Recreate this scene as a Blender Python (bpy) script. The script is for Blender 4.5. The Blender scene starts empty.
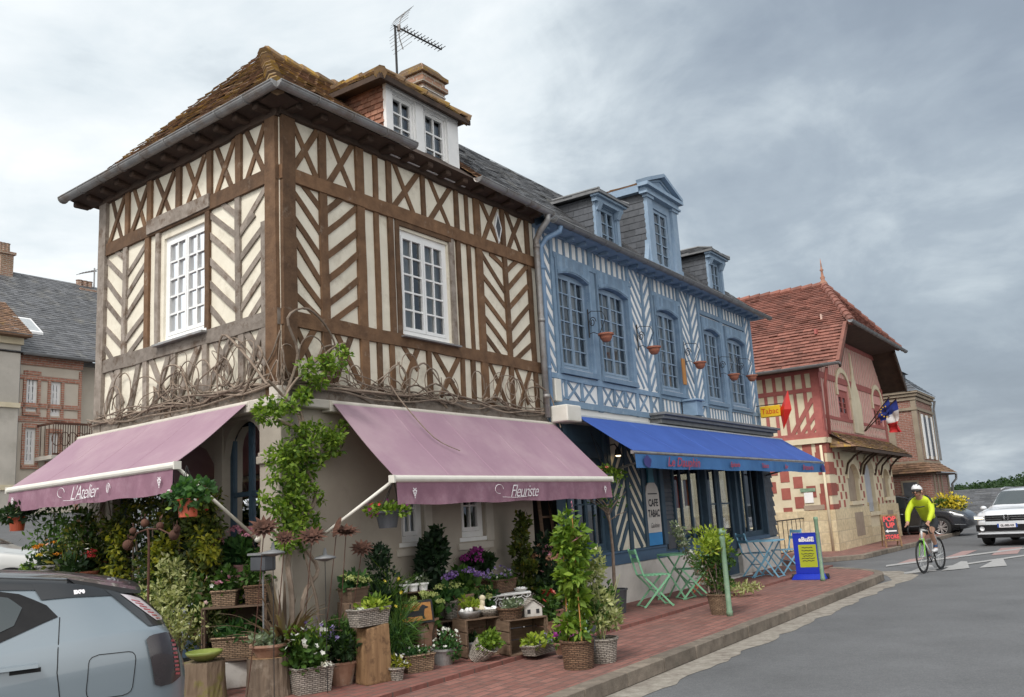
import bpy,bmesh,math,random
import numpy as np
from mathutils import Vector,Matrix
V=Vector
rnd=random.Random(11)
scn=bpy.context.scene
COL=scn.collection
R=math.radians
UP=V((0,0,1))
# ------------------------------------------------------------------ camera model
FPX,CX,CY,EYE=890.0,512.0,348.5,1.62
CAMR=Matrix(((0.998204845,0.0598922907,0.0),(0.0111142837,-0.185238062,-0.982630822),(-0.0588520109,0.980866848,-0.185571191)))
EYEP=V((0,0,EYE))
def ray(x,y):
 return CAMR@V((x-CX,CY-y,-FPX))
def G(x,y,z=0.15):
 """surveyed point at height z seen at a pixel of the photograph"""
 d=ray(x,y)
 return EYEP+d*((z-EYE)/d.z)
class Fr:
 def __init__(s,o,ux,uy,uz=(0,0,1)):
  s.o,s.x,s.y,s.z=V(o),V(ux),V(uy),V(uz)
 def __call__(s,a,b,c):
  return s.o+s.x*a+s.y*b+s.z*c
 def at(s,a,b,c):
  return Fr(s(a,b,c),s.x,s.y,s.z)
 def yaw(s,deg):
  a=R(deg);c,n=math.cos(a),math.sin(a)
  return Fr(s.o,s.x*c+s.y*n,s.y*c-s.x*n,s.z)
WORLD=Fr((0,0,0),(1,0,0),(0,1,0))
S_=V((0.5582072,0.82970159,0));N_=V((0.82970159,-0.5582072,0))
L_=V((-0.78278309,0.62229466,0));NL_=V((-0.62229466,-0.78278309,0))
O_=V((-2.3799098,9.00271255,0))
ST=Fr(O_,S_,N_)
LF=Fr(O_,L_,NL_)
STREET_YAW=math.degrees(math.atan2(S_.y,S_.x))
def on_face(fr,x,y,w=0.0):
 d=ray(x,y);p0=fr(0,w,0)
 t=(p0-EYEP).dot(fr.y)/d.dot(fr.y)
 p=EYEP+d*t
 return(p-fr.o).dot(fr.x),p.z
def uw(p):
 return(p-O_).dot(S_),(p-O_).dot(N_)
WM={}
CH={}
def tag(o,label=None,cat=None,group=None,kind=None):
 if label:o['label']=label
 if cat:o['category']=cat
 if group:o['group']=group
 if kind:o['kind']=kind
 return o
def link(o,parent=None):
 COL.objects.link(o)
 if parent is not None:
  o.parent=parent
  CH.setdefault(parent.name,[]).append(o)
def thing(name,label,cat,loc=(0,0,0),rotz=0.0,group=None):
 o=bpy.data.objects.new(name,None)
 o.empty_display_size=0.2
 link(o)
 o.location=loc;o.rotation_euler=(0,0,R(rotz))
 WM[o.name]=Matrix.Translation(V(loc))@Matrix.Rotation(R(rotz),4,'Z')
 tag(o,label,cat,group)
 return o
def frame_of(o):
 m=WM[o.name]
 return Fr(m.translation,m.col[0].xyz,m.col[1].xyz,m.col[2].xyz)
def copy_tree(o,loc=None,rotz=None,label=None,group=None,parent=None):
 c=o.copy()
 link(c,parent)
 if loc is not None:c.location=loc
 if rotz is not None:c.rotation_euler=(0,0,R(rotz))
 if label:c['label']=label
 if group:c['group']=group
 for ch in CH.get(o.name,[]):
  copy_tree(ch,parent=c)
 return c
class MB:
 def __init__(s,fr=None):
  s.fr=fr or WORLD
  s.v,s.l,s.f,s.m=[],[],[],[]
 def p(s,a):
  s.v.append(s.fr(a[0],a[1],a[2]));s.l.append(tuple(a));return len(s.v)-1
 def face(s,pts,mi=0):
  s.f.append([s.p(q)for q in pts]);s.m.append(mi)
 def fi(s,idx,mi=0):
  s.f.append(list(idx));s.m.append(mi)
 def box(s,x0,x1,y0,y1,z0,z1,mi=0,taper=0.0):
  t=taper
  i=[s.p(q)for q in((x0,y0,z0),(x1,y0,z0),(x1,y1,z0),(x0,y1,z0),(x0+t,y0+t,z1),(x1-t,y0+t,z1),(x1-t,y1-t,z1),(x0+t,y1-t,z1))]
  for q in((0,3,2,1),(4,5,6,7),(0,1,5,4),(1,2,6,5),(2,3,7,6),(3,0,4,7)):
   s.fi([i[k]for k in q],mi)
 def hexa(s,b,t,mi=0):
  i=[s.p(q)for q in b]+[s.p(q)for q in t]
  for q in((0,3,2,1),(4,5,6,7),(0,1,5,4),(1,2,6,5),(2,3,7,6),(3,0,4,7)):
   s.fi([i[k]for k in q],mi)
 def prism(s,poly,y0,y1,mi=0,ax='xz'):
  """polygon in two local axes, extruded along the third"""
  def mk(a,b,h):
   return{'xz':(a,h,b),'xy':(a,b,h),'yz':(h,a,b)}[ax]
  n=len(poly)
  a=[s.p(mk(q[0],q[1],y0))for q in poly];b=[s.p(mk(q[0],q[1],y1))for q in poly]
  s.fi(a[::-1],mi);s.fi(b,mi)
  for k in range(n):
   s.fi((a[k],a[(k+1)%n],b[(k+1)%n],b[k]),mi)
 def beam(s,p,q,w,d,up=(0,0,1),mi=0):
  """square-section bar from p to q: w across, d along 'up'"""
  p,q=V(p),V(q);ax=(q-p).normalized();up=V(up)
  sd=ax.cross(up)
  if sd.length<1e-4:sd=ax.cross(V((1,0,0)))
  sd.normalize();up=sd.cross(ax).normalized()
  a,b=sd*(w/2),up*(d/2)
  s.hexa([p-a-b,p+a-b,q+a-b,q-a-b],[p-a+b,p+a+b,q+a+b,q-a+b],mi)
 def tube(s,pts,r,n=6,mi=0,cap=True):
  pts=[V(q)for q in pts];m=len(pts)
  rs=r if isinstance(r,(list,tuple))else[r]*m
  rings=[];prev=None
  for k,q in enumerate(pts):
   ax=(pts[min(k+1,m-1)]-pts[max(k-1,0)])
   if ax.length<1e-7:ax=V((0,0,1))
   ax.normalize()
   if prev is None:
    ref=V((0,0,1))if abs(ax.z)<.9 else V((1,0,0))
    a=ax.cross(ref).normalized()
   else:
    a=(prev-ax*prev.dot(ax))
    a=a.normalized()if a.length>1e-6 else ax.cross(V((0.3,0.5,0.8))).normalized()
   prev=a;b=ax.cross(a)
   rings.append([s.p(q+a*(rs[k]*math.cos(2*math.pi*j/n))+b*(rs[k]*math.sin(2*math.pi*j/n)))for j in range(n)])
  for k in range(m-1):
   for j in range(n):
    s.fi((rings[k][j],rings[k][(j+1)%n],rings[k+1][(j+1)%n],rings[k+1][j]),mi)
  if cap:
   s.fi(rings[0][::-1],mi);s.fi(rings[-1],mi)
 def lathe(s,c,prof,n=14,mi=0,cap0=True,cap1=False,sx=1.0,sy=1.0):
  rings=[]
  for r,h in prof:
   rings.append([s.p((c[0]+sx*r*math.cos(2*math.pi*j/n),c[1]+sy*r*math.sin(2*math.pi*j/n),c[2]+h))for j in range(n)])
  for k in range(len(rings)-1):
   for j in range(n):
    s.fi((rings[k][j],rings[k][(j+1)%n],rings[k+1][(j+1)%n],rings[k+1][j]),mi)
  if cap0:s.fi(rings[0][::-1],mi)
  if cap1:s.fi(rings[-1],mi)
 def ball(s,c,r,n=10,m=6,mi=0,sz=1.0):
  prof=[(max(r*math.sin(math.pi*k/m),r*.02),-r*sz*math.cos(math.pi*k/m))for k in range(m+1)]
  s.lathe(c,prof,n,mi,True,True)
 def wheel_lathe(s,c,prof,n=28,mi=0,axis=V((0,1,0))):
  """profile (r, h) turned about a horizontal axis"""
  ax=V(axis).normalized();a=UP.copy();b=ax.cross(a)
  rings=[]
  for r,h in prof:
   rings.append([s.p(V(c)+ax*h+a*(r*math.cos(2*math.pi*j/n))+b*(r*math.sin(2*math.pi*j/n)))for j in range(n)])
  for k in range(len(rings)-1):
   for j in range(n):
    s.fi((rings[k][j],rings[k][(j+1)%n],rings[k+1][(j+1)%n],rings[k+1][j]),mi)
 def leaf(s,c,d,nrm,ln,wd,mi=0,fold=0.15):
  """one leaf: a folded diamond from c along d"""
  sd=d.cross(nrm)
  if sd.length<1e-4:sd=V((1,0,0))
  sd.normalize()
  m=c+d*(ln*.45)
  up=nrm*(wd*fold)
  s.face([c,m+sd*(wd/2)+up,c+d*ln,m-sd*(wd/2)+up],mi)
 def build_each(s,name,mats,parent,**kw):
  """every loose piece becomes a part of its own"""
  up=list(range(len(s.v)))
  def find(a):
   while up[a]!=a:up[a]=up[up[a]];a=up[a]
   return a
  for f in s.f:
   for i in f[1:]:up[find(i)]=find(f[0])
  grp={}
  for k,f in enumerate(s.f):grp.setdefault(find(f[0]),[]).append(k)
  for ks in grp.values():
   q=MB(s.fr);mp={}
   for k in ks:
    for i in s.f[k]:
     if i not in mp:mp[i]=len(q.v);q.v.append(s.v[i]);q.l.append(s.l[i])
    q.f.append([mp[i]for i in s.f[k]]);q.m.append(s.m[k])
   q.build(name,mats,parent,**kw)
 def build(s,name,mats,parent=None,loc=None,smooth=False,bevel=0.0,fix=True,seg=1):
  if not isinstance(mats,(list,tuple)):mats=[mats]
  if parent is not None:
   inv=WM[parent.name].inverted();vv=[inv@q for q in s.v];wm=WM[parent.name]
  elif loc is not None:
   l=V(loc);vv=[q-l for q in s.v];wm=Matrix.Translation(l)
  else:
   vv=s.v;wm=Matrix.Identity(4)
  me=bpy.data.meshes.new(name)
  me.from_pydata([tuple(q)for q in vv],[],s.f)
  for m in mats:me.materials.append(m)
  uvl=me.uv_layers.new(name='UVMap')
  co=[]
  for k,f in enumerate(s.f):
   a,b,c=V(s.l[f[0]]),V(s.l[f[1]]),V(s.l[f[2]])
   n=(b-a).cross(c-b)
   ax,ay,az=abs(n.x),abs(n.y),abs(n.z)
   for i in f:
    q=s.l[i]
    if ay>=ax and ay>=az:co+=(q[0],q[2])
    elif ax>=az:co+=(q[1],q[2])
    else:co+=(q[0],q[1])
  uvl.data.foreach_set('uv',co)
  if len(mats)>1:me.polygons.foreach_set('material_index',s.m)
  if smooth:me.polygons.foreach_set('use_smooth',[True]*len(s.f))
  if fix or bevel:
   bm=bmesh.new();bm.from_mesh(me)
   if bevel:
    bmesh.ops.bevel(bm,geom=bm.edges[:],offset=bevel,segments=seg,affect='EDGES',profile=.7)
   bmesh.ops.recalc_face_normals(bm,faces=bm.faces[:])
   bm.to_mesh(me);bm.free()
  me.update()
  o=bpy.data.objects.new(name,me)
  link(o,parent)
  if parent is None and loc is not None:o.location=loc
  WM[o.name]=wm
  return o
def newmat(name):
 m=bpy.data.materials.new(name);m.use_nodes=True
 nt=m.node_tree;b=nt.nodes['Principled BSDF']
 return m,nt,b
def nd(nt,typ,**kw):
 n=nt.nodes.new(typ)
 for k,v in kw.items():
  if k.startswith('i_'):n.inputs[k[2:].replace('_',' ')].default_value=v
  else:setattr(n,k,v)
 return n
def rgb(c):return(c[0],c[1],c[2],1.0)
def mixc(nt,fac,a,b,blend='MIX'):
 n=nt.nodes.new('ShaderNodeMix');n.data_type='RGBA';n.blend_type=blend
 for sock,v in((n.inputs[0],fac),(n.inputs[6],a),(n.inputs[7],b)):
  if hasattr(v,'is_output'):nt.links.new(v,sock)
  elif isinstance(v,(int,float)):sock.default_value=v
  else:sock.default_value=rgb(v)
 return n.outputs[2]
def ramp(nt,fac,stops,interp='LINEAR'):
 n=nt.nodes.new('ShaderNodeValToRGB');n.color_ramp.interpolation=interp
 el=n.color_ramp.elements
 while len(el)<len(stops):el.new(.5)
 for e,(p,c)in zip(el,stops):
  e.position=p;e.color=rgb(c)if not isinstance(c,(int,float))else(c,c,c,1)
 nt.links.new(fac,n.inputs[0]);return n.outputs[0]
def noise(nt,scale,detail=6,rough=.6,coord='Object',stretch=None,dist=0.0):
 tc=nt.nodes.new('ShaderNodeTexCoord');out=tc.outputs[coord]
 if stretch:
  mp=nt.nodes.new('ShaderNodeMapping');mp.inputs['Scale'].default_value=stretch
  nt.links.new(out,mp.inputs[0]);out=mp.outputs[0]
 n=nt.nodes.new('ShaderNodeTexNoise')
 n.inputs['Scale'].default_value=scale;n.inputs['Detail'].default_value=detail
 n.inputs['Roughness'].default_value=rough;n.inputs['Distortion'].default_value=dist
 nt.links.new(out,n.inputs['Vector']);return n.outputs[0]
def bump(nt,b,h,strength=.3,dist=.01):
 n=nt.nodes.new('ShaderNodeBump');n.inputs['Strength'].default_value=strength
 n.inputs['Distance'].default_value=dist
 nt.links.new(h,n.inputs['Height']);nt.links.new(n.outputs[0],b.inputs['Normal'])
def island(nt):
 g=nt.nodes.new('ShaderNodeNewGeometry');return g.outputs['Random Per Island']
def mat(name,c1,c2=None,scale=4.0,rough=.8,metal=0.0,bmp=0.0,bscale=None,isl=0.0,c3=None,s3=1.2,t3=(.52,.68),stretch=None,coat=0.0,spec=.5,rnoise=0.0):
 """noise-mixed colour, an optional third colour in patches, optional variation per loose piece"""
 m,nt,b=newmat(name)
 c2=c2 or c1
 n=noise(nt,scale,stretch=stretch)
 col=ramp(nt,n,[(.3,c1),(.7,c2)])
 if c3:
  n3=noise(nt,s3,detail=8,rough=.7)
  col=mixc(nt,ramp(nt,n3,[(t3[0],0.0),(t3[1],1.0)]),col,c3)
 if isl:
  r=island(nt)
  v=ramp(nt,r,[(0,1-isl),(1,1+isl)])
  col=mixc(nt,1.0,col,v,'MULTIPLY')
 nt.links.new(col,b.inputs['Base Color'])
 b.inputs['Roughness'].default_value=rough;b.inputs['Metallic'].default_value=metal
 b.inputs['Coat Weight'].default_value=coat
 b.inputs['Specular IOR Level'].default_value=spec
 if rnoise:
  nr=noise(nt,scale*.7)
  nt.links.new(ramp(nt,nr,[(.3,max(0,rough-rnoise)),(.7,min(1,rough+rnoise))]),b.inputs['Roughness'])
 if bmp:bump(nt,b,noise(nt,bscale or scale*6,stretch=stretch),bmp)
 return m
def brickmat(name,c1,c2,mortar,bw,bh,ms=.012,rough=.85,bmp=.5,off=.5,dirt=None,sq=1.0,rot=0.0):
 m,nt,b=newmat(name)
 tc=nt.nodes.new('ShaderNodeTexCoord');out=tc.outputs['UV']
 if rot:
  mp=nt.nodes.new('ShaderNodeMapping');mp.inputs['Rotation'].default_value=(0,0,R(rot))
  nt.links.new(out,mp.inputs[0]);out=mp.outputs[0]
 nn=nt.nodes.new('ShaderNodeTexNoise');nn.inputs['Scale'].default_value=3.0
 nt.links.new(out,nn.inputs['Vector'])
 vm=nt.nodes.new('ShaderNodeVectorMath');vm.operation='MULTIPLY_ADD'
 nt.links.new(nn.outputs['Color'],vm.inputs[0]);vm.inputs[1].default_value=(.016,.016,0);nt.links.new(out,vm.inputs[2])
 br=nt.nodes.new('ShaderNodeTexBrick');br.offset=off;br.squash=sq
 nt.links.new(vm.outputs[0],br.inputs['Vector'])
 br.inputs['Color1'].default_value=rgb(c1);br.inputs['Color2'].default_value=rgb(c2);br.inputs['Mortar'].default_value=rgb(mortar)
 br.inputs['Scale'].default_value=1.0;br.inputs['Brick Width'].default_value=bw;br.inputs['Row Height'].default_value=bh
 br.inputs['Mortar Size'].default_value=ms;br.inputs['Mortar Smooth'].default_value=.2;br.inputs['Bias'].default_value=0.0
 col=br.outputs['Color']
 n1=noise(nt,9.0,coord='UV')
 col=mixc(nt,1.0,col,ramp(nt,n1,[(.25,.72),(.75,1.22)]),'MULTIPLY')
 if dirt:
  n2=noise(nt,.9,detail=9,rough=.7,coord='UV')
  col=mixc(nt,ramp(nt,n2,[(.45,0.0),(.72,.75)]),col,dirt)
 nt.links.new(col,b.inputs['Base Color']);b.inputs['Roughness'].default_value=rough
 inv=nt.nodes.new('ShaderNodeMath');inv.operation='SUBTRACT';inv.inputs[0].default_value=1.0
 nt.links.new(br.outputs['Fac'],inv.inputs[1])
 ad=nt.nodes.new('ShaderNodeMath');ad.operation='MULTIPLY_ADD';nt.links.new(noise(nt,40,coord='UV'),ad.inputs[0]);ad.inputs[1].default_value=.3
 nt.links.new(inv.outputs[0],ad.inputs[2])
 bump(nt,b,ad.outputs[0],bmp,.012)
 return m
def leafmat(name,dark,light,trans=.35,rough=.55,extra=None):
 m,nt,b=newmat(name)
 r=island(nt)
 stops=[(0,dark),(.6,tuple((a+c)/2 for a,c in zip(dark,light))),(1,light)]
 if extra:stops=[(0,dark),(.5,light),(.8,light),(1,extra)]
 col=ramp(nt,r,stops)
 nt.links.new(col,b.inputs['Base Color']);b.inputs['Roughness'].default_value=rough
 b.inputs['Specular IOR Level'].default_value=.35
 tr=nt.nodes.new('ShaderNodeBsdfTranslucent');nt.links.new(mixc(nt,1.0,col,(1.2,1.3,.6),'MULTIPLY'),tr.inputs[0])
 mx=nt.nodes.new('ShaderNodeMixShader');mx.inputs[0].default_value=trans
 nt.links.new(b.outputs[0],mx.inputs[1]);nt.links.new(tr.outputs[0],mx.inputs[2])
 nt.links.new(mx.outputs[0],nt.nodes['Material Output'].inputs[0])
 return m
def glassmat(name,tint=(.55,.6,.62),refl=.10,rough=.02):
 """thin pane: see-through plus a mirror coat that grows at grazing angles"""
 m,nt,b=newmat(name)
 nt.nodes.remove(b)
 t=nt.nodes.new('ShaderNodeBsdfTransparent');t.inputs[0].default_value=rgb(tint)
 g=nt.nodes.new('ShaderNodeBsdfGlossy');g.inputs['Roughness'].default_value=rough;g.inputs[0].default_value=(.95,.97,1,1)
 fr=nt.nodes.new('ShaderNodeFresnel');fr.inputs[0].default_value=1.5
 ad=nt.nodes.new('ShaderNodeMath');ad.operation='ADD';ad.inputs[1].default_value=refl;nt.links.new(fr.outputs[0],ad.inputs[0])
 bn=nt.nodes.new('ShaderNodeBump');bn.inputs['Strength'].default_value=.012;bn.inputs['Distance'].default_value=.02
 nt.links.new(noise(nt,2.5,detail=2),bn.inputs['Height']);nt.links.new(bn.outputs[0],g.inputs['Normal'])
 mx=nt.nodes.new('ShaderNodeMixShader');nt.links.new(ad.outputs[0],mx.inputs[0])
 nt.links.new(t.outputs[0],mx.inputs[1]);nt.links.new(g.outputs[0],mx.inputs[2])
 nt.links.new(mx.outputs[0],nt.nodes['Material Output'].inputs[0])
 return m
M={}
def mm(k,*a,**kw):M[k]=mat(k,*a,**kw);return M[k]
mm('plaster',(.66,.61,.50),(.78,.735,.62),3.5,.9,bmp=.35,bscale=26,c3=(.46,.40,.31),s3=3.4,t3=(.54,.80))
mm('plaster_white',(.76,.76,.75),(.86,.855,.84),3,.85,bmp=.2,bscale=30,c3=(.55,.52,.47),s3=3,t3=(.6,.9))
mm('render_beige',(.52,.46,.38),(.62,.56,.47),1.5,.9,bmp=.2,bscale=40,c3=(.38,.34,.29),s3=.9,t3=(.55,.85))
mm('oak',(.090,.047,.023),(.175,.097,.050),7,.85,bmp=.7,bscale=24,isl=.28,c3=(.26,.20,.15),s3=5.5,t3=(.60,.74))
mm('oak_dark',(.035,.022,.015),(.07,.042,.028),5,.8,bmp=.5,bscale=20,isl=.2)
mm('oak_grey',(.17,.14,.115),(.30,.26,.225),9,.9,bmp=.6,bscale=25,isl=.2,c3=(.10,.062,.038),s3=5,t3=(.52,.66))
mm('blue_timber',(.155,.240,.345),(.220,.315,.425),7,.75,bmp=.4,bscale=25,isl=.16,c3=(.36,.43,.48),s3=5,t3=(.58,.8))
mm('navy_timber',(.028,.058,.092),(.045,.085,.125),6,.6,bmp=.2,bscale=25,isl=.1)
mm('navy_sill',(.045,.095,.17),(.06,.12,.2),6,.55,bmp=.1)
mm('pinkred_timber',(.30,.085,.075),(.40,.125,.105),6,.75,bmp=.3,bscale=25,isl=.1)
mm('pink_render',(.56,.26,.24),(.68,.37,.33),5,.85,bmp=.2,bscale=30)
mm('white_paint',(.76,.77,.77),(.84,.84,.83),6,.5,bmp=.08,bscale=30,c3=(.62,.60,.56),s3=5,t3=(.62,.9))
mm('blue_paint',(.205,.295,.405),(.27,.36,.465),6,.6,bmp=.15,c3=(.38,.44,.49),s3=4,t3=(.58,.8))
mm('cream_stone',(.60,.52,.36),(.70,.62,.46),3,.85,bmp=.15,bscale=30,c3=(.50,.43,.30),s3=2.5,t3=(.55,.85))
mm('render_shop',(.35,.31,.26),(.43,.385,.325),1.5,.9,bmp=.25,bscale=40,c3=(.26,.23,.195),s3=1.1,t3=(.52,.8))
mm('stone_brown',(.215,.175,.13),(.32,.27,.205),2,.9,bmp=.25,bscale=25,c3=(.22,.18,.14),s3=1.5,t3=(.55,.8))
mm('stone_light',(.44,.41,.36),(.56,.52,.46),2,.9,bmp=.25,bscale=25,c3=(.36,.33,.28),s3=1.5,t3=(.55,.8))
mm('plinth_stone',(.50,.48,.45),(.64,.62,.58),3,.9,bmp=.3,bscale=20,c3=(.30,.27,.23),s3=1.6,t3=(.52,.70))
mm('tile_old',(.13,.075,.045),(.23,.135,.085),9,.9,bmp=.5,bscale=60,isl=.35,c3=(.24,.15,.045),s3=2.6,t3=(.54,.68))
mm('tile_moss',(.15,.095,.055),(.22,.145,.08),9,.95,bmp=.6,bscale=60,isl=.4,c3=(.30,.185,.035),s3=5,t3=(.48,.62))
mm('tile_red',(.17,.066,.048),(.25,.105,.078),7,.85,bmp=.2,bscale=60,isl=.28,c3=(.12,.060,.048),s3=2.5,t3=(.52,.8))
mm('tile_hung',(.26,.12,.08),(.36,.19,.13),9,.9,bmp=.3,bscale=50,isl=.35,c3=(.2,.13,.1),s3=6)
mm('slate',(.070,.072,.078),(.125,.128,.135),8,.6,bmp=.25,bscale=40,isl=.3,c3=(.19,.18,.155),s3=1.6,t3=(.52,.8))
mm('slate_dark',(.052,.058,.068),(.085,.092,.105),8,.5,bmp=.2,bscale=40,isl=.22)
mm('zinc',(.25,.25,.25),(.36,.36,.36),5,.5,metal=.5,bmp=.1,c3=(.20,.155,.125),s3=4,t3=(.48,.7))
mm('zinc_bright',(.45,.47,.48),(.56,.58,.58),8,.45,metal=.55,bmp=.1)
mm('blue_pipe',(.15,.25,.40),(.19,.3,.45),6,.45)
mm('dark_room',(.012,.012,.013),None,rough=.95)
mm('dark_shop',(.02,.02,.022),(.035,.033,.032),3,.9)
mm('curtain',(.62,.62,.60),(.75,.74,.72),10,.9,stretch=(9,9,1))
mm('lead',(.16,.165,.17),(.24,.245,.25),6,.55,metal=.3)
M['brick_red']=brickmat('brick_red',(.22,.090,.066),(.31,.135,.10),(.34,.29,.25),.22,.068,.010,dirt=(.24,.12,.09))
M['brick_chim']=brickmat('brick_chim',(.24,.125,.085),(.34,.19,.13),(.36,.32,.27),.22,.07,.012,dirt=(.23,.17,.08))
M['pavers']=brickmat('pavers',(.19,.082,.066),(.285,.13,.104),(.13,.085,.074),.24,.12,.010,rough=.8,bmp=.7,dirt=(.15,.095,.082),off=.5)
M['terrace']=brickmat('terrace',(.18,.070,.057),(.26,.105,.084),(.11,.08,.068),.24,.12,.010,rough=.8,bmp=.5,dirt=(.17,.095,.08),off=.5)
M['block_wall']=brickmat('block_wall',(.56,.46,.29),(.66,.56,.37),(.48,.40,.28),.62,.33,.012,bmp=.3)
mm('cream_metal',(.62,.60,.54),(.70,.68,.62),6,.4)
mm('mauve_cloth',(.265,.165,.215),(.315,.205,.255),1.6,.85,bmp=.15,bscale=9,c3=(.37,.27,.30),s3=1.3,t3=(.46,.78),stretch=(1,1,.6))
mm('mauve_valance',(.22,.11,.155),(.28,.15,.20),5,.85,bmp=.25,bscale=25,c3=(.32,.20,.25),s3=5,t3=(.5,.75))
mm('blue_cloth',(.020,.062,.27),(.030,.085,.34),2,.7,bmp=.1,bscale=120)
mm('blue_valance',(.035,.125,.32),(.05,.165,.38),4,.8,bmp=.3,bscale=14)
mm('letter_white',(.72,.70,.72),None,rough=.8)
mm('letter_red',(.32,.05,.09),None,rough=.8)
mm('ink_black',(.03,.03,.035),None,rough=.7)
mm('wood_old',(.10,.064,.042),(.175,.115,.075),7,.85,bmp=.5,bscale=30,isl=.25,stretch=(1,1,5))
mm('wood_dark',(.06,.038,.025),(.11,.07,.045),7,.85,bmp=.5,bscale=30,isl=.2)
mm('log_cut',(.17,.095,.045),(.31,.19,.095),22,.85,bmp=.7,bscale=30,stretch=(1,1,.10),c3=(.075,.038,.018),s3=9,t3=(.50,.66))
mm('bark',(.06,.042,.03),(.19,.145,.105),16,.95,bmp=1.0,bscale=24,stretch=(1,1,.12),c3=(.22,.18,.14),s3=7,t3=(.55,.7))
mm('bark_moss',(.12,.085,.055),(.22,.165,.115),14,.95,bmp=1.0,bscale=24,stretch=(1,1,.15),c3=(.15,.145,.025),s3=5,t3=(.50,.66))
mm('vine_bark',(.15,.11,.08),(.27,.215,.17),12,.9,bmp=.5,bscale=40,isl=.25)
mm('terracotta',(.27,.090,.052),(.36,.135,.08),8,.8,bmp=.2,c3=(.20,.085,.055),s3=6)
mm('terracotta_old',(.24,.13,.085),(.33,.2,.14),10,.9,bmp=.3,c3=(.38,.34,.28),s3=6)
mm('red_plastic',(.42,.075,.032),(.48,.095,.042),5,.45)
mm('grey_plastic',(.045,.05,.058),(.065,.07,.08),5,.5)
mm('green_glaze',(.15,.20,.04),(.24,.28,.08),6,.3)
mm('pink_glaze',(.42,.20,.21),(.50,.27,.27),6,.4)
mm('rust',(.050,.022,.015),(.098,.042,.026),14,.9,bmp=.4,isl=.3)
mm('green_paint',(.14,.24,.155),(.19,.30,.20),8,.5,c3=(.30,.36,.28),s3=9)
mm('bistro_green',(.17,.42,.24),(.21,.48,.29),8,.45)
mm('bistro_blue',(.17,.40,.56),(.22,.46,.62),8,.45)
mm('bistro_orange',(.60,.14,.06),(.66,.18,.08),8,.45)
mm('white_metal',(.66,.66,.64),(.74,.74,.72),8,.5)
mm('iron_black',(.02,.02,.022),(.035,.035,.035),8,.5,metal=.4)
mm('soil',(.025,.018,.012),(.05,.035,.025),30,1.0,bmp=.8)
mm('gold_coir',(.44,.20,.065),(.52,.26,.09),40,.95,bmp=.5)
mm('char_rubber',(.022,.024,.028),(.035,.036,.04),20,.9)
def wicker(name,a,b):
 m,nt,bs=newmat(name)
 tc=nt.nodes.new('ShaderNodeTexCoord')
 br=nt.nodes.new('ShaderNodeTexBrick');nt.links.new(tc.outputs['UV'],br.inputs['Vector'])
 br.inputs['Scale'].default_value=1.0;br.inputs['Brick Width'].default_value=.05;br.inputs['Row Height'].default_value=.017
 br.inputs['Mortar Size'].default_value=.0035;br.inputs['Mortar Smooth'].default_value=.5
 br.inputs['Color1'].default_value=rgb(a);br.inputs['Color2'].default_value=rgb(b);br.inputs['Mortar'].default_value=rgb(tuple(q*.25 for q in a))
 col=mixc(nt,1.0,br.outputs['Color'],ramp(nt,noise(nt,12),[(.3,.7),(.7,1.25)]),'MULTIPLY')
 nt.links.new(col,bs.inputs['Base Color']);bs.inputs['Roughness'].default_value=.85
 inv=nt.nodes.new('ShaderNodeMath');inv.operation='SUBTRACT';inv.inputs[0].default_value=1.0
 nt.links.new(br.outputs['Fac'],inv.inputs[1]);bump(nt,bs,inv.outputs[0],.9,.012)
 return m
M['wicker']=wicker('wicker',(.20,.13,.08),(.32,.22,.14))
M['wicker_grey']=wicker('wicker_grey',(.30,.27,.23),(.45,.41,.36))
M['wicker_brown']=wicker('wicker_brown',(.13,.07,.04),(.22,.13,.075))
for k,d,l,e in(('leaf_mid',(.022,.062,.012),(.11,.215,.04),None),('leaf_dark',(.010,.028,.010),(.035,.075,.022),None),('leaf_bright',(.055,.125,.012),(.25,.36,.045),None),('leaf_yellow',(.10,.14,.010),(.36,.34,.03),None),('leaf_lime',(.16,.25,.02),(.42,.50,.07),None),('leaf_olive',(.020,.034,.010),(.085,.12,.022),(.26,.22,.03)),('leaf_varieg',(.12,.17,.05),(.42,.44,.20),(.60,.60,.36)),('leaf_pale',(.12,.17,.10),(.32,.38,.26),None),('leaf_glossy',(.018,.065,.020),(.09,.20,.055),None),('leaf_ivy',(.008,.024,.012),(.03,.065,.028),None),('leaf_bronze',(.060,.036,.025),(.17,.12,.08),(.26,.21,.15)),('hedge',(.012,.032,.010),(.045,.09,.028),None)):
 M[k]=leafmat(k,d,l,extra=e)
for k,d,l in(('pet_white',(.55,.56,.52),(.80,.80,.76)),('pet_pink',(.48,.16,.26),(.70,.36,.46)),('pet_palepink',(.58,.38,.38),(.76,.58,.55)),('pet_magenta',(.22,.02,.18),(.44,.07,.36)),('pet_purple',(.17,.09,.36),(.38,.25,.58)),('pet_violet',(.12,.08,.26),(.40,.34,.58)),('pet_orange',(.60,.18,.01),(.75,.32,.02)),('pet_yellow',(.60,.46,.03),(.78,.66,.10)),('pet_red',(.38,.02,.03),(.55,.06,.06)),('pet_coral',(.60,.16,.13),(.76,.32,.24)),('pet_green',(.36,.44,.12),(.58,.62,.28)),('pet_peach',(.45,.22,.14),(.62,.38,.26))):
 M[k]=leafmat(k,d,l,trans=.25,rough=.7)
M['glass']=glassmat('glass',(.60,.64,.66),.10)
M['glass_dark']=glassmat('glass_dark',(.30,.33,.35),.14)
M['glass_shop']=glassmat('glass_shop',(.62,.65,.67),.02)
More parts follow.
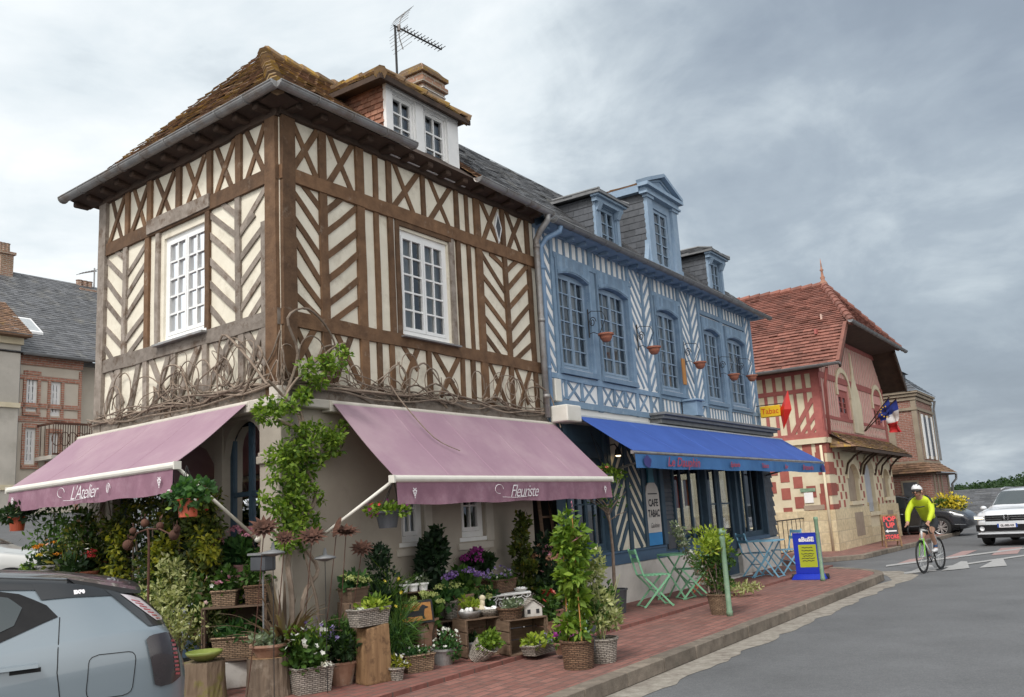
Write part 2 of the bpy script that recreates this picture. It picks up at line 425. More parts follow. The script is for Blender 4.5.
# ------------------------------------------------------------------ world, sun, camera
SUN_EL,SUN_AZ=52.0,205.0
wd=bpy.data.worlds.new('World');scn.world=wd;wd.use_nodes=True
nt=wd.node_tree;bg=nt.nodes['Background']
sky=nt.nodes.new('ShaderNodeTexSky');sky.sky_type='NISHITA';sky.sun_disc=False
sky.sun_elevation=R(SUN_EL);sky.sun_rotation=R(SUN_AZ);sky.air_density=1.5;sky.dust_density=3.0
tc=nt.nodes.new('ShaderNodeTexCoord')
sep=nt.nodes.new('ShaderNodeSeparateXYZ');nt.links.new(tc.outputs['Generated'],sep.inputs[0])
def mth(op,a,b=None,c=None,clamp=False):
 n=nt.nodes.new('ShaderNodeMath');n.operation=op;n.use_clamp=clamp
 for k,q in enumerate((a,b,c)):
  if q is None:continue
  if hasattr(q,'is_output'):nt.links.new(q,n.inputs[k])
  else:n.inputs[k].default_value=q
 return n.outputs[0]
den=mth('ADD',mth('MAXIMUM',sep.outputs[2],0.0),.32)
cx_=mth('DIVIDE',sep.outputs[0],den);cy_=mth('DIVIDE',sep.outputs[1],den)
cmb=nt.nodes.new('ShaderNodeCombineXYZ');nt.links.new(cx_,cmb.inputs[0]);nt.links.new(cy_,cmb.inputs[1]);cmb.inputs[2].default_value=3.7
def wn(scale,detail,rough,dist,off=0.0):
 mp=nt.nodes.new('ShaderNodeMapping');mp.inputs['Location'].default_value=(off,off*.7,off)
 nt.links.new(cmb.outputs[0],mp.inputs[0])
 n=nt.nodes.new('ShaderNodeTexNoise');n.inputs['Scale'].default_value=scale;n.inputs['Detail'].default_value=detail
 n.inputs['Roughness'].default_value=rough;n.inputs['Distortion'].default_value=dist
 nt.links.new(mp.outputs[0],n.inputs[0]);return n.outputs[0]
big=wn(1.15,7,.55,.35,1.3);fine=wn(3.4,9,.6,.5,4.1)
side=mth('MULTIPLY_ADD',sep.outputs[0],-.64,mth('MULTIPLY',sep.outputs[2],.34))
back=mth('MULTIPLY',mth('MAXIMUM',mth('MULTIPLY',sep.outputs[1],-1.0),0.0),.35)
br_=mth('ADD',mth('ADD',mth('MULTIPLY',mth('SUBTRACT',big,.5),1.8),mth('MULTIPLY',mth('SUBTRACT',fine,.5),.62)),mth('ADD',side,.515))
br_=mth('ADD',br_,back,clamp=True)
SKY_GAIN=10.0
cloud=ramp(nt,br_,[(.0,(.165,.197,.240)),(.25,(.205,.242,.288)),(.42,(.26,.302,.345)),(.58,(.36,.405,.44)),(.74,(.50,.545,.57)),(1,(.66,.68,.685))])
cg=mixc(nt,mth('MULTIPLY',mth('MAXIMUM',mth('MULTIPLY_ADD',sep.outputs[1],-1.6,.1),0.0),1.0,clamp=True),cloud,(1.0,.98,.95))
gain=nt.nodes.new('ShaderNodeVectorMath');gain.operation='SCALE';nt.links.new(cg,gain.inputs[0]);gain.inputs[3].default_value=SKY_GAIN
skyc=mixc(nt,.93,sky.outputs[0],gain.outputs[0])
nt.links.new(skyc,bg.inputs[0]);bg.inputs[1].default_value=.1
sd=bpy.data.lights.new('sun','SUN');sd.energy=1.5;sd.angle=R(14);sd.color=(1,.965,.92)
so=bpy.data.objects.new('sun',sd);COL.objects.link(so)
az,el=R(SUN_AZ),R(SUN_EL)
dirv=V((math.sin(az)*math.cos(el),math.cos(az)*math.cos(el),math.sin(el)))
so.rotation_euler=dirv.to_track_quat('Z','Y').to_euler();so.location=(0,0,30)
cd=bpy.data.cameras.new('camera');co=bpy.data.objects.new('camera',cd);COL.objects.link(co)
cd.sensor_fit='HORIZONTAL';cd.sensor_width=36.0;cd.lens=36.0*FPX/1024.0;cd.clip_start=.05;cd.clip_end=5000
co.matrix_world=Matrix.Translation(EYEP)@CAMR.to_4x4()
scn.camera=co
scn.view_settings.view_transform='Standard';scn.view_settings.look='None'
scn.view_settings.exposure=.72;scn.view_settings.gamma=1.0;scn.view_settings.use_curve_mapping=False
scn.render.engine='CYCLES'
scn.cycles.max_bounces=8;scn.cycles.transparent_max_bounces=16;scn.cycles.use_denoising=True
scn.cycles.caustics_reflective=False;scn.cycles.caustics_refractive=False
# ------------------------------------------------------------------ ground
def struct(o):o['kind']='structure';return o
m,nt2,b=newmat('asphalt')
n1=noise(nt2,60,detail=8,rough=.8,coord='Object');n2=noise(nt2,.7,detail=8,rough=.65,coord='Object');n3=noise(nt2,16,rough=.75,coord='Object')
col=ramp(nt2,n1,[(.25,(.062,.064,.068)),(.5,(.110,.114,.119)),(.75,(.205,.208,.212))])
col=mixc(nt2,1.0,col,ramp(nt2,n2,[(.3,.80),(.7,1.18)]),'MULTIPLY')
col=mixc(nt2,1.0,col,ramp(nt2,n3,[(.3,.84),(.7,1.16)]),'MULTIPLY')
nt2.links.new(col,b.inputs['Base Color']);b.inputs['Roughness'].default_value=.85;bump(nt2,b,n1,.5,.006)
M['asphalt']=m
mm('concrete_apron',(.20,.18,.15),(.33,.305,.265),9,.95,bmp=1.0,bscale=30,c3=(.15,.125,.105),s3=3.5,t3=(.48,.66))
mm('kerb_stone',(.115,.095,.075),(.215,.18,.145),7,.9,bmp=.6,bscale=40,isl=.25,c3=(.13,.115,.09),s3=4)
mm('road_white',(.27,.27,.268),(.37,.37,.365),8,.9,bmp=.3,c3=(.20,.20,.20),s3=7,t3=(.58,.72))
mm('road_pink',(.27,.175,.165),(.34,.23,.22),6,.9,bmp=.3,c3=(.24,.18,.17),s3=5)
def sheet(name,poly,z,m,fr=ST,kind=True):
 mb=MB(fr);mb.face([(q[0],q[1],z)for q in poly]);o=mb.build(name,m)
 return struct(o)if kind else o
g=MB(WORLD);g.box(-700,700,-60,1300,-.6,0.0);struct(g.build('ground',M['asphalt']))
KW=2.86
def pave_outline():
 e=LF(7.0,1.75,0);p=[uw(e),uw(LF(0,1.75,0)),(-1.85,1.2),(-1.5,KW-.3),(-1.0,KW)]
 p+=[(u,KW)for u in(0,4,8,11.5)]
 for k in range(1,8):
  a=R(90-k*90/7)
  p.append((11.9+2.1*math.cos(a),KW-1.6+1.6*math.sin(a)))
 p+=[(14.0,0),(14.0,-12)]
 return p
po=pave_outline()
pv=MB(ST);pv.prism(po,.002,.13,ax='xy');struct(pv.build('pavement',M['pavers']))
tr=MB(ST);tr.prism([uw(LF(7.0,1.55,0)),uw(LF(0,1.55,0)),(-1.5,1.40),(14.3,1.36),(14.3,-8),(2,-8)],.128,.172,ax='xy');struct(tr.build('terrace',M['terrace']))
def kerb(name,pts,width=.16,h=.135,ln=.75):
 mb=MB(ST)
 for(a,b)in zip(pts[:-1],pts[1:]):
  A,B=V((a[0],a[1],0)),V((b[0],b[1],0));d=B-A;n=max(1,round(d.length/ln));t=d.normalized();sdv=V((t.y,-t.x,0))
  if sdv.dot(V((0,1,0)))<0 and abs(sdv.y)>.3:sdv=-sdv
  for k in range(n):
   p=A+d*(k/n)+t*.004;q=A+d*((k+1)/n)-t*.004
   j=rnd.uniform(-.006,.006);o1=sdv*(.006+rnd.uniform(0,.008));o2=sdv*(-width)
   zt=h+rnd.uniform(0,.008)
   mb.hexa([V((0,0,.001))+w for w in(p+o2,p+o1,q+o1,q+o2)],[V((0,0,zt))+w for w in(p+o2,p+o1,q+o1,q+o2)])
 return struct(mb.build(name,M['kerb_stone'],bevel=.008))
kerb('kerb',[q for q in po[1:-2]])
ap=MB(ST)
out=[(-6.5,KW+.01),(11.6,KW+.01)]
ap.face([(-1.4,KW+.012,.004),(11.6,KW+.012,.004),(12.4,KW+.10,.004),(13.4,KW-.2,.004),(14.5,KW-.8,.004),(14.6,KW-.2,.004),(13.5,KW+.38,.004),(12.4,KW+.44,.004),*[(-1.4+13*(1-q/60),KW+.34+rnd.uniform(-.035,.035)+.03*math.sin(q),.004)for q in range(61)]])
struct(ap.build('gutter_strip',M['concrete_apron']))
fp=[(17.2,-9),(17.2,-.1),(18.6,1.0),(24.5,1.35),(31.0,1.5),(33.5,.9),(34.5,-3),(34.5,-9)]
f2=MB(ST);f2.prism(fp,.002,.11,ax='xy');struct(f2.build('far_pavement',M['pavers']))
kerb('far_kerb',fp[1:-1],h=.115)
def gp(x,y,z=.008):p=G(x,y,z);return uw(p)
def gpoly(name,pix,z,m):
 mb=MB(ST);mb.face([(*gp(x,y,z),z)for x,y in pix]);return struct(mb.build(name,m))
def wall_holes(mb,u0,u1,z0,z1,holes,depth=.16,mi=0,w=0.0,mr=None):
 mr=mi if mr is None else mr
 us=sorted({u0,u1,*[h[0]for h in holes],*[h[1]for h in holes]})
 zs=sorted({z0,z1,*[h[2]for h in holes],*[h[3]for h in holes]})
 us=[q for q in us if u0-1e-6<=q<=u1+1e-6];zs=[q for q in zs if z0-1e-6<=q<=z1+1e-6]
 for a,b in zip(us[:-1],us[1:]):
  for c,d in zip(zs[:-1],zs[1:]):
   mu,mz=(a+b)/2,(c+d)/2
   if any(h[0]<mu<h[1]and h[2]<mz<h[3]for h in holes):continue
   mb.face([(a,w,c),(b,w,c),(b,w,d),(a,w,d)],mi)
 for h in holes:
  a,b,c,d=h
  mb.face([(a,w,c),(a,w-depth,c),(a,w-depth,d),(a,w,d)],mr)
  mb.face([(b,w,c),(b,w-depth,c),(b,w-depth,d),(b,w,d)],mr)
  mb.face([(a,w,c),(b,w,c),(b,w-depth,c),(a,w-depth,c)],mr)
  mb.face([(a,w,d),(b,w,d),(b,w-depth,d),(a,w-depth,d)],mr)
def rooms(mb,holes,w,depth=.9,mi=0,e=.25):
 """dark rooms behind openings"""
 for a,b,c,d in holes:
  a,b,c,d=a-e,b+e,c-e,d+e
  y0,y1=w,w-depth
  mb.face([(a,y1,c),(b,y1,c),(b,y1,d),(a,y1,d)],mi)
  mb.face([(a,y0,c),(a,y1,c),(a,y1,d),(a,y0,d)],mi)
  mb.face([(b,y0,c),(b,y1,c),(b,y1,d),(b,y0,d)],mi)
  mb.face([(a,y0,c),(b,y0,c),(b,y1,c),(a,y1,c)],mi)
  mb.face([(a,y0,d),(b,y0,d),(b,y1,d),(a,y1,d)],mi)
def window(root,fr,u0,u1,z0,z1,w,cols=2,rows=4,leaves=2,fm='white_paint',gm='glass',fw=.055,bar=.022,curt=True,name='window',cz=1.0,arch=0.0,sill=None,thick=.05):
 """a casement window: frame and bars one mesh; panes and curtain its sub-parts"""
 mb=MB(fr)
 o,d=.0,thick
 mb.box(u0,u1,w-d,w,z0,z0+fw);mb.box(u0,u1,w-d,w,z1-fw-arch,z1)
 mb.box(u0,u0+fw,w-d,w-.001,z0+fw,z1-fw-arch);mb.box(u1-fw,u1,w-d,w-.001,z0+fw,z1-fw-arch)
 lw=(u1-u0-2*fw)/leaves
 pane=MB(fr)
 for k in range(leaves):
  a=u0+fw+k*lw;b=a+lw;s=fw*.62
  zt=z1-fw-arch
  yb,yf=w-d*.75,w+.006
  mb.box(a+.003,a+s,yb,yf,z0+fw+.003,zt);mb.box(b-s,b-.003,yb,yf,z0+fw+.003,zt)
  mb.box(a+s,b-s,yb,yf-.001,z0+fw+.003,z0+fw+s*1.25);mb.box(a+s,b-s,yb,yf-.001,zt-s,zt)
  iu0,iu1,iz0,iz1=a+s,b-s,z0+fw+s*1.25,zt-s
  for j in range(1,cols):
   x=iu0+(iu1-iu0)*j/cols
   mb.box(x-bar/2,x+bar/2,yb+.004,yf-.006,iz0,iz1)
  for j in range(1,rows):
   z=iz0+(iz1-iz0)*j/rows
   mb.box(iu0,iu1,yb+.006,yf-.008,z-bar/2,z+bar/2)
  y=w-d*.5
  for i in range(cols):
   for j in range(rows):
    p,q=iu0+(iu1-iu0)*i/cols,iu0+(iu1-iu0)*(i+1)/cols
    r,t=iz0+(iz1-iz0)*j/rows,iz0+(iz1-iz0)*(j+1)/rows
    e=rnd.uniform(-.004,.004);e2=rnd.uniform(-.004,.004)
    pane.face([(p,y+e,r),(q,y-e,r+0),(q,y-e+e2,t),(p,y+e+e2,t)])
 if arch:
  n=10
  pts=[(u0,z1-fw-arch-.001)]+[(u0+(u1-u0)*k/n,z1-arch+arch*math.sin(math.pi*k/n)-fw)for k in range(n+1)]
 if sill:mb.box(u0-.05,u1+.05,w-d,w+sill,z0-.05,z0-.002)
 f=mb.build(name,M[fm],root)
 pane.build('pane',M[gm],f,fix=False)
 if curt:
  c=MB(fr);n=26
  for side in(0,1):
   ww=(u1-u0)*(.5 if curt=='full' else.30+.05*rnd.random())
   x0=u0+.02 if side==0 else u1-.02-ww
   zt=z1-.03;zb=z0+.04+(z1-z0)*(1-cz)
   pr=None
   for k in range(n+1):
    x=x0+ww*k/n;y=w-d-.07+.018*math.sin(k*1.5+side)+.008*math.sin(k*.7)
    cur=(c.p((x,y,zb)),c.p((x,y,zt)))
    if pr:c.fi((pr[0],cur[0],cur[1],pr[1]))
    pr=cur
  c.build('curtain',M['curtain'],f,smooth=True,fix=False)
 return f
def seg(mb,fr,x1,y1,x2,y2,width,proud,mi=0,w0=0.0):
 a=on_face(fr,x1,y1,w0);b=on_face(fr,x2,y2,w0)
 bar2(mb,a,b,width,proud,mi,w0)
def bar2(mb,a,b,width,proud,mi=0,w0=0.0,wob=1.0):
 """a hand-hewn timber on a wall face, slightly uneven"""
 A,B=V((a[0],0,a[1])),V((b[0],0,b[1]));d=(B-A)
 if d.length<1e-4:return
 t=d.normalized();sdv=V((-t.z,0,t.x))
 pr=proud+rnd.uniform(-.004,.004)
 n=max(2,int(d.length/.45));st=[]
 for k in range(n+1):
  c=A+d*(k/n)+sdv*(rnd.uniform(-.006,.006)*wob);h=width/2*rnd.uniform(1-.07*wob,1+.07*wob)
  y=w0+pr+rnd.uniform(-.002,.002)
  st.append([mb.p(c-sdv*h+V((0,w0-.03,0))),mb.p(c+sdv*h+V((0,w0-.03,0))),mb.p(c+sdv*h*.97+V((0,y,0))),mb.p(c-sdv*h*.97+V((0,y,0)))])
 for p,q in zip(st[:-1],st[1:]):
  for j in range(4):mb.fi((p[j],p[(j+1)%4],q[(j+1)%4],q[j]),mi)
 mb.fi(st[0][::-1],mi);mb.fi(st[-1],mi)
def slope_tiles(mb,E0,E1,T0,T1,tw,ex,th=.014,jit=.004,mi=0,lift=.012,mi2=None,p2=0.0):
 """courses of separate tiles on a slope given by its eave E0-E1 and top T0-T1"""
 E0,E1,T0,T1=V(E0),V(E1),V(T0),V(T1)
 e=(E1-E0).normalized();upv=(T0+T1)/2-E0;upv=upv-e*upv.dot(e);Lh=upv.length;upv.normalize()
 nrm=e.cross(upv)
 if nrm.z<0:nrm=-nrm
 rows=max(1,round(Lh/ex));w=(E1-E0).length
 l1,r1=(T0-E0).dot(e),(T1-E0).dot(e)
 for k in range(rows):
  t0,t1=k/rows,(k+1.12)/rows
  t1=min(t1,1.02)
  la,ra=l1*t0,w+(r1-w)*t0
  lb,rb=l1*t1,w+(r1-w)*t1
  n0=math.floor(min(la,lb)/tw)-1;n1=math.ceil(max(ra,rb)/tw)+1
  sh=(.5 if k%2 else 0)*tw+rnd.uniform(-.06,.06)*tw
  for j in range(n0,n1):
   a,b=j*tw+sh,(j+1)*tw+sh-.004
   a0,b0=max(a,la),min(b,ra);a1,b1=max(a,lb),min(b,rb)
   if b0-a0<.01:continue
   if b1<a1:a1=b1=(a1+b1)/2
   z0,z1=Lh*t0-rnd.uniform(0,.012),Lh*t1
   h0=lift+th+rnd.uniform(-jit,jit)+(jit*2 if rnd.random()<.06 else 0);h1=lift*.3+rnd.uniform(0,.002)
   f=lambda x,y,h:E0+e*x+upv*y+nrm*h
   m_=mi2 if(mi2 is not None and rnd.random()<p2)else mi
   r_=rnd.uniform(-jit,jit)
   i=[mb.p(f(a0,z0,h0+r_)),mb.p(f(b0,z0,h0-r_)),mb.p(f(b1,z1,h1)),mb.p(f(a1,z1,h1)),mb.p(f(a0,z0,h0-th)),mb.p(f(b0,z0,h0-th))]
   mb.fi((i[0],i[1],i[2],i[3]),m_);mb.fi((i[4],i[5],i[1],i[0]),m_)
   mb.fi((i[0],i[3],i[4]),m_);mb.fi((i[1],i[5],i[2]),m_)
def gutter(mb,p,q,r=.065,mi=0,bracket=.5):
 p,q=V(p),V(q);d=(q-p).normalized();sdv=d.cross(UP).normalized();n=8
 a,b=[],[]
 for k in range(n+1):
  t=math.pi*k/n;o=sdv*(r*math.cos(t))-UP*(r*math.sin(t))
  a.append(mb.p(p+o));b.append(mb.p(q+o))
 for k in range(n):mb.fi((a[k],a[k+1],b[k+1],b[k]),mi)
 mb.fi(a,mi);mb.fi(b,mi)
 for s_ in(-1,1):mb.tube([p+sdv*(r*s_),q+sdv*(r*s_)],.010,6,mi)
 m=max(1,int((q-p).length/bracket))
 for k in range(m+1):
  c=p+(q-p)*(k/m)
  mb.tube([c+sdv*((r+.004)*math.cos(math.pi*j/6))-UP*((r+.004)*math.sin(math.pi*j/6))for j in range(7)],.009,4,mi)
def text_mesh(mb,s,size,place,shear=0.0,mi=0,bold=0.0,space=1.0):
 """letters as thin plates; place(x, y) gives a local point"""
 cu=bpy.data.curves.new('lettering','FONT');cu.body=s;cu.size=size;cu.shear=shear;cu.align_x='CENTER';cu.align_y='CENTER'
 cu.offset=bold;cu.space_character=space;cu.resolution_u=3
 o=bpy.data.objects.new('lettering',cu);COL.objects.link(o);bpy.context.view_layer.update()
 me=o.to_mesh()
 base=[mb.p(place(v.co.x,v.co.y))for v in me.vertices]
 for p in me.polygons:mb.fi([base[i]for i in p.vertices],mi)
 o.to_mesh_clear();bpy.data.objects.remove(o);bpy.data.curves.remove(cu)
bh=thing('timbered_house','tall corner house with dark brown oak timbers and cream plaster above mauve awnings','house',ST(2.5,-2,0),STREET_YAW-90)
Bw,Bl=5.01,3.86
ST_WIN=(1.90,2.86,3.88,5.22);LF_WIN=(1.36,2.29,3.92,5.21)
w=MB(ST);wall_holes(w,0,Bw,2.9,6.38,[ST_WIN],mi=0)
w.fr=LF;wall_holes(w,0,Bl,2.9,6.38,[LF_WIN],mi=0)
w.build('wall',M['plaster'],bh,fix=False)
gw1=(on_face(ST,401,515)[0],on_face(ST,424,515)[0],1.40,2.45);gw2=(on_face(ST,461,515)[0],on_face(ST,485,515)[0],1.40,2.45)
w=MB(ST);wall_holes(w,.0,4.55,.1,2.9,[gw1,gw2],mi=0)
w.face([(4.55,0,.1),(4.55,-.5,.1),(4.55,-.5,2.9),(4.55,0,2.9)])
def lfu(x,y,w_=0.0):return on_face(LF,x,y,w_)[0]
op1=(lfu(263,520),lfu(222,520),.1,2.80);op2=(lfu(214,520),lfu(112,520),.1,2.72)
w.fr=LF;wall_holes(w,0,Bl,.1,2.9,[op1,op2],mi=0,depth=.12)
for o_ in(op1,op2):
 a,b=o_[0],o_[1];n=12;h=.38
 for k in range(n):
  x0,x1=a+(b-a)*k/n,a+(b-a)*(k+1)/n
  y0,y1=[o_[3]-h+h*math.sqrt(max(0,1-(2*q/n-1)**2))for q in(k,k+1)]
  w.face([(x0,-.02,y0),(x1,-.02,y1),(x1,-.02,o_[3]+.01),(x0,-.02,o_[3]+.01)])
  w.face([(x0,-.02,y0),(x1,-.02,y1),(x1,-.12,y1),(x0,-.12,y0)])
w.build('ground_floor_wall',M['render_shop'],bh,fix=False)
p=MB(LF)
p.box(-.03,op1[0],-.1,.04,.1,2.86);p.box(-.055,op1[0]+.02,-.1,.07,2.30,2.38);p.box(-.045,op1[0]+.01,-.1,.055,2.38,2.42);p.box(-.05,op1[0]+.02,-.1,.07,.1,.42)
p.box(3.62,3.92,-.2,.05,.1,2.86)
p.build_each('pilaster',M['render_shop'],bh,bevel=.008)
for o_ in(op1,op2):
 gd0=MB(LF);a,b=o_[0],o_[1]
 for q in(a+.03,b-.03,(a+b)/2):gd0.box(q-.025,q+.025,-.15,-.10,.1,2.78)
 gd0.box(a,b,-.149,-.105,.1,.5);gd0.box(a,b,-.149,-.105,2.0,2.05);gf=gd0.build('glazed_door',M['navy_timber'],bh)
 gd0=MB(LF);gd0.face([(a,-.128,.5),(b,-.125,.5),(b,-.128,2.75),(a,-.125,2.75)]);gd0.build('pane',M['glass_shop'],gf,fix=False)
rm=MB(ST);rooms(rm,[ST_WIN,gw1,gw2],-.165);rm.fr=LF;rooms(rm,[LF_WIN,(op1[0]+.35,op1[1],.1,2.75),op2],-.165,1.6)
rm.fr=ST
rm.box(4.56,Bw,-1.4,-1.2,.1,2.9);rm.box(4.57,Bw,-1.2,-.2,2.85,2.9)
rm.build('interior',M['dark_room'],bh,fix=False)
bk=MB(LF)
bk.box(Bl-.05,Bl-.02,-4.9,-.01,.1,6.3)
bk.build('rear_wall',M['render_beige'],bh)
T=MB(ST)
def PT(l,width,proud,fr=ST,mi=0,ext=.07):
 for q in l:
  a=V(on_face(fr,q[0],q[1]));b=V(on_face(fr,q[2],q[3]));d=(b-a).normalized()*ext
  bar2(T,a-d,b+d,width,proud,mi)
T.fr=ST
bar2(T,(-.02,6.20),(Bw,6.19),.30,.055,1)
bar2(T,(.0,5.40),(Bw,5.405),.17,.040);bar2(T,(0,3.80),(Bw,3.775),.16,.040);bar2(T,(0,3.04),(Bw,3.02),.17,.045,2)
bar2(T,(.10,2.95),(.10,6.1),.19,.048)
def post(x,y,w_,z0,z1,pr=.033,mi=0,fr=ST):
 u=on_face(fr,x,y)[0];bar2(T,(u+rnd.uniform(-.01,.01),z0),(u+rnd.uniform(-.01,.01),z1),w_,pr,mi)
for x,y,w_ in((322.5,200,.12),(358.8,200,.135),(477.5,250,.135)):post(x,y,w_,3.0,6.1)
post(504.5,270,.09,3.0,6.1);post(527.5,260,.10,3.0,6.1)
for x,y,w_ in((375,200,.075),(389,215,.09),(456.5,240,.08),(468,250,.07)):post(x,y,w_,3.8,6.1,.03)
for x,y in((422.5,200),):post(x,y,.075,5.4,6.1,.03)
for x,y in((379.5,355),(391.5,360),(429,375),(462.4,380),(473,380)):post(x,y,.08,3.0,3.8,.03)
post(325.5,350,.12,3.0,3.8,.03)
XA=[(293,125,315,176),(330,139,350,189),(394.5,166,413.5,215.5),(430,182,449,228),(481,204,498,243),(506,214,520.5,254)]
XB=[(315,134,292,169),(350,148,329,182),(417.6,174,392.5,208),(448,190,429,220),(494,209,483,240),(518.5,220,507.4,250)]
PT(XA,.07,.016);PT(XB,.075,.022)
CH1=[(289,186,318,230.5),(304,188,318,206),(289,212,319,256),(290.5,233,319,280.5),(290.5,263,319,303.6),(290.5,290,315,315),(481,254,502,288.5),(492,256,502,266),(482,276,503,304),(483,297,505,327),(484,317,505.5,347),(486,337,500,356)]
CH2=[(328,209,341,198),(326,233,355,209),(327,256,355,234),(327,280.5,356,256),(327,304,357,281),(332,322,357,303),(507,270,515,262),(507,289,524,269),(508,309,525,288.6),(510,329,527,308),(511,348,528,328),(517,358,529,347)]
PT(CH1,.07,.017);PT(CH2,.07,.02)
LX=[(293,322,308,355),(335,331,357,377),(401,343,415,366),(434.5,353,458,396),(491.5,368,507.7,407),(516,370,527,400)]
LX2=[(315,327,301,353),(352,332,336,378),(417,350,404,385),(457,360,442,392),(503,370,493,402),(529,373,519,408)]
PT(LX,.07,.016);PT(LX2,.075,.021)
bar2(T,(1.86,5.30),(2.92,5.30),.08,.03);bar2(T,(1.845,3.86),(1.845,5.32),.075,.03);bar2(T,(2.93,3.86),(2.93,5.32),.10,.03,2)
T.fr=LF
bar2(T,(-.02,6.18),(Bl,6.20),.30,.055,1)
bar2(T,(0,5.39),(Bl,5.40),.17,.040);bar2(T,(0,3.81),(Bl,3.83),.17,.040,2);bar2(T,(0,3.05),(Bl,3.05),.17,.045,2)
bar2(T,(1.25,5.42),(2.62,5.42),.17,.062,2)
bar2(T,(.10,2.95),(.10,6.2),.20,.048,0);bar2(T,(.24,3.0),(.24,4.9),.10,.035,2)
bar2(T,(Bl-.09,2.95),(Bl-.09,6.2),.18,.048,2)
def lpost(x,y,w_,z0,z1,mi=0):post(x,y,w_,z0,z1,.033,mi,LF)
for x,y in((129,220),(151.5,205),(180.5,190),(211,180),(240,165)):lpost(x,y,.105,5.4,6.15)
lpost(126,300,.09,3.8,5.4,2);lpost(148,300,.10,3.8,5.4);lpost(158.5,300,.085,3.85,5.4,2);lpost(209.5,280,.09,3.85,5.4);lpost(239.4,270,.10,3.8,5.4,2)
for x,y in((120,390),(147,385),(175,380),(207,365),(243,355)):lpost(x,y,.10,3.0,3.8,2)
PT([(114,204.6,122,238),(136,193.5,146,227),(159,183,172,217),(189,167,201,202),(218,150,233,188.5),(249,136,265.4,173)],.068,.016,LF)
PT([(124.5,201,110.5,244),(148,190,132,234.5),(174,176.6,157,223),(204,160,187,210),(234,144,217,194.5),(263.4,130,248,180.5)],.068,.022,LF)
PT([(110,263,124,278),(108.6,283,122,302),(106,302,122,322),(104,326,122,346),(104,346,112,358),(118,252,124,257),(213,217,237,236),(211.5,236,237,260),(211.5,262,237,287.5),(213,286,236,308),(211.5,309,225,326),(226,206.6,237,214.6)],.068,.017,LF,2)
PT([(128.7,274,146,246),(128,295,146,265),(127,317.5,146,287),(127,340,146,314),(128.7,355,146,332),(242,233,252,219),(243,256,269,221),(243,281.7,269,243),(243,307.5,269,267),(253,314.7,269,289),(243,228.7,268,186)],.068,.020,LF,2)
PT([(153,362,167.5,400.7),(199,385,208,400),(216,343,229,368),(247,332,270,369),(112,372,122,400)],.085,.020,LF,2)
PT([(118.7,370.5,104,418),(140,363,131,412),(172,349,156,400.7),(199,349,183,392),(234.5,335,210,386),(266,323,251.7,369)],.09,.027,LF,2)
T.build('timber_frame',[M['oak'],M['oak_dark'],M['oak_grey']],bh)
f=window(bh,ST,*ST_WIN,-.03,2,5,fw=.06,sill=.05);f['label']='white casement window facing the street'
f=window(bh,LF,*LF_WIN,-.03,2,5,fw=.06,sill=.07);f['label']='tall white casement window on the side face'
for h in(gw1,gw2):window(bh,ST,*h,-.05,2,3,leaves=1,fw=.07,sill=.06,curt=True)
t_=MB(ST);t_.box(1.70,2.02-.19,-.05,.012,3.86,5.32);t_.box(gw2[0]-.1,gw2[1]+.12,.002,.03,1.25,1.33);t_.box(gw1[0]-.1,gw1[1]+.1,.002,.03,1.25,1.33)
t_.box(gw2[1]+.002,gw2[1]+.16,-.02,.02,1.34,2.5);t_.box(gw1[1]+.002,gw1[1]+.13,-.02,.02,1.34,2.5)
t_.build_each('window_board',M['stone_light'],bh)
z_=MB(ST);z_.box(1.84,2.96,-.02,.10,3.83,3.85);z_.fr=LF;z_.box(1.30,2.36,-.02,.11,3.86,3.885);z_.build_each('window_sill',M['zinc'],bh)
c_=MB(ST);c_.box(-.1,Bw-.02,-.02,.13,2.86,2.955);c_.fr=LF;c_.box(-.1,Bl+.02,-.02,.13,2.87,2.965)
c_.box(-.07,.08,-.05,.10,2.97,3.07)
c_.build('ledge',M['stone_light'],bh,bevel=.01)
dm=MB(ST);cu,cz_=on_face(ST,496.5,228)
dm.prism([(cu-.09,cz_),(cu,cz_-.24),(cu+.09,cz_),(cu,cz_+.24)],-.02,.034);df=dm.build('diamond_window',M['white_paint'],bh)
dm=MB(ST);dm.prism([(cu-.06,cz_),(cu,cz_-.18),(cu+.06,cz_),(cu,cz_+.18)],.030,.037);dm.build('pane',M['slate_dark'],df)
RZ,EZ,RW=8.31,6.20,-2.2
EW=.28
eA=ST(-.26,EW,EZ);eR=ST(Bw+.04,EW,EZ);eB=LF(4.22,EW,EZ)
apx=ST(1.68,RW,RZ);rR=ST(Bw+.04,RW,RZ)
eBk=ST(Bw+.04,-4.7,EZ);eBl=LF(4.22,EW,EZ)
rf=MB(WORLD)
d_=V((0,0,.03))
rf.face([eA-d_,eB-d_,apx-d_]);rf.face([eA-d_,eR-d_,rR-d_,apx-d_]);rf.face([eB-d_,eBk-d_,rR-d_,apx-d_])
for q0,q1,fr_ in((eA,eR,ST),(eA,eB,LF)):
 i0,i1=q0-fr_.y*EW,q1-fr_.y*EW
 rf.face([q0-d_,q1-d_,i1-V((0,0,.09)),i0-V((0,0,.09))])
rf.build('roof_deck',M['oak_dark'],bh,fix=False)
rt=MB(WORLD)
slope_tiles(rt,eA,eB,apx,apx+(eB-eA).normalized()*.02,.16,.105,jit=.007,mi2=1,p2=.55)
DU0,DU1=1.74,3.24
sl=(RZ-EZ)/(EW-RW)
def rz(w_):return EZ+(EW-w_)*sl
slope_tiles(rt,eA,ST(DU0,EW,EZ),apx,ST(DU0+.0,RW,RZ),.16,.105,jit=.007,mi2=1,p2=.5)
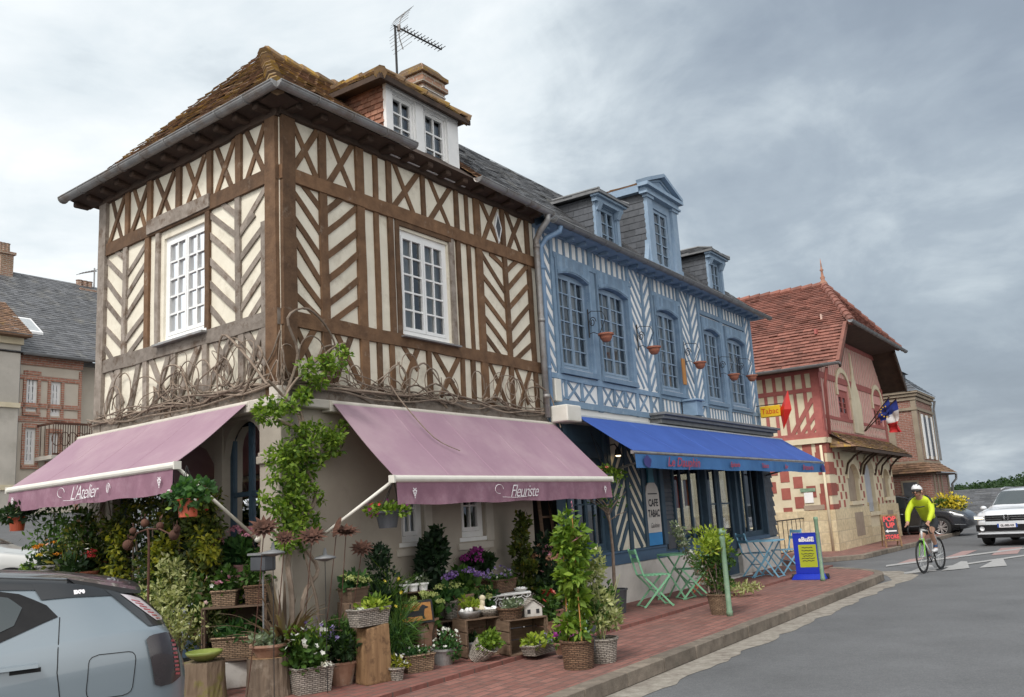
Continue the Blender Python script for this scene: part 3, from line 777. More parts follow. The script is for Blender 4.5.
slope_tiles(rt,ST(DU0,-.75,rz(-.75)),ST(DU1,-.75,rz(-.75)),ST(DU0,RW,RZ),ST(DU1,RW,RZ),.16,.105,jit=.006,mi2=1,p2=.4)
slope_tiles(rt,ST(DU1,EW,EZ),ST(3.62,EW,EZ),ST(DU1,RW,RZ),ST(4.3,RW,RZ),.16,.105,jit=.006)
for a,b in((eA,apx),(apx,ST(4.6,RW,RZ))):
 n=max(2,int((b-a).length/.30));d=(b-a)/n
 for k in range(n):
  p0=a+d*k;p1=a+d*(k+1.1);j=V((rnd.uniform(-.01,.01),0,rnd.uniform(-.008,.012)))
  rt.tube([p0+j+V((0,0,.0)),p1+V((0,0,-.02))],[.10,.085],8,1)
rt.build('roof',[M['tile_old'],M['tile_moss']],bh)
rs=MB(WORLD)
slope_tiles(rs,ST(3.60,EW,EZ),ST(Bw+.05,EW,EZ),ST(4.28,RW,RZ),ST(Bw+.05,RW,RZ),.20,.12,th=.008,jit=.003,lift=.006)
rs.build('slate_slope',M['slate'],bh)
ra=MB(ST)
for k in range(14):
 u=.1+k*.37;ra.box(u-.05,u+.05,.02,EW-.05,6.09,6.17)
ra.fr=LF
for k in range(12):
 u=.12+k*.37;ra.box(u-.05,u+.05,.02,EW-.05,6.09,6.17)
ra.build_each('rafter_foot',M['oak_dark'],bh,bevel=.015)
gt=MB(WORLD)
gA=ST(-.33,.355,EZ);gutter(gt,gA,ST(1.84,.355,EZ+.01));gutter(gt,gA,LF(4.27,.35,EZ));gutter(gt,ST(3.16,.355,EZ-.03),ST(5.02,.355,EZ-.06))
gt.build('gutter',M['zinc'],bh,fix=False)
dp=MB(WORLD)
def pp(x,y,w_):u,z=on_face(ST,x,y,w_);return ST(u,w_,z)
dp.tube([ST(4.93,.35,6.12),ST(4.93,.34,6.0),ST(4.92,.20,5.86),ST(4.915,.12,5.72),ST(4.915,.12,4.4),ST(4.91,.12,3.02)],.048,10)
for z in(5.6,4.45,3.3):dp.tube([ST(4.915,.12,z),ST(4.915,.12,z+.06)],.056,10)
dp.build('downpipe',M['zinc'],bh,smooth=True)
dm=MB(ST)
dW=-.02;dz0,dz1=6.14,7.16
hd=[(1.87,2.29,6.38,7.03),(2.51,2.96,6.24,7.03)]
wall_holes(dm,1.76,3.20,dz0,dz1,hd,.10,0,dW)
dm.box(1.74,1.86,dW-.02,dW+.03,dz0,dz1-.08);dm.box(2.98,3.22,dW-.02,dW+.03,dz0,dz1-.08);dm.box(1.74,3.22,dW-.02,dW+.04,dz1-.08,dz1)
dm.box(2.32,2.48,dW-.02,dW+.025,dz0+.1,dz1-.08);dm.box(1.72,3.24,dW-.1,dW+.10,dz0-.02,dz0+.08)
dmo=dm.build('dormer',M['white_paint'],bh)
for h in hd:window(dmo,ST,*h,dW-.02,2,3,leaves=1,fw=.03,gm='glass',curt='full')
dk=MB(ST);rooms(dk,[(1.80,3.0,6.35,7.02)],dW-.11,.5,e=.02);dk.build('dormer_interior',M['dark_room'],dmo,fix=False)
ck=MB(ST)
for u,sg in((1.755,-1),(3.205,1)):
 ck.face([(u,dW,dz0),(u,dW,dz1),(u,-.95,dz1),(u,-.95,rz(-.95)-.1),(u,.1,rz(.1)-.1)])
 rows=9
 for k in range(rows):
  z=6.60+k*.07
  for j in range(9):
   w1=-.03-j*.115-(k%2)*.05;w0=w1-.108
   if rz(w1)-.05>z+.07:continue
   o=sg*.012;e=rnd.uniform(0,.004)*sg
   ck.hexa([(u,w0,z),(u,w1,z),(u+o+e+sg*.008,w1,z),(u+o+e+sg*.008,w0,z)],[(u,w0,z+.085),(u,w1,z+.085),(u+o*.3,w1,z+.085),(u+o*.3,w0,z+.085)])
ck.build('dormer_cheek',M['tile_hung'],dmo)
dr=MB(WORLD)
pk=ST(2.46,-.70,7.82);e0,e1=ST(1.53,.12,7.13),ST(3.36,.12,7.13);bk0,bk1=ST(1.53,-.9,7.13),ST(3.36,-.9,7.13);pkb=ST(2.46,-1.75,7.85)
slope_tiles(dr,e0,e1,pk,pk+S_*.02,.16,.10,jit=.007,mi2=1,p2=.75)
slope_tiles(dr,bk0,e0,pkb,pk,.16,.10,jit=.006,mi2=1,p2=.4);slope_tiles(dr,e1,bk1,pk,pkb,.16,.10,jit=.006,mi2=1,p2=.4)
for a,b in((e0,pk),(e1,pk),(pk,pkb)):
 n=max(2,int((b-a).length/.28));d=(b-a)/n
 for k in range(n):dr.tube([a+d*k,a+d*(k+1.1)-V((0,0,.015))],[.085,.07],7,1)
dro=dr.build('dormer_roof',[M['tile_old'],M['tile_moss']],dmo)
df_=MB(WORLD);dz=V((0,0,.025))
df_.face([e0-dz,e1-dz,bk1-dz,bk0-dz]);df_.beam(e0-dz*1.5,e1-dz*1.5,.03,.07);df_.beam(e0-dz*1.5,bk0-dz*1.5,.03,.07)
df_.build('dormer_fascia',M['oak_dark'],dmo)
ch=MB(ST)
ch.box(4.85,5.45,-2.5,-1.9,7.7,9.0);ch.box(4.80,5.50,-2.55,-1.85,9.0,9.09);ch.box(4.84,5.46,-2.51,-1.89,9.09,9.2);ch.box(4.79,5.51,-2.56,-1.84,9.2,9.28,1);ch.box(4.82,5.48,-2.53,-1.87,9.28,9.42,1,taper=.10)
ch.box(4.835,5.465,-2.515,-1.885,8.90,8.93,2)
ch.build('chimney',[M['brick_chim'],M['tile_moss'],M['white_paint']],bh,bevel=.01)
# ------------------------------------------------------------------ television aerial
an=thing('television_aerial','long spiky television aerial on a mast behind the tiled dormer','aerial',ST(3.2,-1.2,8.2))
a=MB(WORLD);P0=pp(397,70,-1.2);P1=pp(395,26,-1.2)
a.tube([P0-V((0,0,.5)),P1],.018,8);a.build('mast',M['iron_black'],an)
tip=pp(441.5,49.5,-1.0);nose=pp(404,30,-1.18)
a=MB(WORLD);a.tube([P1-(tip-P1)*.03,tip],.014,6)
a.build('boom',M['iron_black'],an)
a=MB(WORLD);bd=(tip-P1).normalized();sdv=bd.cross(UP).normalized();upd=sdv.cross(bd)
for k in range(12):
 c=nose+(tip-nose)*(k/11);a.tube([c-sdv*.10+upd*.015,c+sdv*.10+upd*.015],.006,5);a.tube([c,c+upd*.045],.010,5)
a.build('director_rods',M['iron_black'],an)
a=MB(WORLD);c=P1+bd*.07
for s_ in(-1,1):
 a.tube([c,c+upd*(.16*s_)+bd*.02,c+upd*(.33*s_)+bd*(.10)],.009,5)
 for k in range(6):q=c+upd*(s_*(.06+.05*k))+bd*(.012*k*k*.3);a.tube([q-sdv*.24,q+sdv*.24],.004,4)
a.tube([c+upd*-.05,c+upd*.05],.03,6)
a.build('reflector',M['zinc'],an)
# ------------------------------------------------------------------ awnings
def awning(label,cloth,val,fr,u0,u1,zc,w1,z1,vh,seams,bar_m,cas_m,arms,text=None,w0=.14,grp=None,droop=.032,bar_r=.038,thick_cas=.09,seam_d=.03):
 root=thing('shop_awning',label,'awning',fr((u0+u1)/2,0,zc),0,grp)
 nU,nV=seams*6,8
 c=MB(fr);ids=[]
 def surf(i,j):
  t=j/nV;u=u0+(u1-u0)*i/nU
  ph=abs(math.sin(math.pi*(i/6.0)))
  return(u,w0+(w1-w0)*t,zc+(z1-zc)*t-droop*math.sin(math.pi*t)*(0.6+.4*ph)+.009*ph*math.sin(math.pi*t)+.006*math.sin(u*2.3+t*5)*math.sin(math.pi*t))
 for top in(0,1):
  ids.append([[c.p(V(surf(i,j))+V((0,.002*top,.006*top)))for i in range(nU+1)]for j in range(nV+1)])
 for L in ids:
  for j in range(nV):
   for i in range(nU):c.fi((L[j][i],L[j][i+1],L[j+1][i+1],L[j+1][i]))
 for j in range(nV):
  for i in(0,nU):c.fi((ids[0][j][i],ids[0][j+1][i],ids[1][j+1][i],ids[1][j][i]))
 for k in range(1,seams):
  pts=[V(surf(k*6,j))+V((0,0,.007))for j in range(nV+1)]
  c.tube(pts,.005,4)
 cn=c.build('canopy',M[cloth],root,smooth=False)
 b=MB(fr);b.tube([(u0-.03,w1,z1-.02),(u1+.03,w1,z1-.02)],bar_r,12);b.box(u0-.05,u0-.03,w1-bar_r,w1+bar_r,z1-.02-bar_r,z1-.02+bar_r);b.box(u1+.03,u1+.05,w1-bar_r,w1+bar_r,z1-.02-bar_r,z1-.02+bar_r)
 b.build('front_bar',M[bar_m],root,smooth=False)
 v=MB(fr);n=60;pr=None
 def vs(k,t):return(u0+.01+(u1-u0-.02)*k/n,w1+.012+.014*t*math.sin(k*.75)+.010*t*math.sin(k*1.9+1),z1-.045-vh*t+(.007*t*math.sin(k*.45+.5)))
 for k in range(n+1):
  cur=[v.p(vs(k,t/4))for t in range(5)]
  if pr:
   for t in range(4):v.fi((pr[t],cur[t],cur[t+1],pr[t+1]))
  pr=cur
 vo=v.build('valance',M[val],root,smooth=True,fix=False)
 if text:text(fr,vs,n,u0,u1,w1,z1,vh,vo)
 k=MB(fr);k.box(u0-.04,u1+.04,.005,w0,zc-thick_cas,zc+.03);k.tube([(u0-.02,w0-.02,zc+.0),(u1+.02,w0-.02,zc+.0)],.035,8)
 k.build('cassette',M[cas_m],root,bevel=.006)
 for ua,ub,za in arms:
  m_=MB(fr);m_.tube([(ua,.06,za),(ub,w1-.03,z1-.03)],.018,8);m_.ball((ua,.06,za),.035);m_.build('arm',M[bar_m],root,smooth=True)
 return root
def emblem(mb,fr,u,z,w,s,mi=0):
 """a small bouquet-like crest: fleurons round a stem"""
 for dx,dz,r in((0,.5,.24),(-.32,.32,.2),(.32,.32,.2),(-.2,.02,.2),(.2,.02,.2),(0,-.3,.22),(0,-.62,.12),(-.28,.68,.12),(.28,.68,.12)):
  n=7
  mb.face([(u+s*(dx+r*math.cos(6.283*k/n)*(1 if k%2 else.75)),w,z+s*(dz+r*math.sin(6.283*k/n)*(1 if k%2 else.75)))for k in range(n)],mi)
def strokes(mb,pts,w,r,mi=0):
 mb.tube([(a,w,b)for a,b in pts],r,4,mi)
def mauve_text(word,swl):
 def f(fr,vs,n,u0,u1,w1,z1,vh,par):
  mb=MB(fr);zc=z1-.045-vh*.52;uc=u0+(u1-u0)*swl;size=vh*.88;yw=w1+.046
  text_mesh(mb,word,size,lambda x,y:(uc+x*sgn,yw,zc+y),shear=.45,bold=-.002,space=.86)
  L=size*len(word)*.27
  sw=[(uc-sgn*(L*1.02-L*.16*math.cos(t)),zc+.03+vh*.22*math.sin(t))for t in[k*.35 for k in range(15)]]
  strokes(mb,sw,yw,.003)
  sw=[(uc+sgn*(L*.93+.06+.05*math.exp(-.10*k)*math.cos(k*.5)*(1+.3*k/20)),zc+.01+.06*math.exp(-.03*k)*math.sin(k*.5))for k in range(24)]
  if word.startswith('L'):strokes(mb,sw,yw,.003)
  strokes(mb,[(uc-sgn*L*.9,zc-vh*.26),(uc-sgn*L*.4,zc-vh*.30),(uc+sgn*L*.1,zc-vh*.26)],yw,.0025)
  for e in(.055,.95):emblem(mb,fr,u0+(u1-u0)*e,zc,yw,vh*.30)
  mb.build('lettering',M['letter_white'],par,fix=False)
 sgn=-1 if word.startswith('L')else 1
 return f
awning('long mauve awning over the street front of the flower shop','mauve_cloth','mauve_valance',ST,.58,5.06,2.92,.98,2.08,.235,5,'cream_metal','stone_light',[(.22,.60,1.42)],mauve_text('Fleuriste',.50),grp=None)
awning('mauve awning on the side street face, left of the climbing plant','mauve_cloth','mauve_valance',LF,.40,4.06,2.93,.94,2.31,.235,4,'cream_metal','stone_light',[(.34,.42,1.55)],mauve_text("L'Atelier",.47))
# ------------------------------------------------------------------ the blue half-timbered cafe
def at_u(x,y,u):
 """(w, z) of a pixel on the cross plane standing at u"""
 d=ray(x,y);t=((u-(EYEP-O_).dot(S_))/d.dot(S_));p=EYEP+d*t
 return(p-O_).dot(N_),p.z
U0,U1=5.03,14.57
cf=thing('timbered_cafe','long pale blue half-timbered cafe with slate roof, three dormers and five tall windows','house',ST(9.8,-2,0),STREET_YAW-90)
BW=[(5.60,6.60,3.86,5.44),(6.92,8.02,3.85,5.43),(9.18,10.20,3.81,5.40),(11.46,12.42,3.78,5.34),(12.80,13.96,3.76,5.33)]
w=MB(ST);wall_holes(w,U0,U1,3.0,6.25,BW,depth=.14,mr=1)
w.face([(U1,0,3.0),(U1,-4.4,3.0),(U1,-4.4,6.2),(U1,-2.2,6.3),(U1,0,6.25)])
w.face([(U0,-4.4,.1),(U1,-4.4,.1),(U1,-4.4,6.2),(U0,-4.4,6.2)])
w.build('wall',[M['plaster_white'],M['blue_timber']],cf,fix=False)
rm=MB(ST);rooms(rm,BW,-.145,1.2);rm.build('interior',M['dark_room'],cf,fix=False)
T=MB(ST)
bar2(T,(U0,6.12),(U1,6.10),.28,.05)
bar2(T,(U0,3.29),(U1,3.25),.10,.045)
for a,b in((5.52,8.2),(9.05,10.38),(11.36,14.06)):
 bar2(T,(a,5.655),(b,5.635),.09,.048)
bar2(T,(U0,3.70),(U1,3.64),.085,.042)
for u,wd in((5.14,.10),(5.50,.09),(6.76,.15),(8.12,.09),(8.68,.07),(9.07,.09),(10.34,.11),(10.86,.07),(11.35,.09),(12.61,.16),(14.07,.09),(14.50,.10)):
 bar2(T,(u,3.22),(u,6.05),wd,.036,wob=.5)
def studs(a,b,n,z0,z1,wd):
 for k in range(n):u=a+(b-a)*(k+.5)/n;bar2(T,(u,z0),(u+rnd.uniform(-.008,.008),z1),wd*.58,.014,wob=.6)
studs(5.60,6.66,5,5.66,6.02,.105);studs(6.86,8.06,6,5.66,6.02,.10);studs(9.14,10.26,6,5.64,6.02,.10);studs(11.42,12.5,6,5.62,6.02,.09);studs(12.72,14.0,7,5.62,6.02,.095)
def chev(a,b,z0,z1,up,step=.25,wd=.058):
 """slanting timbers between two posts; up = +1 rises to the right"""
 L=b-a;z=z0-L;k=0
 while z<z1:
  p,q=(a,z+(0 if up>0 else L*1.25)),(b,z+(L*1.25 if up>0 else 0))
  P_,Q_=V(p),V(q)
  for A,B in((P_,Q_),(Q_,P_)):
   if A.y<z0:A+=(B-A)*min(1,(z0-A.y)/max(1e-6,(B.y-A.y)))if B.y>z0 else V((0,0))
   if A.y>z1 and B.y<z1:A+=(B-A)*((A.y-z1)/(A.y-B.y))
  if min(P_.y,Q_.y)>=z0-.01 and max(P_.y,Q_.y)<=z1+.01:bar2(T,P_,Q_,wd,.013,wob=.6)
  z+=step;k+=1
chev(5.18,5.46,3.78,6.0,-1);chev(8.18,8.64,3.76,6.0,-1);chev(8.72,9.02,3.76,6.0,1);chev(10.42,10.82,3.72,6.0,-1);chev(10.90,11.30,3.72,6.0,1);chev(14.13,14.45,3.70,6.0,1)
def xs(a,b,n,z0,z1,st=True):
 for k in range(n):
  u0_,u1_=a+(b-a)*k/n,a+(b-a)*(k+1)/n;e=.05
  bar2(T,(u0_+e,z1),(u1_-e,z0),.042,.012,wob=.7);bar2(T,(u1_-e,z1),(u0_+e,z0),.042,.018,wob=.7)
  if k and st:bar2(T,(u0_,z0),(u0_,z1),.055,.033,wob=.6)
xs(5.18,6.66,3,3.36,3.66);xs(6.86,8.06,3,3.36,3.64);xs(8.18,9.02,2,3.35,3.62,False)
studs(9.14,10.26,7,3.34,3.62,.075);xs(10.42,11.30,2,3.34,3.62,False);studs(11.42,12.5,7,3.34,3.6,.075);studs(12.72,14.0,8,3.33,3.6,.075);studs(14.13,14.45,2,3.33,3.6,.07)
T.build('timber_frame',M['blue_timber'],cf)
for(a,b,z0,z1)in BW:
 l_=MB(ST);n=12;h=.085
 e0,e1=a-.05,b+.05
 for k in range(n):
  x0,x1=a+(b-a)*k/n,a+(b-a)*(k+1)/n
  y0,y1=z1-h+h*math.sin(math.pi*k/n),z1-h+h*math.sin(math.pi*(k+1)/n)
  l_.hexa([(x0,-.13,y0),(x1,-.13,y1),(x1,.056,y1),(x0,.056,y0)],[(x0,-.13,z1+.22),(x1,-.13,z1+.22),(x1,.056,z1+.22),(x0,.056,z1+.22)])
  if k<n:l_.hexa([(x0,.057,y0+.02),(x1,.057,y1+.02),(x1,.066,y1+.02),(x0,.066,y0+.02)],[(x0,.057,y0+.07),(x1,.057,y1+.07),(x1,.066,y1+.07),(x0,.066,y0+.07)])
 l_.box(e0,a-.001,-.02,.052,z0-.1,z1+.22);l_.box(b+.001,e1,-.02,.052,z0-.1,z1+.22)
 l_.box(e0-.03,e1+.03,-.02,.085,z0-.11,z0-.03)
 l_.build('window_surround',M['blue_timber'],cf)
 window(cf,ST,a,b,z0,z1-.02,-.05,2,6,fm='blue_paint',fw=.055,bar=.02,curt='full',arch=.0)
EZ2,EW2,RZ2=6.04,.30,8.40
sl2=(RZ2-EZ2)/(EW2+2.2)
def rz2(w_):return EZ2+(EW2-w_)*sl2
UE=15.02
rs=MB(WORLD)
a,b,t0,t1=ST(U0-.02,EW2,EZ2),ST(UE,EW2,EZ2),ST(U0-.02,-2.2,RZ2),ST(12.2,-2.2,RZ2)
slope_tiles(rs,a,b,t0,t1,.21,.125,th=.008,jit=.003,lift=.006)
slope_tiles(rs,b,ST(UE,-4.7,EZ2),t1,t1-N_*.02,.21,.125,th=.008,jit=.003,lift=.006)
rs.build('roof',M['slate'],cf,fix=False)
dk=MB(WORLD);d_=V((0,0,.02))
bk0,bk1=ST(U0,-4.7,EZ2),ST(UE,-4.7,EZ2)
dk.face([a-d_,b-d_,t1-d_,t0-d_]);dk.face([b-d_,bk1-d_,t1-d_]);dk.face([bk0-d_,bk1-d_,t1-d_,t0-d_])
dk.face([a-d_,b-d_,ST(UE,0,6.0),ST(U0,0,6.0)]);dk.face([b-d_,bk1-d_,ST(U1,-4.4,6.0),ST(U1,0,6.0),ST(UE,0,6.0)])
dk.build('roof_deck',M['blue_timber'],cf,fix=False)
ra=MB(ST)
for k in range(26):u=U0+.15+k*.38;ra.box(u-.035,u+.035,.02,EW2-.10,5.95,6.01)
ra.build_each('rafter_foot',M['blue_timber'],cf)
gt=MB(WORLD);gutter(gt,ST(U0+.06,EW2+.06,EZ2+.02),ST(UE+.03,EW2+.06,EZ2-.02),.06)
gt.build('gutter',M['lead'],cf,fix=False)
dp=MB(WORLD)
dp.tube([ST(5.30,.34,6.0),ST(5.30,.32,5.92),ST(5.14,.16,5.8),ST(5.06,.10,5.66),ST(5.06,.10,4.4),ST(5.05,.10,2.5)],.045,10)
for z in(5.3,3.75,3.0):dp.tube([ST(5.06,.10,z),ST(5.06,.10,z+.05)],.053,10)
dp.build('downpipe',M['blue_pipe'],cf,smooth=True)
# ---- dormers
def cheek(mb,u,sg,w0,z0,z1,step=.12,ln=.2):
 wb=EW2-(z1-EZ2)/sl2
 mb.face([(u,w0,rz2(w0)-.1),(u,w0,z1),(u,wb,z1)])
 k=0;z=z0
 while z<z1-.02:
  zt=min(z+step*1.12,z1);j=-1
  while True:
   x1=w0-j*ln-(k%2)*ln/2;x0=x1-ln+.004
   x1=min(x1,w0)
   if rz2(x1)-.05>zt or x1<wb:break
   if x1-x0>.02:
    e=sg*(.014+rnd.uniform(-.002,.003))
    mb.hexa([(u,x0,z),(u,x1,z),(u+e,x1,z),(u+e,x0,z)],[(u,x0,zt),(u,x1,zt),(u+e*.3,x1,zt),(u+e*.3,x0,zt)])
   j+=1
  z+=step;k+=1
def small_dormer(u0,u1,zb,ze):
 f=MB(ST);wd=-.06;uo0,uo1=u0+.24,u1-.12
 wall_holes(f,u0,u1,zb,ze,[(uo0,uo1,zb+.1,ze-.12)],.10,0,wd)
 f.box(u0-.01,u0+.09,wd-.02,wd+.03,zb,ze);f.box(u1-.09,u1+.01,wd-.02,wd+.03,zb,ze)
 f.box(u0-.06,u1+.06,wd+.002,wd+.10,ze-.10,ze-.02);f.box(u0-.10,u1+.10,wd+.002,wd+.16,ze-.02,ze+.05)
 for u in(u0+.02,u1-.14):f.prism([(wd+.004,ze-.26),(wd+.06,ze-.24),(wd+.13,ze-.10),(wd+.004,ze-.10)],u,u+.12,ax='yz')
 o=f.build('dormer',M['blue_paint'],cf)
 window(o,ST,uo0,uo1,zb+.1,ze-.12,wd-.03,1,3,leaves=2,fm='blue_paint',fw=.035,bar=.018,curt='full')
 q=MB(ST);rooms(q,[(uo0,uo1,zb+.2,ze-.25)],wd-.11,.4,e=.08);q.build('dormer_interior',M['dark_room'],o,fix=False)
 c=MB(ST);cheek(c,u0+.002,-1,wd-.01,6.1,ze);cheek(c,u1-.002,1,wd-.01,6.1,ze);c.build('dormer_cheek',M['slate_dark'],o)
 r=MB(WORLD);um=(u0+u1)/2;zr=ze+.30;z_=ze+.055
 e0,e1,pk=ST(u0-.12,wd+.19,z_),ST(u1+.12,wd+.19,z_),ST(um,wd-.32,zr);b0,b1,pb=ST(u0-.12,-1.2,z_),ST(u1+.12,-1.2,z_),ST(um,-1.5,zr)
 for q in((e0,e1,pk,pk+S_*.01),(b0,e0,pb,pk),(e1,b1,pk,pb)):slope_tiles(r,*q,.2,.13,th=.01,jit=.003,lift=.008)
 ro=r.build('dormer_roof',M['slate'],o)
 l=MB(WORLD);d=V((0,0,.012));l.face([e0-d,e1-d,b1-d,b0-d])
 for q in((e0,e1),(e0,b0),(e1,b1)):l.beam(q[0]-d,q[1]-d,.02,.05)
 for q in((e0,pk),(e1,pk),(pk,pb)):l.tube([q[0]+d*2,q[1]+d*2],.028,6)
 l.build('dormer_flashing',M['lead'],ro)
small_dormer(7.20,8.10,6.12,7.10)
small_dormer(12.36,13.22,6.14,7.16)
f=MB(ST);wd=.02;a0,a1=9.16,10.58
wall_holes(f,a0,a1,6.1,7.72,[(9.54,10.20,6.3,7.48)],.12,0,wd)
for u0_,u1_ in((a0,a0+.24),(a1-.24,a1)):
 f.box(u0_,u1_,wd-.02,wd+.06,6.15,7.60);f.box(u0_-.03,u1_+.03,wd-.02,wd+.09,7.60,7.68);f.box(u0_-.02,u1_+.02,wd-.02,wd+.08,6.12,6.35)
for sg,u in((-1,a0),(1,a1)):
 pr=[(u,6.12)]+[(u+sg*(.20*(1-k/8)**1.6),6.12+.62*k/8)for k in range(9)]+[(u,6.74)]
 f.prism(pr,wd-.06,wd+.03)
f.box(a0-.06,a1+.06,wd-.05,wd+.09,7.70,7.80);f.box(a0-.14,a1+.14,wd-.05,wd+.17,7.80,7.87);f.box(a0-.10,a1+.10,wd-.05,wd+.12,7.66,7.70)
um=(a0+a1)/2
f.prism([(a0-.10,7.872),(a1+.10,7.872),(um,8.17)],wd-.04,wd+.04)
for sg in(-1,1):
 ue=um+sg*((a1-a0)/2+.14);f.beam(V((ue,wd+.05,7.90)),V((um,wd+.05,8.22)),.24,.07,up=(0,0,1));f.beam(V((ue-sg*.2,wd+.055,7.92)),V((um,wd+.055,8.13)),.03,.04)
f.prism([(um-.26,7.90),(um+.26,7.90),(um,8.04)],wd+.04,wd+.055)
f.box(a0-.12,a0+.02,-1.7,wd-.05,7.70,7.84);f.box(a1-.02,a1+.12,-1.7,wd-.05,7.70,7.84)
o=f.build('pedimented_dormer',M['blue_paint'],cf)
window(o,ST,9.54,10.20,6.3,7.48,wd-.03,1,5,leaves=2,fm='blue_paint',fw=.04,bar=.018,curt='full')
q=MB(ST);rooms(q,[(9.54,10.20,6.4,7.4)],wd-.13,.4,e=.1);q.build('dormer_interior',M['dark_room'],o,fix=False)
c=MB(ST);cheek(c,a0+.01,-1,wd-.01,6.1,7.72,.13,.24);cheek(c,a1-.01,1,wd-.01,6.1,7.72,.13,.24);c.build('dormer_cheek',M['slate_dark'],o)
r=MB(WORLD)
for sg in(-1,1):
 e0,e1=ST(um+sg*(.80),wd+.05,7.84),ST(um+sg*.80,-2.0,7.84);slope_tiles(r,e1 if sg<0 else e0,e0 if sg<0 else e1,ST(um,-2.0 if sg<0 else wd+.05,8.19),ST(um,wd+.05 if sg<0 else-2.0,8.19),.2,.12,th=.02,jit=.004,lift=.01)
r.build('dormer_roof',M['tile_old'],o)
# ---- ground floor: masonry plinth, boarded and glazed shop front
PW=.10
DX=(10.62,12.12)
OPN=[(5.40,6.52,1.02,2.45),(9.08,10.52,.93,2.66),(DX[0],DX[1],.16,2.70),(12.48,13.90,.92,2.66)]
w=MB(ST);w.box(U0,10.56,-.25,PW+.04,.1,.775);w.box(12.18,U1+.04,-.25,PW+.04,.1,.82)
w.build('plinth',M['plinth_stone'],cf,bevel=.012)
w=MB(ST);wall_holes(w,U0,U1,.7,3.05,[(a,b,max(c,.7),d)for a,b,c,d in OPN],.14,0,PW)
SIDEW=(-2.4,-.45,.95,2.5)
side=Fr(ST(U1,0,0),N_,S_)
w.fr=side;wall_holes(w,-4.4,PW,.7,3.0,[SIDEW],.12,0,0)
w.build('shop_wall',M['navy_timber'],cf,fix=False)
w=MB(ST);w.box(U0,8.48,PW-.02,PW+.055,.777,.95);w.box(U0,8.48,PW-.02,PW+.075,.95,.985);w.box(12.46,13.96,PW-.02,PW+.06,.822,.90);w.box(9.04,10.56,PW-.02,PW+.06,.80,.915);w.box(8.5,10.56,PW-.01,PW+.03,.776,.86)
w.build_each('shop_sill',M['navy_sill'],cf,bevel=.005)
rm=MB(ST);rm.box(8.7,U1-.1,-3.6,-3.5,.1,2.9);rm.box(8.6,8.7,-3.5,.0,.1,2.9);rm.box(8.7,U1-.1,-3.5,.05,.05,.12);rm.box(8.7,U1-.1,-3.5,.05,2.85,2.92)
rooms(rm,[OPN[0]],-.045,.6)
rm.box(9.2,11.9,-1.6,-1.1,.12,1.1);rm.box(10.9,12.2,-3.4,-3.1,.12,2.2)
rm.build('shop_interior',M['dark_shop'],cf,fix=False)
pn=MB(ST);pn.box(6.70,7.80,PW+.002,PW+.012,.99,3.0);po_=pn.build('chevron_panel',M['plaster'],cf)
T=MB(ST);T2=PW+.012
for u,wd in((6.68,.10),(7.25,.11),(7.82,.09)):bar2(T,(u,.98),(u,3.0),wd,.03,0,T2,.3)
z=.80
while z<2.9:
 for s_,a,b in((1,7.20,6.70),(1,7.30,7.80)):
  A,B=V((a,z+.62)),V((b,z))
  if B.y<.99:B+=(A-B)*((.99-B.y)/(A.y-B.y))
  if A.y<1.0 or A.y>2.98:continue
  bar2(T,A,B,.085,.012,0,T2,.3)
 z+=.27
T.build('chevron_timber',M['navy_timber'],po_)
sh=MB(ST)
for u0_,u1_,wx in((5.30,5.40,.03),(6.52,6.62,.03),(8.48,8.62,.05),(9.02,9.08,.05),(10.52,10.62,.06),(12.12,12.2,.06),(12.42,12.48,.05),(13.90,13.98,.05)):
 sh.box(u0_,u1_,PW-.01,PW+wx,.99 if u1_<9 else.83,2.95)
sh.box(8.48,14.0,PW-.01,PW+.07,2.70,2.95)
sh.build_each('shop_frame',M['navy_timber'],cf,bevel=.004)
sl_=MB(ST)
for k in range(17):z=1.42+k*.078;sl_.hexa([(8.66,PW+.004,z),(8.99,PW+.004,z),(8.99,PW+.03,z),(8.66,PW+.03,z)],[(8.66,PW+.004,z+.07),(8.99,PW+.004,z+.07),(8.99,PW+.012,z+.07),(8.66,PW+.012,z+.07)])
sl_.box(8.66,8.99,PW+.002,PW+.02,.9,1.4)
sl_.build('louvred_shutter',M['slate_dark'],cf)
sl_=MB(ST);k=0
while k<19:
 z=.86+k*.108;j=0
 for j in range(4):
  x0=13.97+j*.16-(k%2)*.08;x1=x0+.155;x0,x1=max(x0,13.98),min(x1,14.6)
  if x1-x0>.03:e=rnd.uniform(0,.004);sl_.hexa([(x0,PW,z),(x1,PW,z),(x1,PW+.03+e,z),(x0,PW+.03+e,z)],[(x0,PW,z+.12),(x1,PW,z+.12),(x1,PW+.012,z+.12),(x0,PW+.012,z+.12)])
 k+=1
sl_.build('slate_pilaster',M['slate_dark'],cf)
window(cf,ST,*OPN[0],PW-.05,2,2,fm='navy_timber',fw=.06,curt=False,gm='glass_dark')
wf=window(cf,ST,*OPN[1],PW-.06,1,1,leaves=3,fm='navy_timber',fw=.05,curt=False,gm='glass_shop')
window(cf,ST,*OPN[3],PW-.06,1,1,leaves=3,fm='navy_timber',fw=.05,curt=False,gm='glass_shop')
window(cf,side,*SIDEW,-.04,1,1,leaves=2,fm='navy_timber',fw=.06,curt=False,gm='glass')
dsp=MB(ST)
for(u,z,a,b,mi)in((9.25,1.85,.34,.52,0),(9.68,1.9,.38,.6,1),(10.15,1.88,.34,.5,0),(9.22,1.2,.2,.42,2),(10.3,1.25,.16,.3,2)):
 dsp.box(u-a/2,u+a/2,-.08,-.065,z-b/2,z+b/2,mi)
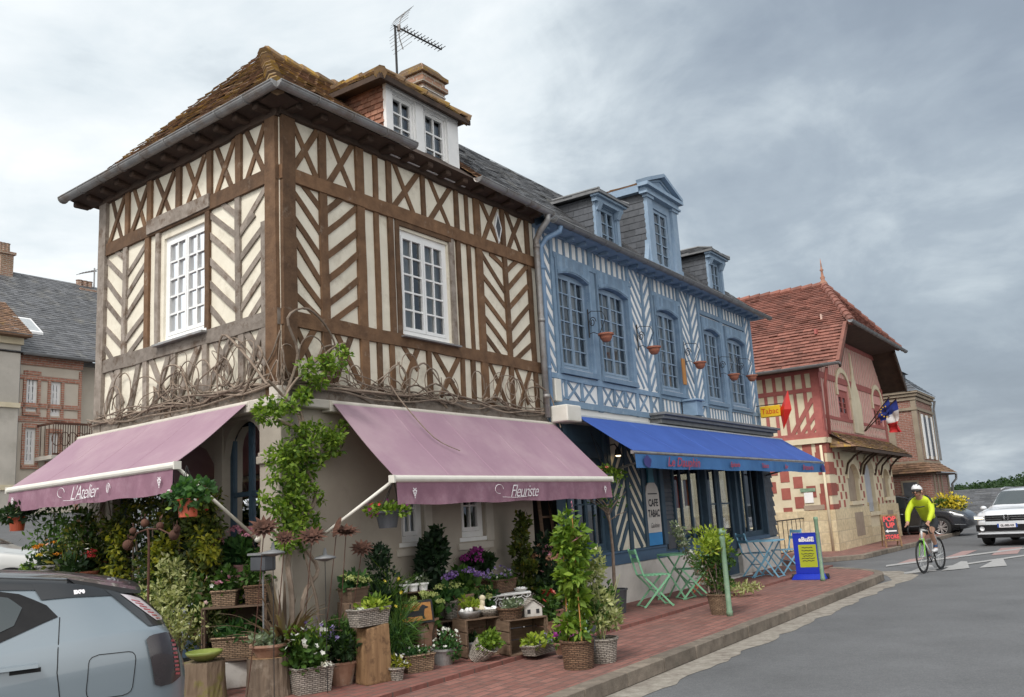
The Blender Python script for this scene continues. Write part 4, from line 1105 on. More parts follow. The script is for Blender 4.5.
mm('reflected_orange',(.62,.22,.03),(.70,.12,.04),3,.7);mm('reflected_red',(.60,.07,.05),(.66,.12,.07),3,.7)
dsp.build('reflection_cards',[M['reflected_orange'],M['reflected_red'],M['plaster_white']],wf)  # orange and red panels imitate parasols reflected in the shop glass
dr=MB(ST);y0,y1=PW-.09,PW-.04
hw=(DX[1]-DX[0])/2
for k in range(2):
 a,b=DX[0]+k*hw+.01,DX[0]+(k+1)*hw-.01
 dr.box(a,a+.12,y0,y1,.17,2.68);dr.box(b-.12,b,y0,y1,.17,2.68);dr.box(a+.12,b-.12,y0,y1,.17,.90);dr.box(a+.12,b-.12,y0,y1,2.50,2.68)
 dr.box(a+.17,b-.17,y1,y1+.015,.28,.80);dr.box(a+.12,b-.12,y0+.01,y1-.01,1.62,1.65)
 n=8
 for j in range(n):
  x0,x1=a+.12+(b-a-.24)*j/n,a+.12+(b-a-.24)*(j+1)/n;f0,f1=.14*(1-math.sin(math.pi*j/n)),.14*(1-math.sin(math.pi*(j+1)/n))
  dr.hexa([(x0,y0,2.5-f0),(x1,y0,2.5-f1),(x1,y1,2.5-f1),(x0,y1,2.5-f0)],[(x0,y0,2.51),(x1,y0,2.51),(x1,y1,2.51),(x0,y1,2.51)])
do=dr.build('door',M['navy_timber'],cf)
dg=MB(ST)
for k in range(2):
 a,b=DX[0]+k*hw+.13,DX[0]+(k+1)*hw-.13;dg.face([(a,PW-.065,.9),(b,PW-.065+.004,.9),(b,PW-.065,2.5),(a,PW-.065+.004,2.5)])
dg.build('pane',M['glass_shop'],do,fix=False)
dh=MB(ST);dh.tube([(DX[0]+hw+.07,y1+.01,1.15),(DX[0]+hw+.07,y1+.05,1.15),(DX[0]+hw+.07,y1+.05,1.35),(DX[0]+hw+.07,y1+.01,1.35)],.010,6);dh.build('handle',M['zinc_bright'],do)
st_=MB(ST);st_.box(DX[0]-.05,DX[1]+.05,-.1,PW+.22,.10,.20);st_.build('door_step',M['plinth_stone'],cf,bevel=.01)
l_=MB(ST);l_.box(8.55,14.86,.0,.30,3.20,3.26);l_.box(8.50,14.92,.0,.36,3.26,3.31);l_.box(8.6,14.8,.0,.22,3.12,3.20)
l_.build('shop_cornice',M['lead'],cf,bevel=.008)
x_=MB(ST);x_.box(10.02,10.32,.04,.34,3.33,3.62);x_.box(9.98,10.36,.03,.38,3.62,3.66);x_.build('box_bracket',M['blue_timber'],cf,bevel=.01)
u_,z_=on_face(ST,681,372);x_=MB(ST);x_.box(u_-.07,u_+.07,.052,.075,z_-.26,z_+.26);x_.build('plaque',M['gold_coir'],cf)
u_,z_=on_face(ST,551,391);x_=MB(ST);x_.box(u_-.09,u_+.09,.04,.14,z_-.17,z_+.17);x_.build('meter_box',M['cream_metal'],cf,bevel=.01)
# ---- blue awning, with its writing
mm('anchor_navy',(.03,.03,.16),(.05,.05,.2),6,.8)
def blue_text(fr,vs,n,u0,u1,w1,z1,vh,par):
 mb=MB(fr);zc=z1-.045-vh*.52;yw=w1+.048
 for s_,fr_,size in(('Le Dauphin',.17,.20),('Epicerie',.40,.115),('Tabacs',.565,.115),('Bar',.70,.115),('Brasserie',.855,.155)):
  uc=u0+(u1-u0)*fr_;text_mesh(mb,s_,size,lambda x,y:(uc+x*(1.35 if size>.15 else 1.25),yw,zc+y),shear=.30,bold=.004)
 mb.build('lettering',M['letter_red'],par,fix=False)
 mb=MB(fr)
 for e in(.035,.975):
  uc=u0+(u1-u0)*e;k_=14
  mb.face([(uc+.13*math.cos(6.283*k/k_)*(1+.12*math.sin(k*2.3)),yw-.001,zc+.085*math.sin(6.283*k/k_)*(1+.15*math.cos(k*1.7)))for k in range(k_)])
 mb.build_each('emblem',M['anchor_navy'],par,fix=False)
awning('wide royal blue awning with red lettering over the cafe front','blue_cloth','blue_valance',ST,5.44,15.12,3.05,1.20,2.45,.205,6,'zinc','zinc_bright',[(6.5,6.4,2.2),(14.2,14.3,2.2)],blue_text,w0=.30,droop=.012,bar_r=.022)
e_=MB(ST);e_.box(4.98,5.40,.12,.42,2.94,3.19);hs=tag(e_.build('awning_motor_box',M['cream_metal'],loc=ST(5.2,.2,3.05),bevel=.04,seg=3),'rounded white motor housing at the left end of the blue awning','motor box')
# ---- terracotta bowls on wrought iron brackets
bowl0=None
for(x,y,wx,lab)in((606,336,.34,'terracotta bowl on bracket between the first and second blue windows'),(654,349,.34,'terracotta bowl on bracket before the chevrons left of the third blue window'),(700,364,.34,'terracotta bowl on bracket before the chevrons right of the yellow plaque'),(734,376,.34,'terracotta bowl on bracket between the last two blue windows'),(752,377,.34,'small terracotta bowl on bracket at the far corner of the blue house')):
 u,z=on_face(ST,x,y,wx)
 loc=ST(u,0,z)
 if bowl0 is None:
  bowl0=thing('wall_bowl',lab,'planter',loc,STREET_YAW-90,'terracotta bowls along the blue facade');F=Fr(loc,S_,N_)
  b=MB(F);b.lathe((0,wx,-.10),[(.03,0),(.06,.01),(.095,.06),(.105,.11),(.13,.115),(.13,.142),(.112,.142),(.095,.095),(.02,.06)],18);b.build('bowl',M['terracotta'],bowl0,smooth=False)
  b=MB(F);b.tube([(0,.03,.42),(0,.10,.46),(0,.30,.42),(0,.36,.30),(0,wx-.11,.06)],.006,5);b.tube([(0,.03,.08),(0,.12,.10),(0,wx-.13,.05)],.006,5);b.tube([(0,.035,.02),(0,.035,.50)],.012,5)
  b.tube([(0,.06+.07*math.cos(k*.7)*math.exp(-k*.08)+.05,.27+.10*math.sin(k*.7)*math.exp(-k*.08))for k in range(16)],.008,4)
  b.build('bracket',M['iron_black'],bowl0)
 else:copy_tree(bowl0,loc,None,lab)
us=14.42
sg_=thing('tobacconist_sign','yellow Tabac box with a red lozenge on the corner of the blue house','sign',ST(us,.1,3.6))
F=Fr(ST(us,0,0),N_,-S_)
pa,pb=at_u(761,412,us),at_u(781,411,us);zc=(pa[1]+pb[1])/2
mm('sign_yellow',(.70,.42,.01),(.72,.45,.02),3,.4);mm('sign_red',(.50,.012,.008),(.55,.02,.012),3,.35)
b=MB(F);b.box(pa[0],pb[0],-.07,.07,zc-.13,zc+.13);bo=b.build('sign_box',M['sign_yellow'],sg_,bevel=.012)
b=MB(F);text_mesh(b,'Tabac',.19,lambda x,y:((pa[0]+pb[0])/2+x*.9,.0735,zc+y));b.build('lettering',M['sign_red'],bo,fix=False)
b=MB(F);q0=at_u(784.5,411,us-.1)[0];hh=(at_u(787,392,us)[1]-at_u(781,432,us)[1])/2
t_,bt,lf_,rt_=(q0+.10,.0,zc+hh),(q0-.10,0,zc-hh),(q0-.14,0,zc),(q0+.14,0,zc)
c0,c1=(q0,.12,zc),(q0,-.12,zc)
for c in(c0,c1):
 for p,q in((t_,lf_),(lf_,bt),(bt,rt_),(rt_,t_)):b.face([p,q,c])
b.build('lozenge',M['sign_red'],sg_)
b=MB(F);b.tube([(.0,0,zc+.16),(q0,0,zc+.16)],.012,6);b.build('bracket',M['iron_black'],sg_)
# ---- bottle-shaped board
mm('bottle_pale',(.50,.48,.46),(.58,.56,.53),5,.7);mm('bottle_blue',(.02,.20,.50),(.03,.24,.56),5,.5);mm('bottle_teal',(.03,.15,.22),(.045,.19,.27),5,.5)
bs=thing('bottle_board','bottle-shaped wooden board reading Cafe Tabac beside the cafe window','sign',ST(8.12,.14,1.0));y0,y1=PW+.015,PW+.045
cu=8.13
b=MB(ST);b.prism([(cu-.26,1.212),(cu+.26,1.212),(cu+.26,1.88),(cu+.21,1.99),(cu+.12,2.06),(cu-.12,2.06),(cu-.21,1.99),(cu-.26,1.88)],y0,y1);b.build('bottle_body',M['bottle_pale'],bs)
b=MB(ST);b.box(cu-.26,cu+.26,y0,y1,1.0,1.21);b.build('bottle_foot',M['bottle_blue'],bs)
b=MB(ST);b.prism([(cu-.12,2.062),(cu+.12,2.062),(cu+.095,2.2),(cu+.095,2.55),(cu-.095,2.55),(cu-.095,2.2)],y0,y1);b.build('bottle_neck',M['bottle_teal'],bs)
b=MB(ST)
text_mesh(b,'CAFE',.17,lambda x,y:(cu+x*.95,y1+.003,1.71+y),bold=.006);text_mesh(b,'TABAC',.17,lambda x,y:(cu+x*.82,y1+.003,1.53+y),bold=.006);text_mesh(b,'Gauloise',.12,lambda x,y:(cu+x*.80,y1+.003,1.33+y),shear=.4)
b.box(cu-.18,cu+.18,y1,y1+.003,1.86,1.88,0)
b.build('lettering',M['ink_black'],bs,fix=False)
# ---- wall lamp over the chevron panel
lm=thing('wall_lamp','small black spot lamp above the dark blue chevron timbers','lamp',ST(7.0,.2,2.4))
u_,z_=on_face(ST,618,453,.25)
b=MB(ST);b.tube([(u_,.12,z_+.14),(u_,.20,z_+.15),(u_,.25,z_+.08)],.012,6);b.lathe((u_,.25,z_-.04),[(.055,0),(.045,.09),(.02,.13)],12,0,False,True);b.build('lamp_housing',M['iron_black'],lm)
m,nt3,bb=newmat('lamp_glow');bb.inputs['Emission Color'].default_value=(1,.75,.40,1);bb.inputs['Emission Strength'].default_value=3.0
b=MB(ST);b.lathe((u_,.25,z_-.035),[(.048,0),(.03,-.02)],12,0,False,True);b.build('lamp_bulb',m,lm)
# ------------------------------------------------------------------ the red and cream house across the lane
def at_w(x,y,w_):
 u,z=on_face(ST,x,y,w_);return u,z
UR,UE2,WR=20.72,29.2,-.2
rh=thing('gabled_house','red-tiled house with a half-hipped gable, pink timbering and cream walls chequered in red','house',ST(25,-4,0),STREET_YAW-90)
RG=Fr(ST(0,WR,0),S_,N_)
RL=Fr(ST(UR,0,0),-N_,-S_)
def rg(x,y,w_=0.0):return on_face(RG,x,y,w_)
def rl(x,y,w_=0.0):return on_face(RL,x,y,w_)
UM=24.9
mm('pink_pale',(.50,.36,.30),(.60,.44,.37),4,.85)
gw=[]
for(x0,y0,x1,y1)in((839,391,849,420),(874.5,405,882,431)):
 a,b=rg(x0,(y0+y1)/2),rg(x1,(y0+y1)/2);zt,zb=rg((x0+x1)/2,y0)[1],rg((x0+x1)/2,y1)[1];gw.append((a[0],b[0],zb,zt))
gd=[]
for(x0,y0,x1,y1)in((848,464,858.5,501),(865.5,460,874.5,512),(882.5,469,888.5,497)):
 a,b=rg(x0,(y0+y1)/2),rg(x1,(y0+y1)/2);zt,zb=rg((x0+x1)/2,y0)[1],rg((x0+x1)/2,y1)[1];gd.append((a[0],b[0],zb,zt))
w=MB(RG);wall_holes(w,UR,UE2,.05,3.40,gd,.18)
w.fr=RL;wall_holes(w,.2,9,.05,3.40,[])
w.build('ground_floor_wall',M['cream_stone'],rh,fix=False)
w=MB(RG);wall_holes(w,UR-.06,UE2+.02,.05,1.28,[(gd[1][0]-.1,gd[1][1]+.1,.6,1.4)],.05,w=.06);w.fr=RL;w.box(.14,9,.001,.06,.05,1.28)
w.build('base_course',M['block_wall'],rh,fix=False)
w=MB(RG);wall_holes(w,UR,UE2,3.40,5.6,gw,.14);w.face([(UR,0,5.6),(UE2,0,5.6),(UE2-1.2,0,6.9),(UM+.6,0,8.2),(UM-.6,0,8.2),(UR+1.2,0,6.9)])
w.build('gable_wall',M['pink_render'],rh,fix=False)
w=MB(RL);w.face([(.2,0,3.4),(9,0,3.4),(9,0,5.7),(.2,0,5.7)]);w.build('side_wall',M['cream_stone'],rh,fix=False)
w=MB(ST);w.face([(UE2,WR,.05),(UE2,-9,.05),(UE2,-9,5.6),(UE2,WR,5.6)]);w.face([(UR,-9,.05),(UE2,-9,.05),(UE2,-9,5.6),(UR,-9,5.6)]);w.build('rear_wall',M['cream_stone'],rh,fix=False)
rm=MB(RG);rooms(rm,gw,-.145,.7);rooms(rm,gd,-.185,.6);rm.build('interior',M['dark_room'],rh,fix=False)
T=MB(RL)
bar2(T,(.12,3.45),(9,3.45),.19,.03);bar2(T,(.12,4.82),(9,4.82),.13,.028);bar2(T,(.12,5.38),(9,5.38),.13,.028)
bar2(T,(.30,3.4),(.30,5.5),.22,.035)
k=0;x=.62
while x<5:bar2(T,(x,3.45),(x,5.4),.10,.022);x+=.30
bar2(T,(.40,4.55),(1.15,3.50),.12,.026);bar2(T,(.38,4.10),(.86,3.50),.11,.026);bar2(T,(.38,3.75),(.58,3.5),.10,.026)
T.fr=RG
bar2(T,(UR-.02,5.28),(UE2,5.28),.20,.035);bar2(T,(UR-.02,3.50),(UE2,3.50),.22,.035);bar2(T,(UR+.4,6.62),(UE2-.4,6.62),.16,.03)
bar2(T,(UR+.10,3.4),(UR+.10,5.5),.22,.04);bar2(T,(UE2-.10,3.4),(UE2-.10,5.5),.22,.04)
bar2(T,(UR-.02,4.02),(UE2,4.02),.10,.028)
T.build('timber_frame',M['pinkred_timber'],rh)
T=MB(RG);u=UR+.35
while u<UE2-.2:
 if not any(g_[0]-.22<u<g_[1]+.22 for g_ in gw)and abs(u-UM)>.75:bar2(T,(u,4.06),(u,5.2),.09,.014)
 zt=min(6.55,5.6+1.0*min(u-UR,UE2-u))
 bar2(T,(u,5.36),(u,zt),.09,.014)
 if abs(u-UM)<3:bar2(T,(u,6.7),(u,7.3),.09,.014)
 bar2(T,(u,3.62),(u+.16,3.96),.07,.012);bar2(T,(u+.16,3.62),(u,3.96),.07,.015)
 u+=.25
T.build('gable_studs',M['pink_pale'],rh)
T=MB(RG)
for a,b,z0,z1 in gw:
 m_=(a+b)/2;r=(b-a)/2+.10;n=10
 for k in range(n):
  t0,t1=math.pi*k/n,math.pi*(k+1)/n
  T.prism([(m_+r*math.cos(t0),z1+.02+r*.75*math.sin(t0)),(m_+(r+.16)*math.cos(t0),z1+.02+(r+.16)*.8*math.sin(t0)),(m_+(r+.16)*math.cos(t1),z1+.02+(r+.16)*.8*math.sin(t1)),(m_+r*math.cos(t1),z1+.02+r*.75*math.sin(t1))],.0,.06)
 T.box(a-.28,a-.12,0,.07,z1-.2,z1+.02);T.box(b+.12,b+.28,0,.07,z1-.2,z1+.02)
T.box(UM-.12,UM+.12,.0,.055,5.65,5.95)
pr=[(UM-.62,3.66),(UM+.62,3.66),(UM+.66,4.6),(UM+.5,5.05),(UM+.25,5.35),(UM+.12,5.66),(UM+.07,6.25),(UM,6.4),(UM-.07,6.25),(UM-.12,5.66),(UM-.25,5.35),(UM-.5,5.05),(UM-.66,4.6)]
T.prism(pr,.0,.05)
T.build('cream_ornament',M['cream_stone'],rh)
for h in gw:window(rh,RG,*h,-.05,1,3,fm='pinkred_timber',fw=.14,bar=.03,curt=True)
K=MB(RL)
for x,y in((807,450),(820,457.8),(784.7,476.6),(798,482.5),(811.5,491.7),(824.8,499),(786.2,494),(799.8,502.6),(813.6,512.7),(788.5,513.5),(773,470),(772,488)):
 a,z=rl(x,y);K.box(a-.135,a+.135,-.005,.012,z-.17,z+.17)
K.fr=RG
for k,(x,y)in enumerate(((831.5,447),(834,468),(836.5,489),(839,510))):
 a,z=rg(x,y);K.box(UR-.015,UR+.62,-.005,.014,z-.18,z+.18);K.fr=RL;K.box(.185,.50,-.005,.013,z-.18,z+.18);K.fr=RG
z=1.32;row=0
while z<3.0:
 u=UR+.75+(row%2)*.28
 while u<UE2-.1:
  if not any(g_[0]-.10<u+.07 and u-.07<g_[1]+.10 and g_[2]-.1<z+.1 and z<g_[3]+.3 for g_ in gd):K.box(u-.085,u+.085,-.005,.010,z,z+.21)
  u+=.56
 z+=.24;row+=1
mm('red_block',(.27,.075,.058),(.34,.105,.08),6,.8,bmp=.3,isl=.15)
K.build('red_blocks',M['red_block'],rh)
A=MB(RG)
for k,(a,b,z0,z1)in enumerate(gd):
 m_=(a+b)/2;r=(b-a)/2;n=10
 for j in range(n):
  t0,t1=math.pi*j/n,math.pi*(j+1)/n
  A.prism([(m_+r*math.cos(t0),z1-r*.7+r*.7*math.sin(t0)),(m_+(r+.14)*math.cos(t0),z1-r*.7+(r*.7+.16)*math.sin(t0)),(m_+(r+.14)*math.cos(t1),z1-r*.7+(r*.7+.16)*math.sin(t1)),(m_+r*math.cos(t1),z1-r*.7+r*.7*math.sin(t1))],-.01,.05)
  A.prism([(m_+r*math.cos(t0),z1-r*.7+r*.7*math.sin(t0)),(m_+r*math.cos(t0),z1+.001),(m_+r*math.cos(t1),z1+.001),(m_+r*math.cos(t1),z1-r*.7+r*.7*math.sin(t1))],-.16,.002)
 A.box(a-.12,b+.12,0,.09,z0-.12,z0-.002)
A.build('arch_surround',M['cream_stone'],rh)
mm('panel_grey',(.36,.38,.42),(.44,.46,.50),3,.6);mm('panel_brown',(.28,.22,.17),(.36,.29,.22),4,.8)
for k,g_ in enumerate(gd):
 A=MB(RG);A.box(g_[0]+.01,g_[1]-.01,-.15,-.11,g_[2]+.01,g_[3]-.02);A.build('arch_panel',M['panel_grey' if k==1 else 'panel_brown'],rh)
A=MB(RG)
for x0,y0,x1,y1 in((854,512,862.5,536),(886.5,510,892,524)):
 a,zb=rg((x0+x1)/2-(x1-x0)/2,(y0+y1)/2);b,_=rg(x1,(y0+y1)/2);zt=rg((x0+x1)/2,y0)[1];zb=rg((x0+x1)/2,y1)[1];A.box(a,b,.055,.066,zb,zt)
A.build('basement_panel',M['panel_brown'],rh)
A=MB(RG);A.box(UR-.08,UE2+.05,0,.08,3.22,3.38);A.fr=RL;A.box(.12,9,0,.08,3.22,3.38);A.build('string_course',M['cream_stone'],rh)
ZE,ZH,ZR,WE=5.44,6.80,8.86,.62
uL,uR_=20.12,29.75;hL,hR=21.55,28.3
apx=ST(UM,-.72,ZR);rbk=ST(UM,-8.6,ZR)
r=MB(WORLD)
eF,eB,mF,mB_=ST(uL,WE,ZE),ST(uL,-8.6,ZE),ST(hL,WE+.02,ZH),ST(hL,-8.6,ZH)
slope_tiles(r,eB,eF,mB_,mF,.27,.17,th=.03,jit=.006,lift=.02)
slope_tiles(r,mB_,mF,rbk,apx,.27,.17,th=.03,jit=.006,lift=.02)
eF2,eB2,mF2,mB2=ST(uR_,WE,ZE),ST(uR_,-8.6,ZE),ST(hR,WE+.02,ZH),ST(hR,-8.6,ZH)
slope_tiles(r,eF2,eB2,mF2,mB2,.27,.17,th=.03,jit=.006,lift=.02)
slope_tiles(r,mF2,mB2,apx,rbk,.27,.17,th=.03,jit=.006,lift=.02)
slope_tiles(r,ST(hL,.80,ZH),ST(hR,.80,ZH),apx,apx+S_*.02,.27,.17,th=.03,jit=.006,lift=.02)
for a,b in((apx,rbk),(ST(hL,.80,ZH),apx),(ST(hR,.80,ZH),apx)):
 n=max(2,int((b-a).length/.36));d=(b-a)/n
 for k in range(n):r.tube([a+d*k+V((0,0,.03)),a+d*(k+1.06)+V((0,0,.005))],[.13,.11],8)
for a,b in((eF,mF),):r.beam(a-N_*.02,b-N_*.02,.10,.16)
ro=r.build('roof',M['tile_red'],rh)
d=V((0,0,.03));dk=MB(WORLD)
dk.face([eB-d,eF-d,mF-d,mB_-d]);dk.face([mB_-d,mF-d,apx-d,rbk-d]);dk.face([eB2-d,eF2-d,mF2-d,mB2-d]);dk.face([mB2-d,mF2-d,apx-d,rbk-d])
dk.face([ST(hL,.80,ZH)-d,ST(hR,.80,ZH)-d,apx-d]);dk.face([ST(hL,.80,ZH)-d,ST(hR,.80,ZH)-d,ST(hR-.1,WR,ZH-.12),ST(hL+.1,WR,ZH-.12)])
dk.face([eF-d,eB-d,ST(UR,-8.6,ZE-.02),ST(UR,WR,ZE-.02)])
dk.build('roof_deck',M['oak_dark'],rh,fix=False)
gt=MB(WORLD);gutter(gt,ST(uL-.07,.66,ZE-.0),ST(uL-.07,-8.6,ZE),.07);gutter(gt,ST(hL-.45,.87,ZH),ST(hR+.8,.87,ZH),.07);gt.build('gutter',M['lead'],rh,fix=False)
bp=MB(ST)
for u0_,z0_,u1_,z1_ in((uR_-.06,ZE-.02,hR+.02,ZH-.05),(uL+.10,ZE-.05,hL+.05,ZH-.08)):
 bp.beam(V((u0_,.60,z0_)),V((u1_,.60,z1_)),.05,.22)
bp.build('bargeboard',M['oak_dark'],rh)
fn=MB(WORLD);fn.lathe(apx+V((0,0,.02)),[(.16,0),(.13,.08),(.06,.18),(.09,.26),(.05,.32),(.035,.48),(.07,.53),(.035,.58),(.025,.72),(.005,.95)],10,0,True,True);fn.build('finial',M['tile_hung'],rh,smooth=True)
dp=MB(ST);dp.tube([(uL+.02,.25,ZE-.12),(UR-.08,.02,ZE-.55),(UR-.09,-.02,3.45)],.05,8);dp.build('downpipe',M['pinkred_timber'],rh,smooth=True)
dp=MB(ST);dp.tube([(UR-.10,-.32,3.15),(UR-.10,-.32,.1)],.04,8);dp.build('drain',M['cream_stone'],rh,smooth=True)
p0,p1=ST(UR+.30,WR+.03,3.56),ST(UE2-.02,WR+.03,3.52);q0,q1=ST(UR+.62,.52,3.06),ST(UE2+.1,.52,3.0)
pt=MB(WORLD);slope_tiles(pt,q0,q1,p0+S_*.3,p1,.20,.12,th=.014,jit=.006,lift=.012,mi2=1,p2=.5)
slope_tiles(pt,p0+V((0,0,-.48)),q0,p0+S_*.28,p0+S_*.30,.2,.12,th=.014,jit=.005,lift=.012,mi2=1,p2=.7)
po3=pt.build('pent_roof',[M['tile_old'],M['tile_moss']],rh)
pt=MB(WORLD);d=V((0,0,.03));pt.face([q0-d,q1-d,p1-d,p0-d]);pt.face([q0-d,q1-d,q1-d*3-N_*.5,q0-d*3-N_*.5]);pt.beam(q0-d*2,q1-d*2,.05,.09)
pt.fr=RG
for g_ in gd:
 for u in(g_[0]-.2,g_[1]+.2):pt.tube([(u,.03,2.3),(u,.12,2.62),(u,.35,2.85),(u,.62,2.98)],.035,5)
pt.build('pent_roof_frame',M['oak_dark'],po3)
x_=MB(RL);a,z=rl(808,490.5);x_.box(a-.22,a+.22,.014,.03,z-.04,z+.06);pl=tag(x_.build('street_plate',M['green_paint'],loc=RL(a,.03,z)),'small green street name plate on the cream wall of the red-roofed house','plate')
x_=MB(RL);a,z=rl(809,497);x_.box(a-.13,a+.13,.013,.03,z-.17,z+.13);tag(x_.build('notice_plate',M['plaster_white'],loc=RL(a,.03,z)),'pale notice plate below the green street plate','plate')
x_=MB(RL);a,z=rl(814.5,507.5);x_.box(a-.3,a+.3,.013,.03,z-.07,z+.07);tag(x_.build('wall_vent',M['panel_brown'],loc=RL(a,.03,z)),'brown wall vent low on the chequered wall beside the downpipe','vent')
def flag(name,label,foot,tip,drop,mats,stars=False):
 root=thing(name,label,'flag',foot)
 b=MB(WORLD);b.tube([foot,tip],.018,6);b.ball(tip,.035);b.build('pole',M['wood_dark'],root)
 b=MB(WORLD);d=(tip-foot).normalized();n,m_=15,8
 L=.85;ids=[]
 for j in range(m_+1):
  row=[]
  for i in range(n+1):
   s_=i/n;t=j/m_
   q=tip-d*(.05+(1-s_*.98)*0+t*.62)+V((0,0,-s_*drop*(1-.25*t)))
   q+=S_*(.10*math.sin(i*.9+j*.5)*s_)+N_*(.09*math.sin(j*1.1+i*.4)*s_-.12*s_*t)
   row.append(b.p(q))
  ids.append(row)
 for j in range(m_):
  for i in range(n):
   mi=min(len(mats)-1,int(i/n*len(mats)));b.fi((ids[j][i],ids[j][i+1],ids[j+1][i+1],ids[j+1][i]),mi)
 c=b.build('cloth',mats,root,smooth=True,fix=False)
 if stars:
  b=MB(WORLD);c0=tip-d*.36+V((0,0,-drop*.45))-S_*.13+N_*.05
  for k in range(12):
   a=6.283*k/12;o=c0+N_*(.17*math.cos(a))+UP*(.17*math.sin(a));b.face([o+(N_*math.cos(6.283*i/10)+UP*math.sin(6.283*i/10))*(.035 if i%2 else.015)for i in range(10)])
  b.build('stars',M['sign_yellow'],c,fix=False)
mm('flag_blue',(.015,.035,.24),(.02,.05,.30),3,.8);mm('flag_white',(.66,.66,.66),None,rough=.8);mm('flag_red',(.46,.02,.025),(.55,.03,.03),3,.8)
def wpt(x,y,w_):u,z=at_w(x,y,w_);return ST(u,w_,z)
foot=wpt(864.5,431,-.12)
flag('european_flag','blue flag with a ring of yellow stars on the pole nearer the gable window',foot,wpt(889,397,1.05),.62,[M['flag_blue']],True)
flag('french_flag','blue, white and red flag hanging from the pole on the pink gable',foot+S_*.12,wpt(897,398,1.35),1.05,[M['flag_blue'],M['flag_white'],M['flag_red']])
# ------------------------------------------------------------------ brick house beyond
kh=thing('brick_house','tall brown brick house with cream bands and shutters beyond the flags','house',ST(33.5,-2,0),STREET_YAW-90)
B0,B1,BWf=32.0,35.6,.42
w=MB(ST)
def shell(mb,u0,u1,wf,wb,z0,z1,mi=0):mb.box(u0,u1,wb,wf,z0,z1,mi)
shell(w,B0,B1,BWf,-7,0,5.5);w.build('wall',M['brick_red'],kh)
w=MB(ST)
for z in(2.75,4.85,5.25):shell(w,B0-.06,B1+.06,BWf+.06,-7,z,z+.11)
shell(w,B0-.18,B1+.18,BWf+.18,-7,5.52,5.61);shell(w,B0-.12,B1+.12,BWf+.12,-7,5.40,5.499)
for u0_ in(B0-.03,B1-.17):w.box(u0_,u0_+.20,BWf-.16,BWf+.03,.1,5.4)
for u in(B0+.5,B1-.9):w.box(u,u+.16,BWf,BWf+.045,2.9,4.8)
w.box(B0-.04,B0,-.7,-.45,2.9,4.8)
w.build_each('stone_band',M['stone_brown'],kh)
def lean(z_e,z_t,ov):
 r=MB(ST);a=B0-ov;b=B1+ov;c=BWf+ov
 for q in((V((a,-6,z_e)),V((a,c,z_e)),V((B0,-6,z_t)),V((B0,BWf,z_t))),(V((a,c,z_e)),V((b,c,z_e)),V((B0,BWf,z_t)),V((B1,BWf,z_t)))):
  slope_tiles(r,*q,.2,.13,th=.014,jit=.004)
 return r
r=lean(2.36,2.80,.55);ro=r.build('lean_to_roof',M['tile_old'],kh)
w=MB(ST);w.box(B0-.30,B1+.25,-6,BWf+.26,0,2.30);w.build('lower_wall',M['brick_red'],kh)
w=MB(ST);w.box(B0-.5,B1+.5,-6,BWf+.5,2.28,2.35);w.build('lean_to_fascia',M['oak_dark'],kh)
w=MB(ST)
for u in(B0+.1,B0+.9,B0+1.7,B1-.3):w.box(u,u+.22,BWf+.255,BWf+.30,.1,2.28)
w.build_each('lower_pier',M['stone_brown'],kh)
w=MB(ST);xl=on_face(Fr(ST(B0-.3,0,0),-N_,-S_),913,500)[0];w.box(B0-.33,B0-.305,-xl-.35,-xl+.30,1.25,2.1);w.build('window_frame',M['stone_brown'],kh)
w=MB(ST);w.box(B0-.335,B0-.331,-xl-.28,-xl+.23,1.32,2.03);w.build('pane',M['slate_dark'],kh)
for u in(B0+1.05,B0+2.05):
 f=MB(ST);f.box(u,u+.75,BWf+.002,BWf+.04,2.95,4.75);fo=f.build('window',M['stone_brown'],kh)
 f=MB(ST);f.box(u+.08,u+.67,BWf+.041,BWf+.046,3.05,4.65);f.build('pane',M['slate_dark'],fo)
 f=MB(ST);f.box(u-.36,u-.02,BWf+.01,BWf+.07,2.92,4.72);f.box(u+.77,u+1.0,BWf+.01,BWf+.07,2.92,4.72);f.build('shutter',M['white_paint'],fo)
r=MB(ST)
a,b,c=B0-.2,B1+.2,BWf+.2
for q in((V((a,-6,5.62)),V((a,c,5.62)),V((B0+.9,-6,7.0)),V((B0+.9,-.9,7.0))),(V((a,c,5.62)),V((b,c,5.62)),V((B0+.9,-.9,7.0)),V((B1-.9,-.9,7.0)))):slope_tiles(r,*q,.22,.14,th=.01)
r.build('roof',M['slate_dark'],kh)
for x0,y0,x1,y1,w_ in((897,363,921,388,-.2),(889,357,897,385,-1.0)):
 ua,za=at_w(x0,y1,w_);ub,_=at_w(x1,y1,w_);zt=at_w(x0,y0+8,w_)[1];ub=min(ub,ua+2.2)
 d_=MB(ST);d_.box(ua,ub-.1,w_-1.5,w_,za-.3,zt);do_=d_.build('roof_dormer',M['slate_dark'],kh)
 d_=MB(ST);um=(ua+ub-.1)/2;d_.hexa([(ua-.12,w_-1.6,zt),(ub+.02,w_-1.6,zt),(ub+.02,w_+.12,zt),(ua-.12,w_+.12,zt)],[(um-.3,w_-1.2,zt+.3),(um+.3,w_-1.2,zt+.3),(um+.3,w_-.3,zt+.3),(um-.3,w_-.3,zt+.3)]);d_.build('dormer_cap',M['slate'],do_)
 d_=MB(ST);d_.box(ua-.012,ua-.002,w_-.45,w_-.1,za,zt-.08);d_.build('dormer_window',M['panel_grey'],do_)
